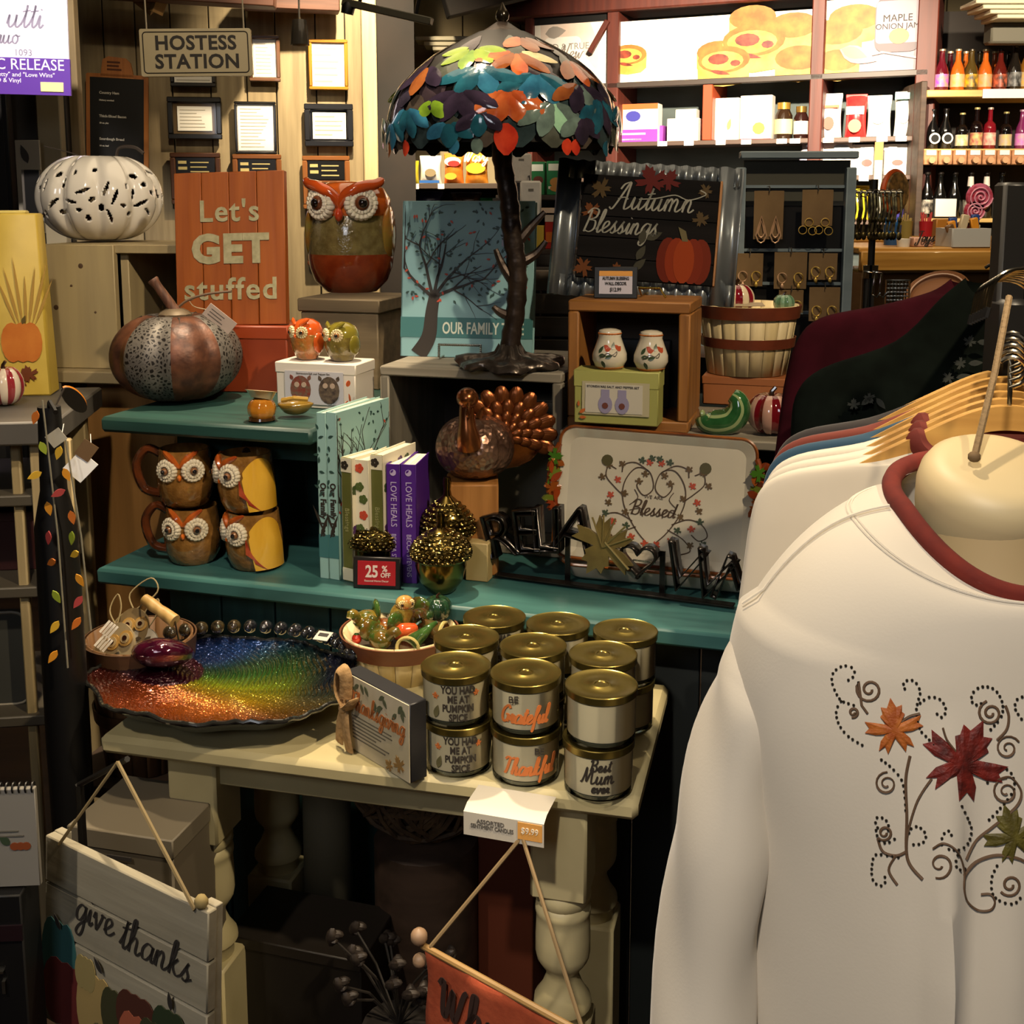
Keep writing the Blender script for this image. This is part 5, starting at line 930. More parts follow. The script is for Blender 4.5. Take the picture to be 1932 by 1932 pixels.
GC = {k: mat(a, .12, 0, b, (25, 25, 25), coat=.7, bump=.15, bs=60) for k, (a, b) in dict(teal=('163c4c', '205666'), blue=('204c66', '306c88'), lime=('6a8218', '869c28'), green=('5a7a1c', '7a9a30'), orange=('98401c', 'b86234'), red=('a02a1c', 'c84428'), rust=('703a1e', '8a5028'), grey=('46524f', '667a72'), mint=('7aa890', '9cc8a4'), dark=('221c28', '33293a'), gold=('b0a070', 'd0c498')).items()}
sh = O('shade', G().grid(lambda a, b: dome(2*PI*a, b, .985), 64, 14, cu=True), lead, lp, smooth=80)
O('cap', G().lathe([(.052, Hs_+zr_-.012), (.05, Hs_+zr_-.004), (.03, Hs_+zr_+.008), (.012, Hs_+zr_+.02)], 28, (cx, 0, 0)), brz, lp); O('finial', G().lathe([(.006, 0), (.007, .004), (.012, .01), (.0135, .018), (.01, .026), (.005, .034), (.001, .042)], 18, (cx, 0, zr_+Hs_+.016)), mat('4a4236', .2, .9), lp)
def pane(a0, v0, L, W, rot, m, n=6, lay=1.0):
    # a domed leaf shaped pane lying on the shade: length along rot (0 = sideways, -90deg = towards the rim)
    c, s_ = math.cos(rot), math.sin(rot); r0 = math.hypot(dome(a0, v0)[0]-cx, dome(a0, v0)[1]); g = G(); rows = []
    for i in range(n+1):
        t = i/n; w = W/2*(math.sin(PI*min(1, t*.96+.02))**.62); rows.append([(L*t, w*k) for k in (-1, -.5, 0, .5, 1)])
    vs = []
    for row in rows:
        for x, y in row:
            du, dv = x*c-y*s_, x*s_+y*c; v = min(max(v0+dv/.335, -.12), .99); k = lay+.010*(1-(y/(W/2+1e-6))**2); pt = dome(a0+du/max(r0, .06), max(v, 0), k)
            vs.append((pt[0], pt[1], pt[2]+min(v, 0)*Hs_*1.4))
    fs = [(i*5+j, i*5+j+1, (i+1)*5+j+1, (i+1)*5+j) for i in range(n) for j in range(4)]
    g.add(vs, fs); O('glass_pane', g, m, sh, smooth=80)
LY_ = [1.014]
def cluster(adeg, v, L, W, cs, n=5, spread=.62, tilt=0):
    a = R(adeg)
    r0 = math.hypot(dome(a, v)[0]-cx, dome(a, v)[1])
    for i in range(n):
        k = i-(n-1)/2; ro = -PI/2+k*spread+tilt; pane(a+.012*math.cos(ro)/r0, v+.012*math.sin(ro)/.335+.01, L*(1-.08*abs(k)), W, ro, GC[cs[i % len(cs)]], lay=LY_[0]+.0025*(i % 2))
    LY_[0] += .0012
# mosaic filler panes, then the leaf clusters in front; angle -90 faces the camera
for row, (v0, n, L) in enumerate(((.93, 9, .075), (.76, 13, .09), (.58, 17, .09), (.4, 20, .09), (.22, 22, .085))):
    for i in range(n): pane(2*PI*(i+.5*(row % 2))/n, v0, L, .93*2*PI*Rs*(1-v0**2)/n+.006, -PI/2, m_gdark[(i*3+row*2+(i//3)) % 5], 5, lay=1+.002*row)
for c_ in ((-112, .8, .06, .027, ['lime', 'lime', 'green', 'lime', 'lime'], 5, .62), (-80, .76, .075, .027, ['orange', 'rust', 'orange', 'rust', 'gold'], 5, .55), (-66, .93, .05, .026, ['orange', 'rust', 'rust'], 3, .6),
           (-102, .62, .085, .036, ['teal', 'teal', 'blue', 'teal'], 4, .62), (-72, .57, .09, .036, ['teal', 'blue', 'blue', 'teal'], 4, .55), (-87, .42, .095, .04, ['orange', 'orange', 'orange', 'orange'], 4, .5), (-88, .17, .075, .044, ['red'], 1, 0), (-66, .33, .095, .034, ['grey', 'grey', 'mint', 'grey'], 4, .48),
           (-110, .42, .085, .036, ['dark', 'dark', 'dark', 'dark'], 4, .6), (-124, .36, .055, .032, ['green', 'green'], 2, .8), (-140, .3, .085, .032, ['blue', 'teal', 'teal', 'blue'], 4, .5), (-114, .17, .06, .036, ['blue', 'teal', 'teal'], 3, .7), (-48, .5, .085, .034, ['rust', 'dark', 'grey', 'dark'], 4, .55), (-36, .38, .1, .036, ['teal', 'teal', 'dark', 'teal'], 4, .45),
           (-51, .22, .07, .036, ['grey', 'dark', 'dark'], 3, .6), (-42, .72, .075, .03, ['rust', 'orange', 'rust'], 3, .5), (-152, .2, .07, .034, ['teal', 'blue', 'teal'], 3, .55), (-138, .66, .08, .034, ['dark', 'rust', 'dark'], 3, .6), (-100, .24, .06, .03, ['dark', 'teal', 'dark'], 3, .6)): cluster(*c_)
for a, c_ in ((-141, 'red'), (-59, 'red'), (-54, 'red'), (-112, 'blue'), (-101, 'grey'), (-32, 'teal'), (-160, 'rust')): pane(R(a), .03, .035, .022, -PI/2, GC[c_], lay=1.02)
for i in range(9): cluster(-8+i*24, (.35, .55, .25)[i % 3], .085, .034, [('teal', 'orange', 'lime', 'grey', 'dark')[i % 5]], 4)
# --- corrugated AUTUMN BLESSINGS decor
zc_ = 1.16+.252; p = at(1046, 558, zc_); p = V((p.x-.01, p.y+.05, zc_)); u = wp(1, aty(1220, 430, p.y)); W, Hh = 342*u, 262*u
t = thing('wall_decor', 'Autumn Blessings plank picture in corrugated metal frame', 'wall decor', p, 0, rot=(R(-13), R(3.5), TH*.55))
m_cor = mat('6f757a', .35, .7, '8a8f92', (5, 5, 5), bump=.15)
def corr(n, L, amp=.006): return [(i/n*L, amp*math.sin(i*PI/3)) for i in range(n+1)]
fwid = 42*u
def cstrip(x0, x1, z0, z1, vert):
    g = G(); N = 84 if vert else 12
    if vert: g.grid(lambda a, b: (x0+(x1-x0)*a, .006*math.sin(a*2*PI*14), z0+(z1-z0)*b), N, 2)
    else: g.grid(lambda a, b: (x0+(x1-x0)*a, -.009*math.sin(a*PI*2)-.004, z0+(z1-z0)*b), N, 2)
    o = O('corrugated_strip', g, m_cor, t, smooth=80); o.modifiers.new('s', 'SOLIDIFY').thickness = .0015
cstrip(0, W, Hh-fwid*.85, Hh, 1); cstrip(0, W, 0, fwid*.95, 1); cstrip(-.004, fwid, 0, Hh, 0); cstrip(W-fwid, W+.004, 0, Hh, 0)
m_blk = mat('090808', .85, 0, '141111', (3, 40, 40), spec=.12); bw0, bw1, bz0, bz1 = fwid*1.15, W-fwid*.9, fwid*.8, Hh-fwid*.72
for i in range(5): O('plank', G().box(((bw0+bw1)/2, -.014, bz0+(bz1-bz0)*(i+.5)/5), (bw1-bw0, .012, (bz1-bz0)/5-.0012), .001), m_blk, t)
O('oak_edge', G().box((bw1+.002, -.012, (bz0+bz1)/2), (.005, .022, bz1-bz0), .001), m_oakv, t)
def fprint(name, polys, col, y, **k): return flat(name, polys, mat(col, .6, spec=.1, **k), t, (0, y, 0))
px_, pz_ = bw0+(bw1-bw0)*.78, bz0+(bz1-bz0)*.22; pr = (bw1-bw0)*.19
for k, (dx, w_) in enumerate(((-.62, .42), (.62, .42), (-.3, .42), (.32, .42), (0, .4))): fprint('pumpkin_print', [poly_disc(px_+dx*pr, pz_, pr*w_, pr*.88, 18)], ('561806', '5e1d08', '722609', '66200a', '80300c')[k], -.0204-.0003*k)
fprint('stem_print', [[(px_-.006, pz_+pr*.75), (px_+.006, pz_+pr*.75), (px_+.0, pz_+pr*1.15), (px_-.016, pz_+pr*1.3)]], '5a5238', -.022)
fprint('leaf_print', [maple(bw0+(bw1-bw0)*.5, bz1-.008, .034, .4), maple(bw0+(bw1-bw0)*.62, bz1-.006, .026, -.5)], '4c1512', -.0204)
fprint('leaf_print', [maple(bw0+(bw1-bw0)*x, bz0+(bz1-bz0)*z, s, a) for x, z, s, a in ((.88, .62, .018, .3), (.14, .86, .024, 1), (.9, .9, .016, 2))], '43351f', -.0205); fprint('leaf_print', [maple(bw0+(bw1-bw0)*x, bz0+(bz1-bz0)*z, s, a) for x, z, s, a in ((.08, .64, .02, .6), (.06, .1, .022, 2), (.3, .06, .022, 0))], '5a3216', -.0205); fprint('leaf_print', [leaf2(bw0+(bw1-bw0)*x, bz0+(bz1-bz0)*z, .035, .016, a) for x, z, a in ((.5, .4, .5), (.46, .35, 1.4), (.44, .2, 1.1), (.42, .1, .8))], '36342a', -.0206)
chalk = mat('7c7a6e', .6); script('Autumn', .027, .003, chalk, t, (bw0+(bw1-bw0)*.52, -.0206, bz0+(bz1-bz0)*.68), slant=.25, cond=.92); script('Blessings', .024, .003, chalk, t, (bw0+(bw1-bw0)*.3, -.0206, bz0+(bz1-bz0)*.44), slant=.3, cond=.86)
g = G(); g.rib(smooth_path([(bw0+(bw1-bw0)*a, bz0+(bz1-bz0)*b) for a, b in ((.42, .78), (.55, .8), (.68, .84), (.78, .8), (.9, .86), (.86, .9))], 5), .0022); O('flourish', g, chalk, t, (0, -.0206, 0))
k = thing('chain_easel', 'gold twisted wire easel before autumn sign', 'easel', at(1205, 562, zc_), TH); g = G(); gch = mat('b09038', .25, 1)
for i in range(15): g.ell((i*.003, 0, .02), (.0022, .0026, .0026), 6, 5)
for i in range(8): g.ell((.043+i*.0014, 0, .019-i*.0023), (.0022, .0026, .0026), 6, 5)
O('twisted_wire', g, gch, k); O('back_leg', G().tube([(0, 0, .02), (0, .03, .003), (.0, .09, .003)], .0018, 5), gch, k)
p = at(1162, 564, zc_); p.y += .008; u = wp(1, p); k = thing('price_sign', 'black framed Autumn Blessing wall decor price sign', 'sign', p, 0, rot=(R(-8), 0, TH*.4)); w_, h_ = 82*u, 60*u
O('frame', G().box((0, 0, h_/2), (w_, .01, h_), .0015), m_black, k); O('card', G().box((0, -.0055, h_/2), (w_*.76, .002, h_*.72)), mat('b5b0bc', .4), k); O('orange_strip', G().box((0, -.0062, h_*.78), (w_*.76, .002, h_*.16)), mat('c98a28', .4), k)
for s, z, c_ in (('AUTUMN BLESSING', .58, .9), ('WALL DECOR', .42, 1), ('$12.99', .22, 1)): text(s, .0085 if z > .3 else .0105, m_ink, k, (0, -.007, h_*z), cond=.78*c_, bold=.0003)
# --- salt and pepper shakers and green box in the brown crate
zi = ZP+.022; gx = at(1083, 798, zi); gx = V((gx.x, gx.y+.004, zi)); g2 = at(1240, 802, zi); u = wp(1, gx); Wg, Hg, Dg = 159*u, 101*u, .06
t = facebox('gift_box', 'pale green stoneware salt and pepper set gift box', gx, Wg, Hg, Dg, '9a9a55')
O('lid', G().box((Wg/2, Dg/2, Hg*.84), (Wg+.003, Dg+.003, Hg*.32), .002), mat('a3a35c', .5), t).location.z = .0006
flat('window_print', [rc(Wg*.1, Hg*.18, Wg*.9, Hg*.8)], mat('b0a88a', .5), t, (0, -.0018, 0)); flat('label_print', [rc(Wg*.14, Hg*.22, Wg*.82, Hg*.76)], mat('c2bcae', .5), t, (0, -.0027, 0))
for x in (.38, .58): flat('shaker_print', [poly_disc(Wg*x, Hg*.38, Wg*.085, Hg*.17, 16), rc(Wg*(x-.05), Hg*.5, Wg*(x+.05), Hg*.66)], mat('8f89a8', .5), t, (0, -.0036, 0)); flat('flower_print', [poly_disc(Wg*x, Hg*.36, .006, n=8)], mat('6a3a30', .5), t, (0, -.0046, 0))
text('STONEWARE SALT AND PEPPER SET', .0062, m_ink, t, (Wg*.47, -.0036, Hg*.69)); flat('leaf_print', [leaf2(Wg*.07, Hg*.2, .016, .007, .6), leaf2(Wg*.07, Hg*.12, .014, .006, 0), leaf2(Wg*.06, Hg*.32, .012, .005, 1.6)], mat('b8602a', .5), t, (0, -.0026, 0))
def shaker(px, y0, lb, dx):
    p = off(gx, wp(px-1083, gx), .03, Hg+.0012); u = wp(1, p); t = thing('floral_shaker', lb, 'shaker', p, R(-8)); k = 33*u; h = 76*u
    prf = [(k*.62, 0), (k*.8, .003), (k*1.0, h*.22), (k*.98, h*.38), (k*.78, h*.62), (k*.64, h*.8), (k*.68, h*.88), (k*.62, h*.95), (k*.35, h*.99), (.0005, h)]
    O('body', G().lathe(prf, 30), mat('cfc6b2', .1, coat=1), t); O('orange_rim', G().lathe([(k*.66, h*.85), (k*.71, h*.88), (k*.66, h*.9)], 24, cap=(0, 0)), mat('b8662a', .2, coat=.6), t); O('foot_line', G().lathe([(k*.7, 0), (k*.84, .004), (k*.8, .006)], 24, cap=(0, 0)), mat('b8662a', .2, coat=.6), t)
    def dr(x, y, z): 
        zz = min(max(z, .001), h*.8); r = next(a[0]+(b[0]-a[0])*(zz-a[1])/(b[1]-a[1]) for a, b in zip(prf, prf[1:]) if zz <= b[1]); a = x/k; r -= y; return (r*math.sin(a), -r*math.cos(a), z)
    for cc, P in (('a8482a', [leaf2(k*a+dx*k, h*b, .014, .009, r_) for a, b, r_ in ((-.35, .5, .2), (-.1, .52, 2.6), (.45, .48, .6), (.62, .5, 2.4))]), ('3a4a34', [leaf2(k*a+dx*k, h*b, .016, .008, r_) for a, b, r_ in ((-.7, .36, 0), (-.5, .24, 5), (-.3, .3, .4), (-.75, .42, 1), (.1, .5, 1.2))])):
        g = G()
        for P_ in P: g.prism(P_, -.0007, .001)
        g.v = [dr(*v) for v in g.v]; O('leaf_print', g, mat(cc, .3), t, smooth=0)
    g = G(); g.rib(smooth_path([(k*a+dx*k, h*b) for a, b in ((-.6, .3), (-.2, .42), (.1, .38), (.4, .46), (.3, .36), (.15, .36))], 4), .0016); g.v = [dr(*v) for v in g.v]; O('vine_print', g, mat('4a4038', .4), t, smooth=0)
shaker(1144, 617, 'white floral shaker, inner one of pair on green box', .1); shaker(1222, 619, 'white floral shaker at right end of green box', .15)
dk = off(wcr.location, .06, .14, .022); t = facebox('gift_box', 'dark shaded gift box at back of brown crate', dk, .12, .14, .02, '2c3236')
flat('window_print', [rc(.01, .02, .11, .12)], mat('30383c', .4), t)
# --- bushel basket
def bushel(name, label, p, r0, r1, h, n, slat, band, bands, lbl=None):
    t = thing(name, label, 'basket', p, 0)
    for i in range(n):
        a = 2*PI*i/n; da = PI/n*.96
        g = G().grid(lambda s, b: ((r0+(r1-r0)*b)*math.cos(a-da+2*da*s), (r0+(r1-r0)*b)*math.sin(a-da+2*da*s), h*b), 4, 3); o = O('slat', g, slat[i % len(slat)], t); o.modifiers.new('s', 'SOLIDIFY').thickness = .003
    for z0, z1 in bands:
        ra, rb_ = r0+(r1-r0)*z0+.003, r0+(r1-r0)*z1+.003; O('hoop', G().lathe([(ra, h*z0), (ra+.003, h*z0), (rb_+.003, h*z1), (rb_, h*z1)], 40, cap=(0, 0)), band, t)
    O('bottom', G().lathe([(r0-.004, .002), (r0-.004, .01)], 24), slat[0], t); return t
m_sl = [wood(a, b, .6, 2, 6) for a, b in (('cdb88a', 'dcc99c'), ('c2ad7c', 'd2be8e'), ('d2be90', 'e0cea4'))]; m_hoop = mat('5a2a1a', .35, 0, '6d3420', (20, 20, 20), coat=.3)
bp = at(1425, 770, ZP); bp = V((bp.x, bp.y+.1, ZP)); hb_ = .062; u = wp(1, bp)
t = thing('rust_box', 'rust brown square box under bushel basket', 'box', bp, TH); O('box_body', G().box((0, 0, hb_/2), (.175, .16, hb_), .003), mat('8a4f26', .6, 0, '9c5d30', (6, 6, 6)), t); O('lid', G().box((0, 0, hb_-.008), (.179, .164, .018), .002), mat('93562b', .6), t).location.z = .0005
pb = bp+V((0, 0, hb_+.003)); u = wp(1, pb); hb = 128*u; bushel('bushel_basket', 'pale slatted bushel basket with dark red hoops', pb, 74*u, 92*u, hb, 20, m_sl, m_hoop, ((.82, 1.0), (.4, .54)))
O('liner_board', G().lathe([(84*u, hb*.85), (84*u, hb*.88)], 24), m_sl[0], bpy.data.objects['bushel_basket'])
def cgourd(name, label, p, r, h, ca, cb, ribs=8, cat='pumpkin', stem='2a1a10', rot=None, par=None):
    t = thing(name, label, cat, p, 0, rot=rot); n = 64; g = pumpkin(G(), (0, 0, 0), r, h, ribs, .1, n, 16, .12)
    for i in range(len(g.f)-2): g.m[i] = int(((i % n)/n*ribs*1.0+.25)*2) % 2
    O('shell', g, [mat(ca, .08, coat=1), mat(cb, .08, coat=1)], t, smooth=70); O('stem', G().tube([(0, 0, h*.88), (.0, 0, h*1.02), (r*.15, 0, h*1.12)], [r*.14, r*.1, r*.09], 8), mat(stem, .1, coat=1), t); return t
c = pb+V((wp(-28, pb), -.02, hb*.86)); cgourd('ceramic_pumpkin', 'red and white striped ceramic pumpkin in bushel basket', c, 35*u, 58*u, '7a1422', 'd8c8a8')
c = pb+V((wp(66, pb), -.0, hb*.88)); cgourd('ceramic_gourd', 'small green ceramic gourd at bushel basket edge', c, 20*u, 34*u, '4a6a50', '6a8a70', 8, 'gourd')
t = O('basket_card', G().box((0, 0, 0), (.08, .03, .002), .0005), mat('a8967a', .6), loc=pb+V((-.02, -.06, hb+.004)), rot=(.15, 0, 0), label='flat tan card lying on bushel basket rim', cat='card')
# curved green gourd and big striped pumpkin on the plank
c = at(1368, 822, ZP); c = V((c.x, c.y+.02, ZP)); u = wp(1, c); t = thing('ceramic_gourd', 'curved green striped ceramic gourd on grey crate', 'gourd', c, TH)
pth = smooth_path([(-38*u, 0, 34*u), (-30*u, 0, 22*u), (-8*u, 0, 20*u), (16*u, 0, 28*u), (28*u, 0, 48*u), (24*u, 0, 66*u), (14*u, 0, 74*u)], 5); N = len(pth)
rad = [u*(11+15*math.sin(PI*min(1, (i/N)**.8*.9+.08))) for i in range(N)]; g = G().tube(pth, rad, 24)
for i in range(len(g.f)-2): g.m[i] = 1 if (i % 24) % 4 == 0 else 0
O('shell', g, [mat('1f4a26', .08, 0, '2f6034', (30, 30, 30), coat=1), mat('8a9a6a', .08, coat=1)], t, smooth=80); O('tip', G().ell((-40*u, 0, 36*u), (6*u, 8*u, 8*u), 10, 8), mat('8a9a6a', .1, coat=1), t)
c = at(1464, 828, ZP); c = V((c.x, c.y+.045, ZP)); u = wp(1, c); cgourd('ceramic_pumpkin', 'crimson and pale striped ceramic pumpkin beside green gourd', c, 46*u, 80*u, '641018', 'b08878', 8)
# --- blessed platter leaning on the crate, tray lying before it
tz = ZL; p = at(1056, 1104, tz); p = V((p.x, p.y+.02, tz)); q2 = at(1428, 1120, tz); u = wp(1, p); Lt, Dt = 372*u, .11
t = thing('serving_tray', 'cream serving tray with orange rim lying flat on shelf', 'tray', p, TH)
g = G(); N = 56; ou = rrect(0, 0, Lt, Dt, .03, 13); inn = rrect(.02, .02, Lt-.02, Dt-.02, .02, 13); K = len(ou)
rings = [(inn, .004), (rrect(.012, .012, Lt-.012, Dt-.012, .025, 13), .01), (ou, .034), (rrect(.003, .003, Lt-.003, Dt-.003, .028, 13), .036), (rrect(.02, .02, Lt-.02, Dt-.02, .022, 13), .012)]
vs = [(x, y, z) for P_, z in rings for x, y in P_]; fs = [(j*K+i, j*K+(i+1) % K, (j+1)*K+(i+1) % K, (j+1)*K+i) for j in range(4) for i in range(K)]; fs.append(tuple(4*K+i for i in range(K))); fs.append(tuple(range(K-1, -1, -1))); g.add(vs, fs)
cer = mat('b9b2a2', .15, 0, 'c4bdac', (6, 6, 6), coat=.8); O('dish', g, cer, t, smooth=50); O('orange_rim', G().tube([(x, y, .0355) for x, y in ou], .003, 6, closed=True), mat('9a5424', .25, coat=.6), t)
Wp, Hp = .372, .25; p = at(1050, 1075, tz); p = V((p.x+.005, p.y+.035, tz+.037)); p = off(pcr.location, .006, -.075); p.z = tz+.037
t = thing('blessed_platter', 'white platter with leafy heart wreath reading Blessed', 'platter', p, 0, rot=(R(-11), R(1.2), TH))
g = G(); ou = rrect(0, 0, Wp, Hp, .03, 9); K = len(ou)
rings = [(rrect(.01, .01, Wp-.01, Hp-.01, .025, 9), .012), (ou, 0), (rrect(.004, .004, Wp-.004, Hp-.004, .027, 9), -.003), (rrect(.02, .02, Wp-.02, Hp-.02, .02, 9), .006)]
vs = [(x, y, z) for P_, y in rings for x, z in P_]; fs = [(j*K+i, (j+1)*K+i, (j+1)*K+(i+1) % K, j*K+(i+1) % K) for j in range(3) for i in range(K)]+[tuple(3*K+i for i in range(K)), tuple(range(K-1, -1, -1))]; g.add(vs, fs)
O('dish', g, cer, t, smooth=50); O('orange_rim', G().tube([(x, -.002, z) for x, z in ou], .0032, 6, closed=True), mat('9a5a24', .25, 0, '5a2a18', (9, 9, 9), coat=.6), t)
q = random.Random(21)
for s, x0 in ((1, .0), (-1, Wp)):
    for k in range(11):
        zz = Hp*.4+.1*k/10; O('leaf_handle', G().prism(maple(0, 0, .017, 0) if k % 3 == 0 else leaf2(-.014, 0, .03, .014, 0), -.004, .004), mat(('7a3216', '8f4a1c', '5f6a24', '3f6a20', '8a3a18')[(k*2) % 5], .15, coat=1), t, (x0-s*(.006+.007*math.sin(k*2.1)), -.008-.004*(k % 2), zz), (q.uniform(-.5, .5), q.uniform(-3, 3), s*.5))
    O('handle_vine', G().tube(smooth_path([(x0, -.004, Hp*.86), (x0-s*.012, -.008, Hp*.72), (x0-s*.014, -.008, Hp*.5), (x0, -.004, Hp*.36)], 5), .0055, 8), mat('7a3a18', .15, coat=1), t)
brn, org, grn = mat('4a3a2a', .3), mat('a8442a', .3), mat('3a4630', .3); yb = .0056; g = G(); cxp, czp = Wp*.5, Hp*.5
def vine(P, w_=.0022): g.rib(smooth_path([(cxp+s_*a*Wp, czp+b*Hp) for a, b in P], 6), w_)
for s_ in (-1, 1):
    vine(((.0, -.36), (.08, -.24), (.15, -.06), (.155, .1), (.1, .22), (.03, .2), (.005, .08), (.05, .02), (.09, .09), (.06, .13)))
    vine(((.1, -.18), (.18, -.13), (.25, -.16), (.28, -.24), (.24, -.28), (.2, -.24))); vine(((.08, -.22), (.16, -.28), (.2, -.36), (.14, -.4))); vine(((.15, 0), (.2, .06), (.25, .14), (.24, .22), (.2, .2))); vine(((.03, .2), (.1, .26), (.16, .24), (.17, .18))); vine(((.12, -.06), (.08, .0), (.1, .06)), .0016); vine(((.12, -.1), (.06, -.08), (.05, -.14)), .0016)
O('vine_print', g, brn, t, (0, yb, 0), smooth=0); q = random.Random(2)
for m_, P in ((org, ((.03, .27), (.19, .12), (.22, .0), (.1, -.3), (.2, -.2), (.03, -.34))), (grn, ((.07, .28), (.02, .3), (.24, -.14), (.13, -.22), (.26, -.3))), (mat('5a4628', .3), ((.24, .22), (.15, .02), (.08, .12), (.23, -.06), (.14, -.12), (.05, .18), (.27, .13), (.17, .24), (.2, -.32)))):
    flat('leaf_print', [maple(cxp+s_*a*Wp, czp+b*Hp, .008, q.uniform(-1, 1)) for a, b in P for s_ in (-1, 1)], m_, t, (0, yb-.0002, 0))
flat('sunflower_print', [poly_disc(cxp+s_*.25*Wp, czp+.26*Hp, .011, n=12) for s_ in (-1, 1)], mat('4a4420', .3), t, (0, yb-.0003, 0)); text('WE ARE', .009, brn, t, (cxp, yb, czp+.0), cond=1.1); script('Blessed', .014, .0026, brn, t, (cxp, yb, czp-.085*Hp*1.5), slant=.25)
# --- black metal letters sign
A_, B_ = at(935, 1090, ZL), at(1385, 1150, ZL); d = (B_-A_).xy; an = math.atan2(d.y, d.x); Ls = d.length; t = thing('letter_sign', 'black metal block letter sign with maple leaf and heart', 'sign', A_+V((0, .0, .003)), an)
m_bm = mat('1c1815', .22, .6, '2c2622', (30, 30, 30)); arc = lambda x: .04+.045*math.sin(PI*min(1, max(0, x)))
for s, x, tl in (('R', .05, .28), ('E', .15, .12), ('L', .225, .06), ('I', .275, .02), ('A', .335, -.2)):
    me = tmesh(s, .122, ext=.016, m=m_bm, hollow=True); o = O('letter', me, None, t, (x*Ls/.98, 0, arc(x)*.85+.004), (0, -tl, 0)); o.modifiers.new('s', 'SOLIDIFY').thickness = .003
    me2 = tmesh(s, .122, ext=.001, m=m_bm); O('letter_back', me2, None, t, (x*Ls/.98, .014, o.location.z), (0, -tl, 0))
for s, x, tl in (('V', .76, .25), ('V', .865, .3), ('M', .97, .35)):
    me = tmesh(s, .122, ext=.016, m=m_bm, hollow=True); o = O('letter', me, None, t, (x*Ls/.98, 0, max(.005, arc(x)*.6-.02)), (0, tl, 0)); o.modifiers.new('s', 'SOLIDIFY').thickness = .003
lf = mat('6f6038', .35, .4, '8a7a48', (20, 20, 20)); lz = .098; O('maple_leaf', G().prism(maple(.49*Ls, lz-.005, .062, 2.6), -.02, -.014), lf, t); g = G()
for a in (-.9, -.45, 0, .45, .9): g.tube([(.49*Ls-.004, -.021, lz-.01), (.49*Ls+.05*math.sin(a+.4), -.021, lz+.0+.05*math.cos(a+.4))], .0018, 5)
g.tube([(.49*Ls, -.021, lz), (.49*Ls+.045, -.022, lz-.045)], .0025, 6); O('leaf_vein', g, mat('8f8050', .3, .5), t)
hp = [(.62*Ls+.0022*16*math.sin(a)**3*.98, .07+.0021*(13*math.cos(a)-5*math.cos(2*a)-2*math.cos(3*a)-math.cos(4*a))) for a in [2*PI*i/40 for i in range(40)]]
g = G(); n_ = len(hp); g.add([(x, y, z) for y in (-.016, .016) for x, z in hp], [(i, (i+1) % n_, n_+(i+1) % n_, n_+i) for i in range(n_)]); O('heart', g, m_bm, t).modifiers.new('s', 'SOLIDIFY').thickness = .004
O('base_bar', G().box((Ls*.5, .002, .004), (Ls*1.0, .02, .004), .001), m_bm, t); O('back_stay', G().box((Ls*.3, .025, .05), (.01, .004, .1)), m_bm, t); O('back_stay', G().box((Ls*.7, .025, .04), (.01, .004, .08)), m_bm, t)
g = G()
for i in range(12): g.ell((.6*Ls+i*.0035, -.004, .066), (.0026, .002, .002), 6, 5)
O('chain', g, chain, t)
# --- orange block, copper turkey, gold acorns, sale sign
p = at(842, 1088, ZL); u = wp(1, p); hB = (aty(842, 915, p.y).z-ZL); t = thing('wood_block', 'orange brown wooden plinth under copper turkey', 'block', V((p.x, p.y, ZL)), TH+R(18))
O('block', G().box((.05, .05, hB/2), (.1, .1, hB), .003), wood('8a5a26', 'a8733a', .5, 2, 6), t)
p2 = at(888, 1092, ZL); t = facebox('small_box', 'small cream box leaning beside orange brown plinth', V((p2.x-.01, p2.y-.01, ZL)), .045, .075, .03, 'b09a68')
tkp = V(t.location)
c = at(884, 903, ZL+hB); c = V((p.x+.054, p.y+.062, ZL+hB)); u = wp(1, c); t = thing('metal_turkey', 'copper pumpkin turkey with fanned tail on wooden plinth', 'figurine', c, 0); r, h = 76*u, 118*u
scl = mat('64493c', .3, .8, 'a07e6a', (18, 18, 18), bump=.55, bs=110, vor=True); cpr = mat('8a5230', .25, .9, 'a86a40', (20, 20, 20))
O('body', pumpkin(G(), (0, 0, 0), r, h, 8, .07, 72, 18, .06), scl, t, smooth=70)
O('neck', G().tube(smooth_path([(-r*.1, -r*.75, h*.62), (-r*.15, -r*.85, h*.85), (-r*.17, -r*.8, h*1.15), (-r*.15, -r*.78, h*1.36)], 4), [r*.34, r*.33, r*.31, r*.28, r*.25, r*.22, r*.2, r*.19, r*.185, r*.18, r*.18, r*.18, r*.17], 12), cpr, t)
O('head', G().ell((-r*.15, -r*.86, h*1.38), (r*.27, r*.34, r*.25), 14, 10), cpr, t); O('beak', G().tube([(-r*.12, -r*1.05, h*1.36), (-r*.1, -r*1.25, h*1.28)], [r*.09, r*.02], 8), cpr, t); O('wattle', G().ell((-r*.12, -r*1.06, h*1.18), (r*.07, r*.08, r*.16), 8, 8), cpr, t)
tm = mat('6d3a1e', .3, .8, '94562e', (25, 25, 25), bump=.5, bs=(25, 25, 120))
cxr, czr = r*.78, h*.62
for k, (n, rad, l) in enumerate(((11, 1.0, .3), (10, .72, .24), (8, .47, .2), (6, .25, .18))):
    for i in range(n):
        a = PI*(-.28+1.45*i/(n-1)) if n > 1 else 0; a = -.35+3.4*i/(n-1)
        O('tail_feather', G().ell((0, 0, 0), (r*l, r*.07, r*l*.68), 10, 7), tm, t, (cxr+r*rad*math.cos(a), r*.62-.006*k*1.2, czr+r*rad*.95*math.sin(a)), (0, -a, 0))
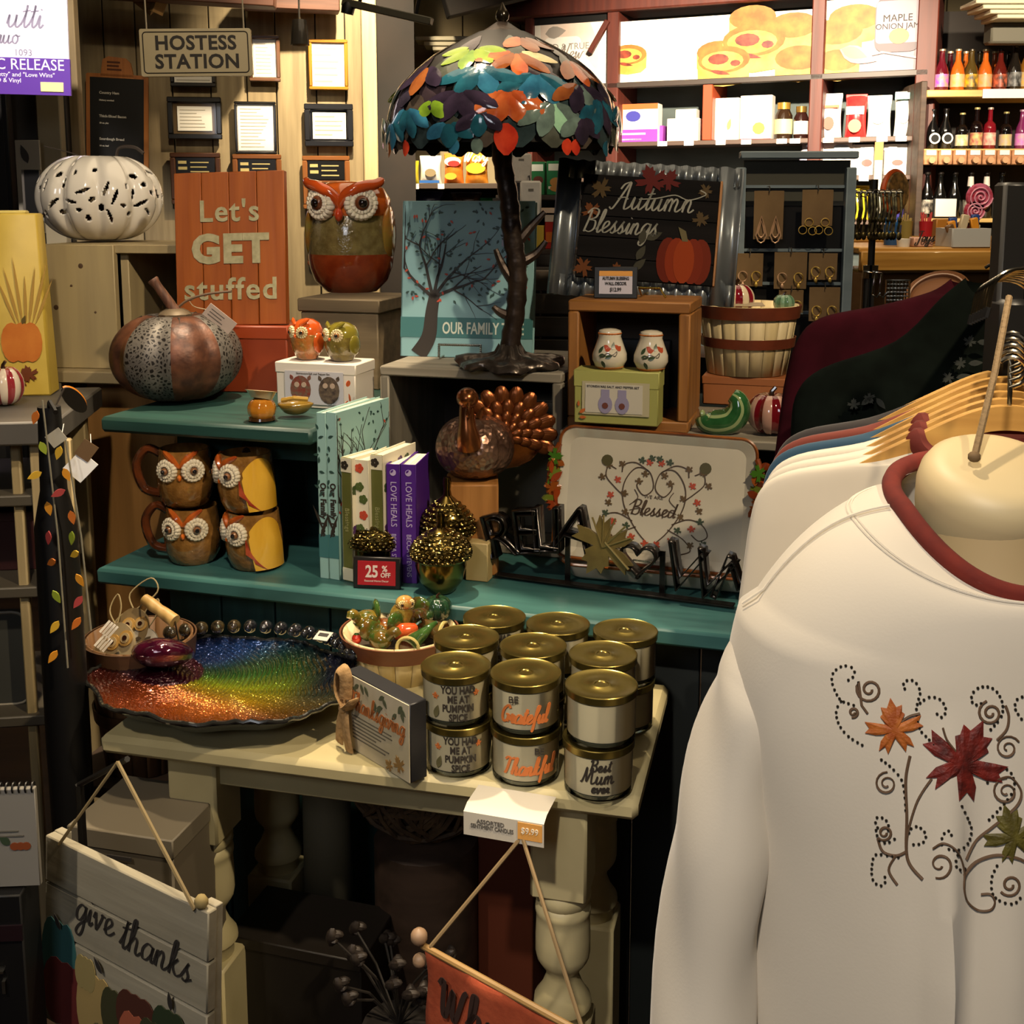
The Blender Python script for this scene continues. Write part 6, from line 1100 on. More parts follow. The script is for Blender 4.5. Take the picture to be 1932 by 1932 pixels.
O('tail_back', G().ell((cxr, r*.66, czr), (r*.95, r*.06, r*.9), 20, 10), cpr, t); O('stem', G().tube([(r*.1, 0, h*.95), (r*.16, .004, h*1.08)], [r*.1, r*.06], 8), cpr, t); O('tail_brace', G().box((r*.4, r*.5, h*.4), (r*.3, r*.3, h*.3), .004), cpr, t)
gb_ = mat('6d5c30', .18, 1, '86743e', (6, 6, 6)); gt = mat('6f5f34', .25, 1, '8a794a', (9, 9, 9), bump=1, bs=130, vor=True)
def acorn(px, py, z, w, h, label, lid=.5):
    p = at(px, py, z) if z <= ZL+.01 else V((px, py, z)); r = w/2*wp(1, p); Hh = h*wp(1, p); p = V((p.x, p.y+r*.7, z)); t = thing('acorn_jar', label, 'jar', p, 0)
    O('cup', G().lathe([(r*.35, 0), (r*.45, .004), (r*.75, Hh*.16), (r*.88, Hh*.34), (r*.86, Hh*.48)], 32), gb_, t)
    g = G(); N = 30
    for j in range(8):
        zz = Hh*(.46+.041*j); rr_ = r*(.97, 1.0, .985, .94, .86, .75, .6, .42)[j]
        for i in range(N):
            a = 2*PI*(i+.5*(j % 2))/N; g.ell((rr_*math.cos(a), rr_*math.sin(a), zz), (r*.1, r*.1, r*.065), 6, 5)
    O('cap_scales', g, gt, t, kind='stuff'); O('cap', G().lathe([(r*.9, Hh*.42), (r*.98, Hh*.46), (r*.96, Hh*.56), (r*.82, Hh*.66), (r*.42, Hh*.76), (r*.16, Hh*.82)], 32), gb_, t)
    O('stem', G().lathe([(r*.18, Hh*.8), (r*.12, Hh*.88), (r*.16, Hh*.95), (r*.12, Hh), (.0005, Hh)], 14), gb_, t); return t
acorn(705, 1100, ZL, 104, 148, 'gold acorn jar behind red sale sign'); acorn(830, 1130, ZL, 112, 158, 'tall gold acorn jar in front of wooden plinth'); acorn(843, 1100, ZL, 104, 196, 'gold acorn jar behind the tall one')
p = at(711, 1112, ZL); u = wp(1, p); t = thing('sale_sign', 'red 25% off sign in black frame on turquoise shelf', 'sign', V((p.x, p.y+.006, ZL)), 0, rot=(R(-6), 0, TH*.4)); w_, h_ = 91*u, 60*u
O('frame', G().box((0, 0, h_/2), (w_, .01, h_), .0015), m_black, t); O('card', G().box((0, -.0055, h_/2), (w_*.8, .002, h_*.76)), mat('a01520', .4), t)
mw = mat('d8c8c0', .5); text('25', h_*.52, mw, t, (-w_*.1, -.0068, h_*.38), bold=.0008, cond=.8); text('%', h_*.26, mw, t, (w_*.17, -.0068, h_*.56), bold=.0004); text('OFF', h_*.2, mw, t, (w_*.19, -.0068, h_*.38), bold=.0003, cond=.9); text('Seasonal Home Decor', h_*.085, mw, t, (0, -.0068, h_*.23))
O('foot', G().box((0, .015, .002), (w_*.8, .04, .003)), m_black, t)
# ================================================================ table goods
m_wax = mat('c0b596', .6, 0, 'c8bda0', (9, 9, 9)); m_lid = mat('8a7226', .2, 1, 'a0893a', (14, 14, 14)); m_lidt = mat('7d6e38', .26, .92, '8f8046', (9, 9, 9), bump=.1, bs=30)
rj = .05; f1 = at(865, 1470, ZT_); hj = (aty(865, 1274, f1.y).z-ZT_)/2
def jarcandle(p, label, group, design):
    t = thing('candle_jar', label, 'candle', p, ang(p)*-1+R(1), group); H1 = hj-.001
    g = G().lathe([(rj*.86, .0005), (rj*.95, .004), (rj*.96, H1-.009)], 40, cap=(1, 0)); O('glass', g, m_glass, t)
    O('wax', G().lathe([(rj*.935, .0115), (rj*.945, .014), (rj*.945, H1-.013)], 40), m_wax, t); O('glass_base', G().lathe([(rj*.8, .002), (rj*.9, .009), (rj*.6, .0105)], 32), mat('6d7060', .1, coat=1), t)
    O('lid', G().lathe([(rj*.985, H1-.011), (rj*1.0, H1-.0105), (rj*1.005, H1-.003), (rj*1.01, H1-.001), (rj*.99, H1), (rj*.95, H1-.0012), (rj*.3, H1-.0015), (rj*.27, H1-.0003), (rj*.2, H1-.0003), (rj*.18, H1-.0015), (.001, H1-.0015)], 44), m_lidt if True else m_lid, t)
    ink, orr = mat('2a241e', .6), mat('b5642e', .6)
    if design == 'spice':
        for i, s in enumerate(('YOU HAD', 'ME AT', 'PUMPKIN', 'SPICE')): text(s, .0148, ink, t, (.002, 0, H1*.69-.0134*i), wrap=rj*.968, bold=.0003, cond=.74)
        g = G()
        for x, z in ((-.033, .0), (.03, .004)): g.prism(maple(x, H1*.62+z, .0055), -.0006, 0)
        g.v = [((rj*.967-y)*math.sin(x/rj), -(rj*.967-y)*math.cos(x/rj), z) for x, y, z in g.v]; O('leaf_print', g, orr, t, smooth=0)
        g = G(); g.prism(leaf2(-.034, H1*.2, .02, .009, 1.3), -.0006, 0); g.v = [((rj*.967-y)*math.sin(x/rj), -(rj*.967-y)*math.cos(x/rj), z) for x, y, z in g.v]; O('leaf_print', g, mat('5a5638', .6), t, smooth=0)
    elif design and design[0] == 'be':
        k = design[1]; text('BE', .0135, ink, t, (-.018*k, 0, H1*.68), wrap=rj*.968, bold=0)
        dr = lambda x, y, z: ((rj*.967-y)*math.sin((x-.004*k)/rj), -(rj*.967-y)*math.cos((x-.004*k)/rj), z+H1*.28)
        script(design[2], .0125, .0032, orr, t, slant=.3, drape=dr, cond=.85)
    elif design == 'mum':
        for s, z, x, xh, cd in (('Best', .62, .002, .0085, 1), ('Mum', .39, -.002, .0115, .95), ('ever', .22, .002, .0075, 1)):
            script(s, xh, .0019, ink, t, slant=.2, drape=lambda a, y, b, z=z, x=x: ((rj*.967-y)*math.sin((a+x)/rj), -(rj*.967-y)*math.cos((a+x)/rj), b+H1*z), cond=cd)
    return t
TOPZ = ZT_+2*hj; rows = (((860, 1252), (992, 1266), (1135, 1288)), ((880, 1199), (1006, 1215), (1138, 1231)), ((933, 1161), (1053, 1174), (1180, 1187)))
cn = (('front', 'spice', 'plain'))
nm = (('left front gold lidded candle reading YOU HAD ME AT PUMPKIN SPICE', 'middle front gold lidded candle with BE Grateful in orange script', 'plain cream gold lidded candle at front corner of table'),
      ('gold lidded candle of second row nearest ceramic filled basket', 'gold lidded candle in the centre of the candle block', 'gold lidded candle of second row at the outer side'),
      ('gold lidded candle of back row nearest sale sign', 'gold lidded candle in middle of back row by turquoise shelf', 'gold lidded candle at outer end of back row'))
nb = (('lower front candle reading YOU HAD ME AT PUMPKIN SPICE, below its twin', 'lower front candle with BE Thankful script above price card', 'lower front candle reading Best Mum ever at table corner'),
      ('lower candle under second row lid nearest basket', 'lower candle hidden in the centre of the block', 'lower candle under second row lid at outer side'),
      ('lower candle under back row lid nearest sale sign', 'lower candle under middle of back row', 'lower candle under outer back row lid'))
pos = [[at(px, py, TOPZ) for px, py in r_] for r_ in rows]
for i in range(3):
    for j in range(3):
        c = pos[i][j]
        dt = ('spice', ('be', 1, 'Grateful'), None)[j] if i == 0 else ('spice' if i == 2 and j == 0 else None); db = ('spice', ('be', -1, 'Thankful'), 'mum')[j] if i == 0 else None
        jarcandle(V((c.x, c.y, ZT_+hj)), nm[i][j], 'candles in the top layer', dt); k = jarcandle(V((c.x+.003*(1-j), c.y+.002, ZT_+.0008)), nb[i][j], 'candles in the bottom layer', db)
# price card bent over the table edge
A_, B_ = at(886, 1512, ZT_), at(1037, 1536, ZT_); a_ = aty(875, 1527, A_.y-.012); d = (at(1030, 1545, ZT_)-at(880, 1520, ZT_)).xy; an = math.atan2(d.y, d.x); u = wp(1, A_)
t = thing('price_card', 'white price card for assorted sentiment candles hanging at table edge', 'card', a_+V((0, -.004, 0)), an); W = 156*u; Hc = 46*u; hz2 = ZT_+.0008-a_.z
crd = mat('b5afa2', .5); O('card_flap', G().box((W/2, 0, -Hc/2), (W, .001, Hc)), crd, t)
O('card_top', G().add([(0, -.0005, 0), (W, -.0005, 0), (W, .014, hz2), (0, .014, hz2), (W, .062, hz2+.0004), (0, .062, hz2+.0004)], [(0, 1, 2, 3), (3, 2, 4, 5)]), crd, t); O('price_patch', G().box((W*.83, -.001, -Hc*.42), (W*.3, .001, Hc*.72)), mat('c9924a', .5), t)
text('ASSORTED', .0085, mat('5a5650', .6), t, (W*.34, -.0012, -Hc*.4), cond=.95); text('SENTIMENT CANDLES', .0085, mat('5a5650', .6), t, (W*.36, -.0012, -Hc*.62), cond=.72); text('$9.99', .012, mat('d8cdb8', .6), t, (W*.83, -.002, -Hc*.5), cond=.9)
# thanksgiving block sign
P1, P2 = at(652, 1404, ZT_), at(775, 1479, ZT_); d = P2-P1; an = math.atan2(d.y, d.x); W = d.xy.length; H_ = aty(772, 1330, P2.y).z-ZT_; D_ = .03
t = thing('block_sign', 'black sided thanksgiving block sign with burlap bow', 'sign', V((P1.x, P1.y, ZT_)), an)
O('block', G().box((W/2, D_/2, H_/2), (W, D_, H_), .0015), mat('1c1c20', .4), t); O('face_panel', G().box((W/2, -.0006, H_/2), (W-.002, .0015, H_-.002)), mat('c0b69e', .6, 0, 'b0a588', (14, 14, 14)), t)
o_ = mat('b06a38', .6); script('Thanksgiving', H_*.125, .003, o_, t, (W*.52, -.0016, H_*.56), slant=.2, cond=.84)
flat('print', lines(W*.14, H_*.16, W*.8, H_*.5, 7, 6, .3), mat('5d584c', .6), t, (0, -.0014, 0)); q = random.Random(5)
flat('leaf_print', [leaf2(W*(.12+.8*q.random()), H_*(.76+.2*q.random()), .016, .007, q.uniform(3.5, 5.8)) for i in range(14)], mat('4f5640', .6), t, (0, -.0014, 0)); flat('leaf_print', [maple(W*.85, H_*.16, .014, .5), maple(W*.7, H_*.08, .01, 1)], mat('8a6a3a', .6), t, (0, -.0014, 0))
bur = mat('a8875c', .9, 0, '8a6c44', (120, 120, 120), bump=.5)
for k, (P_, wd) in enumerate((([(.0, -.008, .06), (-.012, -.014, .085), (-.008, -.012, .115), (.008, -.012, .11), (.004, -.01, .075)], .012), ([(0, -.008, .062), (.02, -.018, .07), (.03, -.014, .08), (.016, -.01, .065)], .012), ([(0, -.01, .06), (-.006, -.014, .035), (-.012, -.012, .008)], .013), ([(0, -.01, .06), (.012, -.016, .03), (.014, -.012, .003)], .013))): O('ribbon_loop', G().tube(smooth_path([(a+.014, b, z*H_/.108) for a, b, z in P_], 4), wd*.8, 8, flat=.3), bur, t)
O('ribbon_knot', G().ell((.014, -.012, .06*H_/.108), (.009, .007, .008), 10, 7), bur, t)
# glass turkey platter
c = at(428, 1315, ZT_+.012); pl_c = V((c.x, c.y, ZT_)); t = thing('glass_platter', 'rainbow ribbed glass turkey platter with pearly beaded edge', 'platter', pl_c, TH*.9, rot=(R(-3), 0, TH*.9)); RX, RY = .216, .195
t.location.z += .012
u = wp(1, c); hx, hy = -.135, .0
bands = [(-PI, '2a0a10'), (-1.9, '4a1408'), (-1.25, '6d2a0a'), (-.75, '8a3e0c'), (-.3, 'a85a10'), (.05, '9a7e10'), (.4, '7a8812'), (.75, '2f5a1c'), (1.05, '143a2a'), (1.35, '123060'), (1.8, '0e1a40'), (2.4, '0a0d20'), (PI, '180610')]
def rad(a): return 1+.035*math.cos(9*a)+.05*math.cos(2*a+.4)
def plz(x, y):
    rr_ = math.hypot(x/RX, y/RY); dd = math.hypot(x-hx, y-hy); return .012+.028*max(0, rr_-.1)**2.2+.0017*math.sin(dd*2*PI/.0085+2.5*math.sin(math.atan2(y-hy, x-hx)*7))+.02*math.exp(-((x+.13)**2+(y-.02)**2)/.0035)
g = G().grid(lambda a, b: ((b*RX*rad(2*PI*a))*math.cos(2*PI*a), (b*RY*rad(2*PI*a))*math.sin(2*PI*a), plz(b*RX*math.cos(2*PI*a), b*RY*math.sin(2*PI*a))), 220, 90, cu=True)
foil = node_mat(_vc, .2, .6, 1); o = O('dish', g, foil, t, smooth=80)
def pcol(co):
    a = math.atan2(co.y-hy, (co.x-hx)*.8)+.24; dd = math.hypot(co.x-hx, co.y-hy)
    for (a0, c0), (a1, c1) in zip(bands, bands[1:]):
        if a0 <= a <= a1:
            k = (a-a0)/(a1-a0); x, y = lin(c0), lin(c1); f = .16+.85*math.exp(-((dd-.15)/.1)**2)*(.75+.35*math.sin(dd*2*PI/.0085)); 
            kk = min(1, max(0, (dd-.23)/.06))*min(1, max(0, a+.1)*2); nv = lin('0c1838'); x = tuple(p_+(n_-p_)*kk for p_, n_ in zip(x, nv)); y = tuple(p_+(n_-p_)*kk for p_, n_ in zip(y, nv))
            if math.hypot((co.x+.13)/1.1, co.y-.02) < .062: x = y = lin('3a0a1e')
            return tuple((x[i]+(y[i]-x[i])*k)*f*1.3 for i in range(3))+(1,)
    return lin('0a0d20')
vcol(o, pcol)
clr = mat('9aa0a0', .05, trans=.6, coat=1, alpha=1)
O('rim', G().tube([(RX*rad(a)*math.cos(a), RY*rad(a)*math.sin(a), plz(RX*math.cos(a), RY*math.sin(a))+.001) for a in [2*PI*i/120 for i in range(120)]], .0035, 7, closed=True), mat('20201e', .05, coat=1), t)
O('under_rim', G().lathe([(RX*.62, 0), (RX*.8, .007), (RX*.985, .03)], 80, fx=lambda a, r, z: (r*rad(a), z), cap=(1, 0)), mat('6a6a62', .15, coat=1), t).scale = (1, RY/RX, 1)
for i in range(15):
    a = .62+i*.135; O('glass_bead', G().ell((0, 0, 0), (.0125, .0125, .012), 12, 8).ell((-.012, -.0, .001), (.008, .008, .008), 10, 7), mat('1c1a18', .06, .3, '5a4a2a' if i > 9 else '20242c', (30, 30, 30), coat=1), t, (RX*1.0*math.cos(a), RY*1.0*math.sin(a), .054), (0, 0, a))
O('turkey_head', G().tube(smooth_path([(-.16, .03, .04), (-.15, .01, .055), (-.13, .0, .06), (-.1, .015, .058), (-.085, .035, .05)], 4), [.012, .016, .02, .024, .027, .03, .032, .034, .036, .036, .035, .033, .03, .027, .022, .016, .01], 14, flat=.7), mat('26081a', .06, .4, '4c1026', (30, 30, 30), coat=1, bump=.9, bs=45), t)
tgp = O('price_tag', G().box((0, 0, 0), (.028, .024, .0012)), mat('b8b4ac', .4), t, (.1, .155, .062), (.35, 0, -.1)); flat('print', [rc(-.009, -.004, .009, .004)], m_ink, tgp, (0, .002, .0008), (-PI/2, 0, 0))
# basket of ceramic minis
c = at(738, 1302, ZT_); pb = V((c.x+.008, c.y+.075, ZT_)); u = wp(1, pb); r1 = 106*u; hbk = aty(738, 1228, pb.y-r1).z-ZT_
bushel('mini_basket', 'small slatted basket with brown rim holding ceramic minis', pb, r1*.72, r1, hbk, 18, m_sl, wood('5a2f18', '6d3c20', .5, 0, 6), ((.62, 1.0),)); O('filler_board', G().lathe([(r1*.86, hbk*.7), (r1*.86, hbk*.74)], 24), m_dkwood, bpy.data.objects['mini_basket'])
def inb(px, py, dy, z): q = aty(px, py, pb.y+dy); return V((q.x, q.y, max(z, pb.z+hbk*.745)))
zf = pb.z+hbk*.745
def mini(name, px, py, dy, label, cat, build, rz=0):
    q = aty(px, py, pb.y+dy); t = thing(name, label, cat, q, rz); build(t); return t
gl = lambda a, b: mat(a, .08, 0, b, (60, 60, 60), coat=1, bump=.2, bs=90)
cgourd('ceramic_pumpkin', 'dark green mottled mini pumpkin at basket top', aty(826, 1168, pb.y+.04), 28*u, 46*u, '24402a', '1a3020', 8)
def owl_mini(t):
    r = 24*u; O('body', G().ell((0, 0, 0), (r, r*.9, r*1.1), 18, 12), gl('8a7a34', '6a4a1c'), t); O('head', G().ell((.004, -.004, r*1.1), (r*.75, r*.7, r*.6), 16, 10), gl('a8602a', 'b8a058'), t)
    for s in (-1, 1): eye(t, s*r*.36+.004, -r*.62, r*1.12, r*.34, s*.4, 'd8c890', '6a4a1c', 12)
    O('beak', G().ell((.004, -r*.72, r*.92), (r*.1, r*.14, r*.16), 8, 6), gl('c8781c', 'b8601c'), t); O('foot', G().ell((0, -r*.4, -r*.95), (r*.7, r*.5, r*.2), 12, 8), gl('b8561c', '8a3a14'), t)
mini('ceramic_owl', 758, 1162, .0, 'mini ceramic owl with yellow ringed eye atop basket', 'figurine', owl_mini, R(28))
def cornu(col, c2, rot):
    def f(t):
        P_ = smooth_path([(0, -.03, -.004), (.004, -.008, .0), (.012, .012, .004), (.022, .026, .012), (.034, .03, .022)], 4); k = len(P_)
        O('horn', G().tube(P_, [.019-.0165*i/(k-1) for i in range(k)], 16), gl(col, c2), t); O('mouth_ring', G().tube([(.0185*math.cos(a), -.031, .0185*math.sin(a)-.004) for a in [2*PI*i/24 for i in range(24)]], .0032, 7, closed=True), mat('b8a868', .1, coat=1), t); O('mouth', G().ell((0, -.03, -.004), (.016, .003, .016), 14, 7), mat('3a1c0c', .2, coat=1), t); t.rotation_euler = rot
    return f
mini('ceramic_cornucopia', 779, 1206, -.055, 'green mini cornucopia with open cream ringed mouth', 'figurine', cornu('3a5a28', '24401c', (0, 0, -.2))); mini('ceramic_cornucopia', 806, 1186, -.02, 'brown green mini cornucopia with grey mouth by candle lid', 'figurine', cornu('4a4a24', '5a2a14', (0, .2, 1.2)))
def turk(ca, cb):
    def f(t):
        O('body', G().ell((0, 0, 0), (.024, .02, .018), 16, 10), gl(ca, cb), t); O('neck', G().tube(smooth_path([(-.016, -.006, .006), (-.026, -.012, .018), (-.03, -.016, .012)], 4), [.009]*6+[.008]*3, 10), gl(cb, ca), t); O('tail', G().ell((.018, .008, .012), (.007, .022, .02), 12, 8), gl('3a5a24', ca), t); O('wing', G().ell((.004, -.017, .004), (.013, .006, .01), 10, 7), gl(cb, '2a3a18'), t)
    return f
mini('ceramic_turkey', 692, 1170, -.03, 'mini ceramic turkey with green tail at basket edge', 'figurine', turk('3a4a1c', '8a6a24'), .3); mini('ceramic_turkey', 725, 1186, -.03, 'brown amber mini ceramic turkey lying in basket middle', 'figurine', turk('5a2a12', '8a5a20'), -.6)
mini('ceramic_turkey', 718, 1205, -.058, 'mini ceramic turkey with dark green wing at basket front', 'figurine', turk('6a4a1c', '2f4a1c'), 2.2); mini('ceramic_turkey', 792, 1166, .01, 'dark brown mini ceramic turkey behind orange pepper', 'figurine', turk('4a2410', '24401c'), 1.2)
mini('ceramic_pepper', 757, 1196, -.035, 'bright orange mini ceramic pepper in basket', 'figurine', lambda t: (O('pod', G().tube(smooth_path([(-.016, 0, 0), (0, 0, .004), (.018, .004, .008), (.026, .006, .014)], 4), [.006, .01, .013, .014, .014, .014, .013, .012, .011, .01, .008, .006, .003], 12), gl('b8401c', 'c8582a'), t), O('stalk', G().tube([(.024, .006, .013), (.034, .008, .02)], .003, 6), gl('3a5a24', '24401c'), t)))
mini('ceramic_berry', 673, 1205, -.05, 'tiny red ceramic berry at basket front', 'figurine', lambda t: (O('berry', G().ell((0, 0, 0), .009, 12, 8), gl('a81c14', 'c83a24'), t), O('calyx', G().ell((0, 0, .008), (.005, .005, .002), 8, 5), gl('3a5a24', '24401c'), t)))
# basket of wooden owl tags left of the platter
c = at(222, 1372, .74); pb2 = V((c.x+.01, c.y+.1, .63)); u = wp(1, pb2); r1 = 96*u
st = thing('low_stool', 'dark low stool under basket of wooden owl tags', 'stool', V((pb2.x-.005, pb2.y, 0)), TH); O('seat', G().box((0, 0, .618), (.22, .2, .02), .003), m_dkwood, st)
for x in (-.09, .09):
    for y in (-.08, .08): O('leg', G().box((x, y, .304), (.025, .025, .608), .002), m_dkwood, st)
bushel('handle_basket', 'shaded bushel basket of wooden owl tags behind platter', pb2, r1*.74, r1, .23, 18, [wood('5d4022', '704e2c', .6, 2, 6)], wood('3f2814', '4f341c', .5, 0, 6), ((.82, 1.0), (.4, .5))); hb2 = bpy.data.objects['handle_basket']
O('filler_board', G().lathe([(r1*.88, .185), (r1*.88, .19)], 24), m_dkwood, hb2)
h1, h2 = aty(272, 1130, pb2.y)-pb2, aty(330, 1172, pb2.y-.03)-pb2; dd = (h2-h1)
O('handle', G().tube([h1+dd*i/6 for i in range(7)], [.0095, .0105, .0108, .0095, .0108, .0112, .0115], 12), wood('a8864a', 'bf9e60', .5, 2, 9), hb2); O('handle_wire', G().tube([h1, h1+V((-.03, .03, -.05)), V((-r1*.8, .04, .21))], .0015, 5).tube([h2, h2+V((.006, -.002, -.035)), V((r1*.85, -.03, .21))], .0015, 5), mat('8a8680', .3, 1), hb2)
tanw = [mat(a, .6, 0, b, (40, 40, 40)) for a, b in (('8a7a5c', '9c8c6c'), ('a39a88', 'b0a898'), ('6d5a3a', '7d6a48'))]
for i, (px, py, s, lb) in enumerate(((222, 1218, 1.45, 'wooden owl tag with gold ringed eye, frontmost in dark basket'), (250, 1186, 1.3, 'small wooden owl tag behind frontmost owl tag'), (268, 1222, 1.25, 'white owl tag with dark leaf spots, beside platter'), (200, 1238, 1.1, 'dark wooden owl tag at basket rim'))):
    q = aty(px, py, pb2.y-.02+.02*(i % 2)); u = wp(1, q); t = thing('owl_tag', lb, 'ornament', q, R(-10), rot=(R(-30), R(12*i-20), R(-10))); r = 26*u*s
    O('disc', G().prism(poly_disc(0, 0, r, r*1.15, 20), -.003, .003), tanw[(0, 2, 1, 2)[i]], t)
    for s_ in (-1, 1) if i < 2 else (): e = O('eye_ring', G().prism(poly_disc(s_*r*.38+r*.2, r*.2, r*.4, r*.4, 14), -.006, -.003), mat('b08a4a', .5), t); O('eye_white', G().prism(poly_disc(s_*r*.38+r*.2, r*.2, r*.26, r*.26, 12), -.0075, -.006), mat('a8926a', .5), e); O('pupil', G().prism(poly_disc(s_*r*.38+r*.2, r*.2, r*.13, r*.13, 10), -.009, -.0075), mat('2a1008', .3, coat=.5), e)
    if i >= 2: flat('leaf_spot', [leaf2(-r*.3, -r*.1, r*.5, r*.3, .6), leaf2(r*.1, r*.3, r*.5, r*.3, .9), leaf2(-r*.5, r*.4, r*.4, r*.25, .3)], mat('4a3a24', .6), t, (0, -.0035, 0))
    O('twine_loop', G().tube(smooth_path([(0, 0, r), (-.01, -.002, r+.03), (.006+.02*(i == 1), 0, r+.055), (.03*(i % 2)+.01, .002, r+.03), (0, 0, r)], 5), .0013, 5), mat('9a8a64', .7), t)
for i, (px, py) in enumerate(((198, 1182), (188, 1208))): 
    q = aty(px, py, pb2.y-.05); u = wp(1, q); t = thing('tag_bundle', ('fanned bundle of white price tags, upper, in dark basket', 'fanned bundle of white price tags, lower, in dark basket')[i], 'price tags', q, R(-10), rot=(-.4, .5, 0))
    for k in range(4): O('tag', G().box((k*.005, k*.003, -k*.001), (.004, .002, .024), rot=(0, .2, 0)), m_white, t)
# orange felt pennant
A_, B_ = aty(812, 1800, 1.36), aty(1110, 1965, 1.2); d = B_-A_; an = math.atan2(d.y, d.x); tl = -math.atan2(d.z, d.xy.length); u = wp(1, A_); t = thing('felt_banner', 'orange felt banner with black brush lettering hanging below table', 'banner', A_, 0, rot=(0, tl, an)); L_ = d.length
m_felt = mat('8f3a1c', .9, 0, '9c4424', (60, 60, 60), bump=.3)
O('felt_sheet', G().grid(lambda a, b: (-.008+a*L_+.004*math.sin(b*9), .004*math.sin(7*a*PI/2+2*b), .004-.2*b), 24, 14), m_felt, t).modifiers.new('s', 'SOLIDIFY').thickness = .003
O('dowel', G().tube([(-.014, 0, .006), (L_+.01, 0, .006)], .0045, 8), wood('8a6a3c', '9c7c4c', .5, 0, 9), t)
for z in (.014, -.02): O('wooden_bead', G().ell((-.016, -.004, z+.006), .0115 if z > 0 else .0095, 12, 8), mat('8a7058', .5), t)
bk = mat('2a140c', .8); script('Why', .026, .0062, bk, t, (.075, -.008, -.068), slant=.1, cond=1.15); g = G(); g.rib([(.155, -.028), (.15, -.075)], .009); O('lettering', g, bk, t, (0, -.006, 0))
pk_ = aty(985, 1578, tp.y-.23); tw = mat('6d5a3c', .8); mid = t.matrix_basis.inverted() @ pk_
O('rope', G().tube([(0, 0, .01), mid], .0028, 6).tube([mid, (L_*.97, 0, .01)], .0028, 6), tw, t)
# things standing in the dark below the table
c = at(780, 1760, .5); t = thing('twig_ball', 'shadowed brown twig ball under cream table', 'decoration', V((c.x+.0, 1.84, .13)), 0); q = random.Random(8); g = G()
for i in range(46):
    ax = V((q.gauss(0, 1), q.gauss(0, 1), q.gauss(0, 1))).normalized(); e1 = ax.orthogonal().normalized(); e2 = ax.cross(e1); r = .125+q.uniform(-.006, .006); cc = V((0, 0, .52))
    g.tube([cc+e1*r*math.cos(2*PI*k/18)+e2*r*math.sin(2*PI*k/18) for k in range(18)], .0045, 5, closed=True)
O('twig_weave', g, mat('5a452c', .8, 0, '3a2a1a', (40, 40, 40)), t, kind='stuff'); O('core', G().ell((0, 0, .52), .115, 20, 14), mat('2a1f15', .9), t)
O('pedestal', G().lathe([(.09, -.13), (.09, .38), (.06, .4)], 20), m_dkwood, t)
c = V((-.17, 1.55, 0)); t = thing('dried_flowers', 'dusky silver dried flower spray under cream table', 'flowers', c+V((0, 0, .38)), 0)
for i in range(16):
    a = q.uniform(0, 6.3); l = q.uniform(.05, .11); e = V((l*math.cos(a), l*.6*math.sin(a), .06+q.uniform(0, .08))); O('stem', G().tube([(0, 0, 0), e*.5+V((0, 0, .02)), e], .002, 5), mat('1f1913', .7), t)
    o = O('blossom', G().ell((0, 0, 0), (.016, .007, .009), 8, 6).ell((.004, .004, .004), (.006, .012, .008), 8, 6).ell((-.004, .002, .006), (.007, .007, .012), 8, 6), mat('3f3730', .5, .2, '241d1a', (80, 80, 80)), t, e, (a, a*.5, a))
O('pot', G().lathe([(.05, -.38), (.06, -.05), (.055, 0)], 18), m_dark, t)
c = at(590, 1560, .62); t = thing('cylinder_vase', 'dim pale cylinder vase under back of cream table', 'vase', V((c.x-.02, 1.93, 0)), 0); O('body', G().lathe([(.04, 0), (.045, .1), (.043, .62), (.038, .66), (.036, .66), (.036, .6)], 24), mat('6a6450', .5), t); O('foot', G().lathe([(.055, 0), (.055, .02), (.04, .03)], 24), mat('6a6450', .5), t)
t = facebox('rust_carton', 'shadowed rust coloured box behind turned table leg', V((-.06, 1.84, 0)), .1, .62, .1, '5a2a18'); O('lid', G().box((.05, .05, .61), (.104, .104, .03), .002), mat('64301c', .5), t).location.z = .0006
t = facebox('dark_crate', 'black low crate on floor under cream table', V((-.47, 1.72, 0)), .24, .4, .14, '1c1814', 'crate'); O('lid', G().box((.12, .07, .4), (.244, .144, .02), .002), mat('221d18', .5), t)
# ================================================================ left edge stand
lz = at(100, 800, 1.19).z; q0 = at(95, 795, 1.19); LY = q0.y; u = wp(1, q0); ls_ = thing('corner_shelving', 'grey topped timber corner shelving with pale posts', 'shelving', V((q0.x, LY, 0)), R(8))
m_post = wood('8f7d55', 'a5926a', .6, 2, 5)
O('top_board', G().box((-.25, .16, 1.175), (.54, .4, .045), .004), mat('4a4742', .5, 0, '58544e', (4, 20, 4)), ls_)
for x, y in ((-.02, -.0), (-.48, 0), (-.02, .3), (-.48, .3)): O('post', G().box((x, y, .576), (.034, .034, 1.152), .003), m_post, ls_)
O('post', G().box((-.068, .012, .576), (.018, .02, 1.152), .003), m_post, ls_); O('post', G().box((.022, .03, .85), (.014, .02, .6), .003), m_post, ls_)
for z in (1.04, .86, .6): O('shelf_board', G().box((-.25, .16, z), (.46, .34, .022), .003), mat('4a4438', .5), ls_)
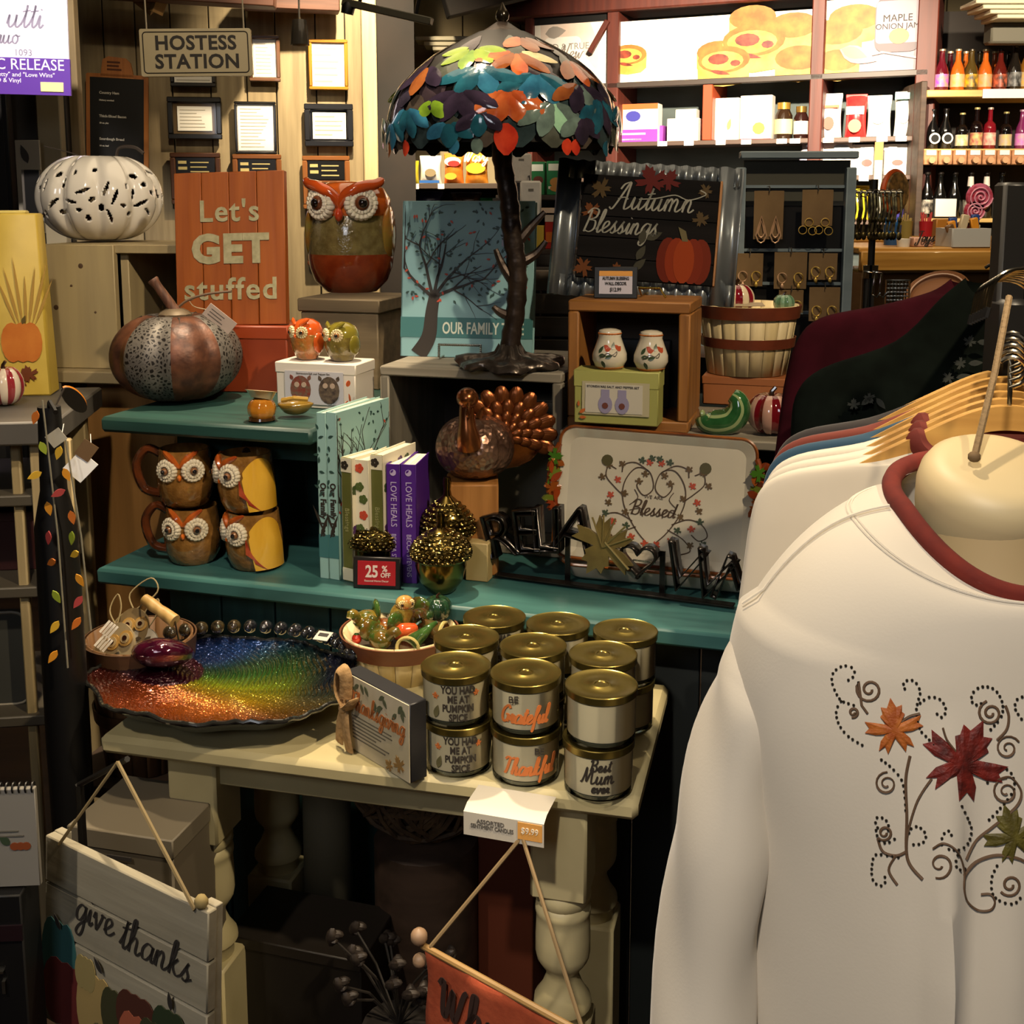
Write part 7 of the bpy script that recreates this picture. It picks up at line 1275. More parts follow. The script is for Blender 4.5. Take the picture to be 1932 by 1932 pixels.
# yellow printed lantern bag and striped pumpkin on top
c = at(40, 752, 1.1975); u = wp(1, c); t = thing('yellow_luminary', 'tall yellow luminary printed with orange pumpkin', 'lantern', V((c.x-.02, c.y+.06, 1.1975)), R(8)); W, Hh, D_ = 118*u, 346*u, .07
O('paper_body', G().box((0, 0, Hh/2), (W, D_, Hh), .004, taper=.82), mat('b59a38', .5, 0, 'c4a844', (9, 9, 9)), t); O('wavy_top', G().box((-.01, .0, Hh+.002), (W*.6, D_*.5, .008), .003), mat('c9b868', .4), t); yy = -D_/2-.001
Yp = mat('b8641c', .5, 0, 'c8782a', (20, 20, 20)); tl = R(-.7*D_/Hh*18)
flat('pumpkin_print', [poly_disc(W*x, Hh*.3, W*.17, Hh*.11, 16) for x in (-.05, .1, .24)], Yp, t, (0, yy, 0)); flat('leaf_print', [maple(W*.18, Hh*.12, .02, .3), maple(W*.05, Hh*.1, .022, 1)], mat('6a3414', .5), t, (0, yy-.001, 0)); flat('grass_print', [leaf2(W*(.02+.05*k), Hh*.4, .1+.02*(k % 3), .006, 1.9-.12*k) for k in range(7)], mat('a8843a', .5), t, (0, yy+.0022, 0)); flat('stem_print', [leaf2(W*.12, Hh*.4, .02, .008, 1.2)], mat('5a4a1c', .5), t, (0, yy-.001, 0))
c = at(2, 768, 1.1975); u = wp(1, c); cgourd('ceramic_pumpkin', 'red and cream striped ceramic pumpkin before yellow luminary', V((c.x, c.y+.02, 1.1975)), 36*u, 76*u, '8a2a30', 'cdbda8', 8)
# black pole with leaf garlands and tags
gpz = at(118, 900, 1.0); PY = 1.72; c = aty(112, 1100, PY); t = thing('black_display_pole', 'thick black display pole hung with leaf garlands', 'pole', V((c.x, PY, 0)), 0); O('shaft', G().lathe([(.022, .02), (.03, .3), (.034, .75), (.032, 1.1), (.02, 1.16), (.017, 1.29)], 18), m_black, t); O('foot', G().lathe([(.075, 0), (.075, .015), (.03, .03)], 24), m_black, t); O('hook_arm', G().tube([(0, 0, 1.28), (.01, -.02, 1.3), (.03, -.05, 1.29)], .004, 6), m_black, t)
mls = [mat(a, .6) for a in ('b8641c', 'c8a02a', 'a03a3a', '8a9a2a', 'c8861c')]
for n_, (xs, y0, y1, lb) in enumerate(((96, 755, 1260, 'string of felt leaves hanging down black pole, inner'), (140, 830, 1190, 'string of felt leaves hanging down black pole, outer'))):
    a, b = aty(xs-16, y0, PY-.05), aty(xs+32, y1, PY-.06); t = thing('leaf_garland', lb, 'garland', a, 0, 'leaf garlands on the pole'); O('cord', G().tube([(0, 0, 0), (b-a)*.5+V((.004, 0, 0)), b-a], .0014, 5), mat('8a8470', .6), t)
    for i in range(9): k = (i+.5)/9; O('felt_leaf', G().prism(leaf2(-.008, 0, .022, .011, 4.4+.9*math.sin(i*2.3)), -.001, .001), mls[(i*3+n_) % 5], t, (b-a)*k+V((.004*math.sin(i*3), -.004, .008)), (0, 0, .6*math.sin(i)))
for i, (px, py, s, cc, rot, lb) in enumerate(((152, 880, 1.25, 'ffffff', R(45), 'white diamond hung price tag on leaf garland'), (163, 850, .9, '6d5438', R(38), 'brown translucent tag above white diamond tag'), (106, 826, .8, 'a8a498', R(55), 'grey narrow tag beside black pole'))):
    c = aty(px, py, PY-.03); u = wp(1, c); t = thing('hang_tag', lb, 'tag', c, 0, rot=(0, rot, .2)); O('card', G().box((0, 0, 0), (34*u*s, .0012, 38*u*s)), mat(cc, .5), t); O('string', G().tube([(0, 0, 16*u*s), (-.01, .01, 30*u*s)], .0008, 4), m_white, t)
c = aty(138, 752, PY+.1); u = wp(1, c); t = thing('black_paddle', 'black oval paddle with orange edge hanging at pole top', 'paddle', c, 0, rot=(.3, R(-38), R(30))); O('paddle', G().prism(poly_disc(0, -4*u, 15*u, 33*u, 20), -.002, .004), m_black, t); O('edge', G().tube([(x-.0, .004, z) for x, z in poly_disc(0, -4*u, 15*u, 33*u, 20)[-5:]+poly_disc(0, -4*u, 15*u, 33*u, 20)[:6]], .002, 5), mat('c8781c', .4), t); O('loop', G().tube([(0, 0, 28*u), t.matrix_basis.inverted() @ V((aty(112, 1100, PY).x+.01, PY-.01, 1.285))], .0015, 5), m_black, t)
# lower left stock: frames, pad, boards
c = aty(10, 1390, LY+.04); u = wp(1, c); t = thing('oval_panel', 'grey rounded panel with pale edge on low shelf', 'panel', V((c.x, LY+.04, .6115)), R(8)); O('panel', G().prism(rrect(-.06, 0, .06, .19, .03), -.01, .01), mat('3a3a34', .5), t); O('edge', G().tube([(x, -.01, z) for x, z in rrect(-.06, 0, .06, .19, .03)], .003, 5, closed=True), mat('8a8270', .5), t)
c = aty(60, 1075, LY+.06); t = facebox('maroon_box', 'shadowed maroon box on middle corner shelf', V((c.x-.2, LY+.06, .8712)), .2, .12, .1, '3a1612', rz=R(8)); O('lid', G().box((.1, .05, .11), (.204, .104, .02), .002), mat('42201a', .5), t)
c = aty(-30, 1672, 1.28); u = wp(1, c); t = thing('note_pad', 'spiral note pad with small pumpkin picture', 'note pad', c, R(4)); Wn, Hn = 106*u, 196*u; O('paper', G().box((Wn/2, 0, Hn/2), (Wn, .008, Hn), .001), mat('8c8880', .6), t)
for i in range(9): O('spiral_ring', G().tube([(Wn*(i+.6)/9, .006*math.cos(a), Hn+.006*math.sin(a)) for a in [2*PI*k/10 for k in range(10)]], .0012, 5, closed=True), m_black, t)
flat('pumpkin_print', [poly_disc(Wn*(.6+.1*k), Hn*.42, Wn*.08, Hn*.04, 12) for k in (0, 1, 2)], mat('8a4420', .6), t, (0, -.0042, 0)); flat('print', lines(Wn*.25, Hn*.5, Wn*.9, Hn*.6, 2, 3), mat('6a665c', .6), t, (0, -.0042, 0)); flat('leaf_print', [leaf2(Wn*.52, Hn*.44, .016, .01, 2.4)], mat('3a4a34', .6), t, (0, -.0042, 0))
t2 = facebox('black_case', 'black glossy case below spiral note pad', V((c.x-.02, 1.26, 0)), 110*u, c.z-.002, .06, '0e0d0d', 'case', R(4)); O('trim', G().box((55*u, -.001, c.z-.05), (110*u, .003, .02)), mat('241418', .4), t2); O('chrome_latch', G().box((62*u, -.002, c.z-.1), (.012, .004, .003)).box((70*u, -.002, c.z-.12), (.004, .004, .016)), mat('b8ae98', .2, 1), t2)
# give thanks sign on its rope, white box behind
A_, B_ = aty(84, 1574, 1.36), aty(392, 1722, 1.2); d = B_-A_; an = math.atan2(d.y, d.x); tl = math.atan2(-d.z, d.xy.length); L_ = d.xy.length; t = thing('hanging_plank_sign', 'white plank sign reading give thanks with painted pumpkins', 'sign', A_, 0, rot=(R(-4), 0, an)); Hs = .25
shear = d.z/L_
m_wp = wood('8f8874', 'a39c88', .7, 0, 5)
def shr(o):
    for v in o.data.vertices: v.co.z += shear*v.co.x
    return o
for i in range(4): shr(O('plank', G().box((L_/2, .008, -Hs*(i+.5)/4), (L_, .014, Hs/4-.0022), .0016), m_wp, t))
for x in (.01, L_-.012): shr(O('batten', G().box((x, .02, -Hs/2), (.02, .012, Hs), .001), m_wp, t))
def sflat(name, P_, m, y=-.0004): return shr(flat(name, P_, m, t, (0, y+.001, 0), join=True))
script('give', .022, .0029, m_ink, t, (L_*.33, .0004, -Hs*.36), slant=.2, cond=1.0); script('thanks', .022, .0029, m_ink, t, (L_*.7, .0004, -Hs*.385), slant=.2, cond=1.08)
for o in [k for k in t.children if k.name.startswith('lettering')]:
    for v in o.data.vertices: v.co.z += shear*(v.co.x+o.location.x)
for k, (x, z, rx, rz_, cc) in enumerate(((.1, -.62, .035, .05, '2f5f60'), (.16, -.8, .05, .045, '642220'), (.34, -.78, .035, .045, 'a8905a'), (.28, -.62, .02, .022, '9a8a58'), (.47, -.74, .026, .03, '3a3a20'), (.6, -.7, .036, .03, '4a2418'), (.62, -.9, .04, .055, 'a85a40'), (.8, -.68, .03, .03, '2a3820'), (.72, -.78, .03, .03, '3a3c24'), (.92, -.85, .045, .05, '5a2826'), (.8, -.95, .03, .035, 'a05a2c'), (.42, -.95, .03, .03, '6a6040'))): sflat('pumpkin_print', [poly_disc(L_*x+dx*rx, Hs*z, rx*.55, rz_, 16) for dx in (-.45, .45, 0)], mat(cc, .7), -.0004-.0003*k)
sflat('stem_print', [leaf2(L_*x, Hs*z, .022, .008, a) for x, z, a in ((.13, -.45, 2.2), (.4, -.56, 2.3), (.82, -.55, 1.8), (.88, -.62, .5))], m_ink, -.005)
pk2 = aty(222, 1438, 1.33)-A_; iv = t.matrix_basis.inverted().to_3x3(); pk2 = iv @ pk2
O('rope', G().tube([(L_*.1, 0, L_*.1*shear-.004), pk2], .0022, 6).tube([pk2, (L_*.93, 0, L_*.93*shear-.004)], .0028, 6), mat('7a6a48', .8), t); O('rope_knot', G().ell((L_*.95, .004, L_*.95*shear+.006), (.009, .008, .009), 8, 6), mat('9a8858', .8), t)
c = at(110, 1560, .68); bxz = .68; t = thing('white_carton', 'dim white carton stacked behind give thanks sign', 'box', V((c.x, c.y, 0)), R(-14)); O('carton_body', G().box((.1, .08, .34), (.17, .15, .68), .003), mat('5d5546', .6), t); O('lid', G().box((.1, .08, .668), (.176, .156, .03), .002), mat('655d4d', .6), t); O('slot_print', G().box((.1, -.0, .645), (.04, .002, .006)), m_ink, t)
t = O('wire_stand', G().tube([aty(150, 1480, 1.42), aty(240, 1432, 1.33)], .004, 6).tube([aty(150, 1480, 1.42), (aty(150, 1480, 1.42).x, 1.42, .02)], .006, 6).box((aty(150, 1480, 1.42).x, 1.42, .01), (.16, .16, .02), .003), m_black, label='black wire arm that carries give thanks sign', cat='hook stand')
# ================================================================ clothes rack
RX_, RY_ = aty(1907, 400, 1.36).x, 1.36; za1, za2 = aty(1905, 640, 1.36).z, aty(1905, 520, 1.4).z
t = thing('clothes_rack', 'black clothing rack post with face out arms', 'clothes rack', V((RX_, RY_, 0)), 0)
ztop = aty(1907, 328, RY_).z; O('post', G().box((0, 0, ztop/2+.005), (.032, .032, ztop-.03), .004), m_black, t); O('base', G().box((0, 0, .015), (.5, .4, .03), .006), m_black, t); O('collar', G().box((0, -.008, za1), (.036, .05, .1), .006), m_black, t)
O('face_out_arm', G().tube([(0, -.01, za1), (0, -.27, za1-.03), (0, -.29, za1-.01)], .008, 8), m_black, t); O('face_out_arm', G().tube([(0, .01, za2), aty(1896, 545, 1.68)-V((RX_, RY_, 0)), aty(1896, 541, 1.73)-V((RX_, RY_, 0))], .008, 8), m_black, t)
m_hang = wood('a87c3e', 'c0954f', .4, 0, 5, .3); chr_ = mat('b8b4a8', .15, 1)
def hanger(p, label, rz, wood_=True):
    k = thing('clothes_hanger', label, 'hanger', p, rz, 'hangers on the clothes rack')
    P_ = smooth_path([(-.215, 0, -.115), (-.16, 0, -.092), (-.1, 0, -.06), (-.04, 0, -.03), (0, 0, -.022), (.04, 0, -.03), (.1, 0, -.06), (.16, 0, -.092), (.215, 0, -.115)], 4)
    g = G(); n = len(P_); g.add([(p_[0], y_, p_[2]+dz) for y_ in (-.006, .006) for p_ in P_ for dz in (-.02, .006)], [])
    fs = []
    for i in range(n-1):
        a = 2*i; b = 2*n+2*i; fs += [(a, a+2, a+3, a+1), (b, b+1, b+3, b+2), (a+1, a+3, b+3, b+1), (a, b, b+2, a+2)]
    g.f = fs+[(0, 1, 2*n+1, 2*n), (2*n-2, 4*n-2, 4*n-1, 2*n-1)]; g.m = [0]*len(g.f)
    O('hanger_body', g, m_hang if wood_ else m_black, k, smooth=30); O('hook', G().tube([(0, 0, -.02), (0, 0, .004)]+[(.016*math.cos(a), 0, .02+.016*math.sin(a)) for a in [-PI/2+.2+i*.42 for i in range(10)]], .0024, 7), chr_, k); return k
SHP = [(.1, -.058), (.16, -.083), (.235, -.1), (.265, -.125), (.275, -.17)]; JKP = [(.06, .015), (.09, -.012), (.15, -.075), (.25, -.115), (.285, -.155), (.29, -.22)]
def garment(p, rz, m, label, name='shirt', prof=SHP, length=.55, thick=.03, trim=None, prints=None):
    k = thing(name, label, 'shirt', p, rz); pr = [q[:2] for q in smooth_path([(a, b, 0) for a, b in prof], 5)]; n0 = len(pr); w1, z1 = pr[-1]
    pr += [(w1+.035*math.sin(i/16*PI/2), z1-length*i/16) for i in range(1, 17)]; n = len(pr)
    def fn(a, s):
        i = round(s*(n-1)); w_, zz = pr[i]; A = 2*PI*a; c_, s_ = math.cos(A), math.sin(A); th = .012+(thick-.012)*min(1, i/n0); x_ = w_*math.copysign(abs(c_)**.6, c_)
        dip = .03*max(0, 1-i/6)*abs(s_)*(1 if s_ < 0 else .3)
        top = pr[min(i, n0-1)][1]
        return (x_, th*math.copysign(abs(s_)**.8, s_)+.003*math.sin(x_*40+i*.15)*i/n, zz-dip)
    O('cloth', G().grid(fn, 56, n, cu=True, flip=True), m, k, smooth=80)
    if trim: O('neck_trim', G().tube([V(fn(i/44, 0))+V((0, 0, .002)) for i in range(44)], .009, 8, closed=True, flat=1.3), trim, k)
    if prints:
        q = random.Random(3)
        for x, z in prints[0]: O('embroidery', G().prism(maple(0, 0, .009, q.uniform(0, 6)), -.001, .0).prism(leaf2(.01, 0, .02, .008, q.uniform(-1, 1)), -.001, 0), prints[1], k, (x, -thick-.004, z), (0, 0, 0))
    return k
m_wsh = mat('b5ad9e', .85, 0, 'bdb5a6', (5, 5, 5), sheen=.3)
fam = (('dark brown studded shirt hanging behind the rust one', '171010', 'dark brown shirt'), ('rust red shirt hanging between brown and teal shirts', '5e1e0e', 'rust red shirt'), ('teal blue shirt hanging between rust and white shirts', '10364c', 'teal shirt'), ('white shirt with rust collar hanging next to teal shirt', None, 'white shirt next to the teal one'), ('white shirt with rust collar, second behind the display form', None, 'second white shirt behind form'), ('white shirt with rust collar just behind the display form', None, 'white shirt nearest the form'))
GA = R(-8)
for i, (lb, cc, sh_) in enumerate(fam):
    Yg = 1.345-.03*i; p = aty(1906, 672+13*i, Yg)
    hanger(p+V((0, 0, .0)), 'pale wooden hanger carrying the '+sh_, GA)
    garment(p+V((0, 0, .004)), GA, mat(cc, .85, 0, cc, (3, 3, 3), sheen=.2) if cc else m_wsh, lb, trim=mat('5e180c', .8) if not cc else None, thick=.0095 if i else .014, prof=SHP if i < 3 else [(a-.006, b) for a, b in SHP])
o = [k for k in COL.objects if k.get('label') == fam[0][0]][0]; g = G(); q = random.Random(5)
for i in range(90): z_ = q.random(); g.ell((-.165+.03*q.random()-.01*z_, -.021, -.092-.1*z_), (.0016, .0012, .0016), 6, 4)
O('stud_trail', g, mat('8a6a3a', .2, 1), o, kind='stuff')
gv = mat('060a07', .95, 0, '0b110d', (30, 30, 30), spec=.08); em = mat('1d201c', .7, 0, '2b2e28', (60, 60, 60))
p = aty(1906, 545, 1.57); hanger(p, 'dark hanger carrying the dark green velvet jacket', R(-6), False); garment(p, R(-6), gv, 'dark green velvet jacket with faint silver embroidery', 'jacket', JKP, .6, .03, prints=(((-.07, -.1), (-.085, -.12), (-.19, -.15), (-.21, -.16), (-.255, -.2), (-.06, -.07), (-.03, -.1), (-.05, -.15)), em))
p = aty(1872, 545, 1.68); hanger(p, 'dark hanger carrying the maroon velvet jacket', R(-3), False); garment(p, R(-3), mat('2a060e', .95, 0, '360a15', (20, 20, 20), spec=.1), 'maroon velvet jacket behind the dark green one', 'jacket', [(.06, .015), (.09, -.005), (.16, -.025), (.25, -.045), (.285, -.085), (.3, -.15)], .6, .03)
for i in range(7):
    p = aty(1893+6*i, 560-3*i, 1.2-.015*i); k = thing('spare_hanger_hook', ORD[i]+' chrome hook bunched on top of black rack arm', 'hanger', p, R(-10)); P_ = [(-.03, 0, -.02)]+[(-.028*math.cos(a), 0, .022*math.sin(a)-.004) for a in [i2*.26 for i2 in range(12)]]
    O('hook', G().tube(P_, .0022, 6), chr_, k); O('cuff', G().tube([(-.03, 0, -.02), (-.032, 0, -.03)], .003, 6), m_black, k)
# chrome grid basket and hooks behind the rack
for i, (px, py, w_, h_, Y) in enumerate(((1693, 555, 44, 52, 2.6),)):
    c = aty(px, py, Y); u = wp(1, c); k = thing('wire_grid_basket', 'small steel mesh basket behind dark jackets', 'basket', c, 0); g = G()
    for a in range(8): g.tube([((-w_/2+w_*a/7)*u, 0, -h_/2*u), ((-w_/2+w_*a/7)*u, 0, h_/2*u)], .0016, 4); g.tube([(-w_/2*u, 0, (-h_/2+h_*a/7)*u), (w_/2*u, 0, (-h_/2+h_*a/7)*u)], .0016, 4)
    O('mesh_wires', g, mat('6a7078', .25, 1), k, kind='stuff'); O('frame', G().tube([(-w_/2*u, 0, -h_/2*u), (w_/2*u, 0, -h_/2*u), (w_/2*u, 0, h_/2*u), (-w_/2*u, 0, h_/2*u)], .003, 6, closed=True), chr_, k); O('leg', G().tube([(0, .02, h_/2*u), (0, .02, -c.z)], .006, 6), m_black, k)
for i, px in enumerate((1650, 1662)):
    c = aty(px, 560, 2.55); u = wp(1, c); k = thing('steel_hook', ('steel peg hook left of mesh basket, first', 'steel peg hook beside mesh basket, second')[i], 'hook', c, 0); O('peg', G().tube([(0, .06, 44*u), (0, 0, 44*u), (-4*u, 0, 4*u), (2*u, -.01, 0), (8*u, -.01, 8*u)], .0022, 6), chr_, k); O('plate', G().box((0, .06, 44*u), (.02, .004, .03)), chr_, k); O('post', G().tube([(0, .065, 50*u), (0, .065, -c.z)], .006, 6), m_black, k)
c = aty(1770, 560, 3.4); u = wp(1, c); t = thing('round_basket', 'tan round tray and greenery beyond dark jackets', 'tray', V((c.x, c.y, c.z)), 0); O('tray', G().lathe([(50*u, 0), (60*u, .02), (58*u, .022), (46*u, .006)], 28), mat('8a5a34', .6), t, rot=(.5, -.5, 0)); O('lettering_ring', G().tube([(50*u*math.cos(a), 50*u*math.sin(a), .02) for a in [2*PI*k/30 for k in range(30)]], .003, 5, closed=True), mat('c8a890', .5), t, rot=(.5, -.5, 0)); O('stand', G().tube([(0, 0, 0), (0, 0, -c.z)], .02, 8), m_black, t)
# ================================================================ body form wearing the sweatshirt
NX, NY = aty(1893, 900, 1.0).x, 1.0; FZ = aty(1880, 868, NY).z
t = thing('body_form', 'cream torso display form hanging in the sweatshirt', 'mannequin', V((NX, NY, 0)), 0); m_form = mat('b09a70', .55, 0, 'b8a37a', (5, 5, 5))
fz = lambda a, r, z: (r, z)
O('neck', G().lathe([(.125, FZ-.26), (.12, FZ-.2), (.1, FZ-.16), (.08, FZ-.125), (.069, FZ-.085), (.066, FZ-.05), (.0005, FZ-.048)], 48, fx=lambda a, r, z: (r*(1 if abs(math.cos(a)) < 2 else 1), z)), m_form, t).scale = (1.0, .92, 1)
O('neck_cap', G().lathe([(.06, -.075), (.065, -.05), (.067, -.03), (.0655, -.018), (.061, -.009), (.053, -.003), (.044, -.0005), (.0005, 0)], 48), mat('c2ae84', .5, 0, 'cab88e', (5, 5, 5)), t, aty(1888, 874, NY-.01)-V((NX, NY, 0)), (R(21), 0, 0))
O('torso', G().lathe([(.13, .62), (.15, .8), (.17, 1.0), (.16, 1.1), (.11, FZ-.25)], 40), m_form, t).scale = (1.0, .5, 1)
O('pole', G().tube([(0, 0, .02), (0, 0, .7)], .015, 10), m_black, t); O('base', G().lathe([(.17, 0), (.17, .015), (.03, .03)], 32), m_black, t)
e0_, e1_ = aty(1838, 864, NY-.02), aty(1904, 560, 1.1); dd = V((NX, NY, 0))
O('rope', G().tube([e0_-dd, (e0_+(e1_-e0_)*.5)-dd+V((.002, 0, 0)), e1_-dd], .0032, 7), mat('7a6444', .8, bump=.5, bs=200), t); O('rope_knot', G().ell(e0_-dd+V((0, 0, .001)), (.006, .006, .005), 8, 6), mat('6a5436', .8), t)
# sweatshirt surface: rings from the collar down to the hem
sw = thing('sweatshirt', 'white sweatshirt with rust neckband and embroidered autumn leaves', 'sweatshirt', V((NX, NY, 0)), 0)
m_sw = mat('c6beaf', .85, 0, 'ccc4b5', (4, 4, 4), sheen=.25, bump=.03, bs=350)
CZ = aty(1682, 955, NY).z; CF = aty(1890, 1150, NY-.11).z
def sring(s):   # half width, half depth, mid height, front drop
    if s < .3:
        e = s/.3; w_ = .094+(.222-.094)*e; return w_, .094+.03*e, CZ-.018*e-.075*e**2.6, (CZ-CF)*(1-e)+.02*e
    e = (s-.3)/.7; return .214+.026*math.exp(-((e-.1)/.17)**2)+.022*e, .124+.045*math.sin(min(1, e*1.5)*PI/2), CZ-.093-.62*e, .02*(1-e)
def sfn(a, s):
    w_, d_, z_, fr = sring(s); A = 2*PI*a; c_, s_ = math.cos(A), math.sin(A); x = w_*math.copysign(abs(c_)**.86, c_); y = d_*math.copysign(abs(s_)**.9, s_)*(.8 if s_ > 0 else 1)
    z = z_-fr*max(0, -s_)**1.4+.02*max(0, s_)*(s < .3)*(1-s/.3)
    if s_ < 0:
        k = min(1, max(0, (s-.33)*4)); y += k*(-.024*math.exp(-((x+.093+.03*(s-.6))/.012)**2)+.014*math.exp(-((x+.066)/.018)**2)-.008*math.exp(-((x+.02+.05*(1-s))/.03)**2)+.007*math.sin(x*38+3*s)*s)
        y += -.006*math.exp(-((x+.12+.1*(s-.6))/.02)**2)*k
    return (x, y, z)
gs = G().grid(sfn, 150, 80, cu=True, flip=True); O('torso_cloth', gs, m_sw, sw, smooth=80)
bv = BVHTree.FromPolygons([V(v) for v in gs.v], gs.f)
def hit(x, z):
    h_ = bv.ray_cast(V((x, -1, z)), V((0, 1, 0))); return h_[0] if h_[0] else V((x, -.15, z))
for sd in (-1, 1):
    P_ = [(-.16, .0, CZ-.09), (-.185, .0, CZ-.12), (-.213, -.002, CZ-.155), (-.225, -.006, CZ-.19), (-.242, -.014, CZ-.27), (-.257, -.026, CZ-.38), (-.268, -.045, CZ-.49), (-.275, -.055, CZ-.56)]
    pth = smooth_path([(x*-sd, y, z) for x, y, z in P_], 6); N = len(pth); g = G()
    def sl(a, b):
        f = b*(N-1); i = min(int(f), N-2); p_ = V(pth[i]).lerp(V(pth[i+1]), f-i); rx = .034+.022*b*b+.002*math.sin(b*13); ry = .03+.03*min(1, b*1.6); A = 2*PI*a
        tx = V(pth[min(i+1, N-1)])-V(pth[i]); tx.normalize(); nx_ = V((0, 1, 0)).cross(tx); wr_ = .003*math.sin(b*26+3*math.sin(A))*min(1, b*2)
        q_ = p_+nx_*((rx+wr_)*math.cos(A))+V((0, 1, 0))*((ry+wr_)*math.sin(A)); return tuple(q_)
    g.grid(sl, 48, 70, cu=True); O('sleeve', g, m_sw, sw, smooth=80)
def collar_pts(k, dz=0, out=0):
    return [((.094+out)*math.copysign(abs(math.cos(a))**.86, math.cos(a)), (.094+out)*math.copysign(abs(math.sin(a))**.9, math.sin(a)), CZ+dz-(CZ-CF)*max(0, -math.sin(a))**1.4+.02*max(0, math.sin(a))) for a in [2*PI*i/90 for i in range(90)]]
O('neckband', G().tube(collar_pts(0, .004, -.001), .0088, 10, closed=True), mat('5a150c', .9, 0, '6a1d10', (50, 50, 50)), sw)
for s_ in (.09, .098): O('collar_seam', G().tube([V(sfn(i/110, s_))*1.0+V((0, -.0006 if i > 55 else .0006, .0004)) for i in range(110)], .0011, 5, closed=True), m_sw, sw)
O('shoulder_seam', G().tube([V(sfn(.5-.0*i, .02+.28*i/14))+V((0, -.004, .003)) for i in range(15)], .0014, 5), m_sw, sw)
# embroidery: photo points laid on the cloth
def onc_(px, py):
    y = NY-.15
    for _ in range(5): q = aty(px, py, y); h_ = hit(q.x-NX, q.z); y = NY+h_.y
    return V((q.x-NX, y-NY-.0012, q.z))
thr = mat('5d4632', .7); 
def vine_(P, w_=.0011): 
    O('vine_stitch', G().tube([onc_(*p_) for p_ in smooth_path([(a, b, 0) for a, b in P], 6) for p_ in [p_[:2]]], w_, 6, flat=.6), thr, sw)
def spiral(cx_, cy, r0, r1, a0, turns, n=26): return [(cx_+(r0+(r1-r0)*i/n)*math.cos(a0+turns*2*PI*i/n), cy+(r0+(r1-r0)*i/n)*math.sin(a0+turns*2*PI*i/n)) for i in range(n+1)]
def vs_(P, **k): O('vine_stitch', G().tube([onc_(*p_) for p_ in P], k.get('w', .0011), 6, flat=.6), thr, sw)
vs_(spiral(1640, 1300, 4, 26, 0, 1.6)+[(1625, 1330), (1636, 1345)]); vs_(spiral(1868, 1344, 4, 24, 0, 1.7)); vine_([(1896, 1330), (1902, 1350), (1898, 1375), (1880, 1395)]); vs_(spiral(1900, 1410, 4, 24, 2, 1.6)); vs_(spiral(1672, 1477, 5, 22, 1, 1.6)); vine_([(1716, 1425), (1708, 1470), (1710, 1540), (1709, 1600), (1716, 1630), (1740, 1658)], .0013); vine_([(1757, 1468), (1730, 1510), (1712, 1570), (1710, 1610)], .0013)
vs_(spiral(1668, 1570, 4, 15, 0, 1.4)); vine_([(1655, 1580), (1665, 1605), (1690, 1613), (1710, 1605)]); vs_(spiral(1772, 1630, 5, 26, .6, 1.2)); vine_([(1760, 1600), (1780, 1590), (1805, 1605), (1818, 1640), (1818, 1675), (1825, 1700), (1845, 1716), (1868, 1715), (1876, 1700), (1868, 1686), (1850, 1686)], .0014); vine_([(1818, 1650), (1840, 1625), (1880, 1612), (1925, 1620), (1950, 1640)], .0014); vine_([(1822, 1620), (1840, 1585), (1870, 1560), (1895, 1540), (1920, 1515), (1925, 1490), (1905, 1465), (1880, 1470)], .0012); vs_(spiral(1897, 1492, 4, 26, 1, 1.6)); vs_(spiral(1905, 1668, 5, 22, 0, 1.4)); vine_([(1690, 1612), (1676, 1640), (1692, 1668)])
vine_([(1700, 1360), (1716, 1350), (1735, 1345)], .0014); vine_([(1802, 1416), (1786, 1395), (1778, 1372)], .0014); vs_(spiral(1609, 1343, 3, 10, 0, 1.3))
dots = G()
def dline(P, st=9):
    p_ = smooth_path([(a, b, 0) for a, b in P], 8); acc = 0; last = None
    for a, b, _ in p_:
        if last is None or math.hypot(a-last[0], b-last[1]) >= st: dots.ell(onc_(a, b), (.0013, .001, .0013), 7, 5); last = (a, b)
dline([(1600, 1282), (1612, 1272), (1606, 1258), (1588, 1256), (1572, 1268), (1569, 1285), (1576, 1305), (1586, 1320), (1600, 1326), (1612, 1330)]); dline([(1586, 1322), (1577, 1340), (1582, 1365), (1600, 1388), (1632, 1408)]); dline([(1706, 1298), (1704, 1288), (1715, 1281), (1728, 1288), (1735, 1305), (1730, 1325), (1728, 1345), (1735, 1375), (1750, 1392), (1770, 1414)]); dline([(1735, 1325), (1752, 1314), (1772, 1318), (1783, 1335), (1778, 1352), (1766, 1345)])
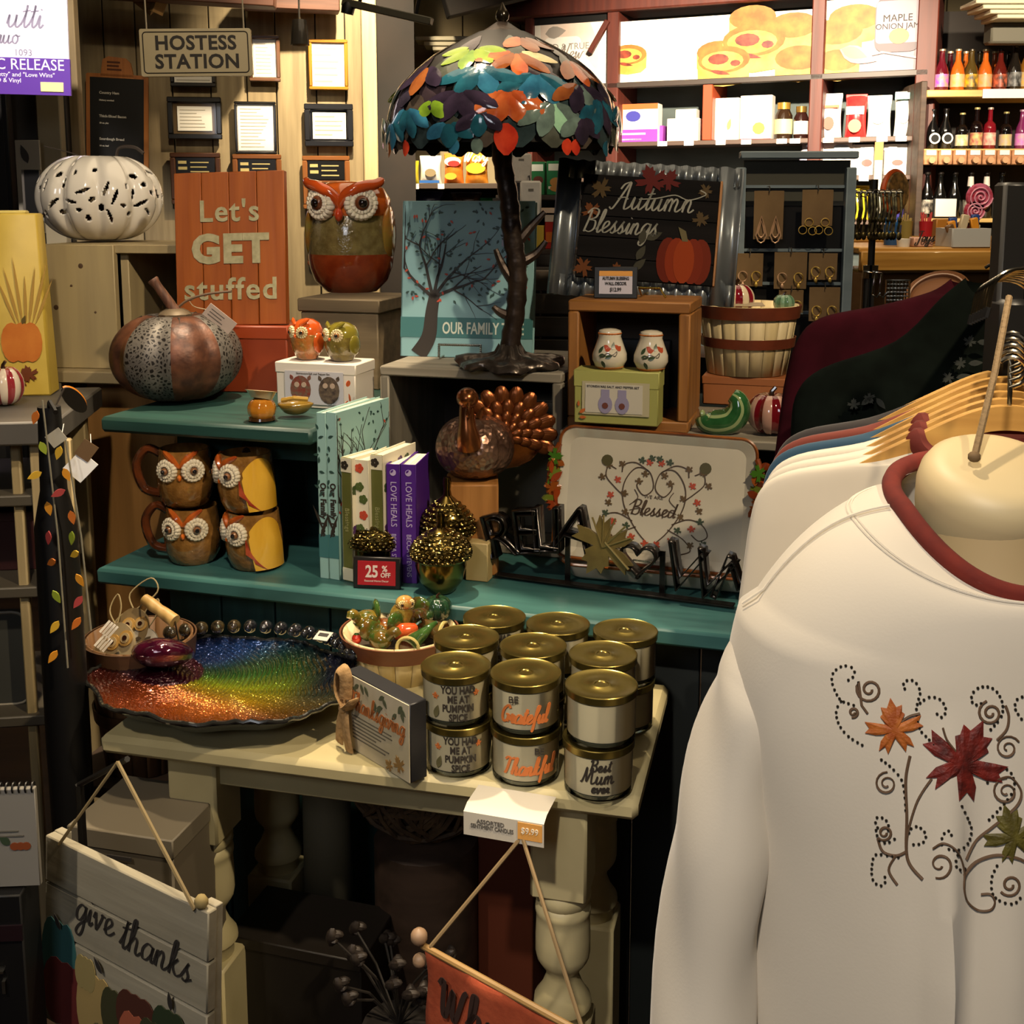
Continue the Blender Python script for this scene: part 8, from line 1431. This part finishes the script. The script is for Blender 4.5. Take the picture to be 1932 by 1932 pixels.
dline([(1850, 1326), (1836, 1328), (1832, 1312), (1842, 1298), (1860, 1294), (1878, 1302), (1890, 1325), (1888, 1350), (1868, 1375)]); dline([(1926, 1355), (1914, 1335), (1918, 1318), (1932, 1312)]); dline([(1662, 1432), (1680, 1446), (1700, 1470), (1706, 1500), (1708, 1530)]); dline([(1655, 1560), (1650, 1545), (1660, 1540), (1674, 1550), (1675, 1565)]); dline([(1652, 1565), (1658, 1585), (1675, 1588), (1692, 1578)]); dline([(1714, 1570), (1722, 1558), (1738, 1562), (1746, 1576), (1738, 1590), (1715, 1592)]); dline([(1694, 1616), (1670, 1612), (1650, 1612), (1644, 1635), (1646, 1658), (1660, 1670), (1672, 1658), (1664, 1650)]); dline([(1814, 1520), (1826, 1545), (1832, 1565), (1825, 1590), (1808, 1602), (1785, 1600)]); dline([(1776, 1592), (1778, 1574), (1790, 1566), (1794, 1574)])
dline([(1862, 1475), (1858, 1462), (1866, 1450), (1885, 1446), (1905, 1455), (1913, 1480), (1905, 1500), (1880, 1530), (1862, 1548)]); dline([(1880, 1632), (1870, 1655), (1872, 1685), (1890, 1700), (1912, 1703), (1926, 1690)]); dline([(1806, 1612), (1802, 1630), (1812, 1640), (1826, 1634)])
O('rhinestone_dots', dots, mat('3a342c', .2, .5), sw, kind='stuff')
def eleaf(cx_, cy, s, rot, ca, cb, name='embroidered_leaf'):
    g = G(); P_ = maple(0, 0, 1, rot); n_ = len(P_); R_ = 6; rows = []
    c0 = (cx_, cy)
    for k in range(R_+1):
        f = k/R_; rows.append([onc_(cx_+x*s*f, cy-z*s*f) for x, z in P_])
    vs = [tuple(v+V((0, -.0022+.0018*(k/R_)**3, 0))) for k, r_ in enumerate(rows) for v in r_]
    fs = [(k*n_+i, k*n_+(i+1) % n_, (k+1)*n_+(i+1) % n_, (k+1)*n_+i) for k in range(R_) for i in range(n_)]; g.add(vs, fs); O(name, g, mat(ca, .6, 0, cb, (90, 30, 90), bump=.25, bs=(300, 60, 300)), sw, smooth=0)
eleaf(1686, 1376, 56, .12, '9a4a14', 'b86a28'); eleaf(1814, 1440, 84, -.45, '4a120c', '7a1f14'); eleaf(1912, 1578, 60, .3, '4a4212', '625a1e')
for s_ in (-1, 1): O('cuff', G().tube([(.29*s_, -.055, CZ-.555), (.27*s_, -.05, CZ-.62)], [.045, .04], 20), m_sw, sw)
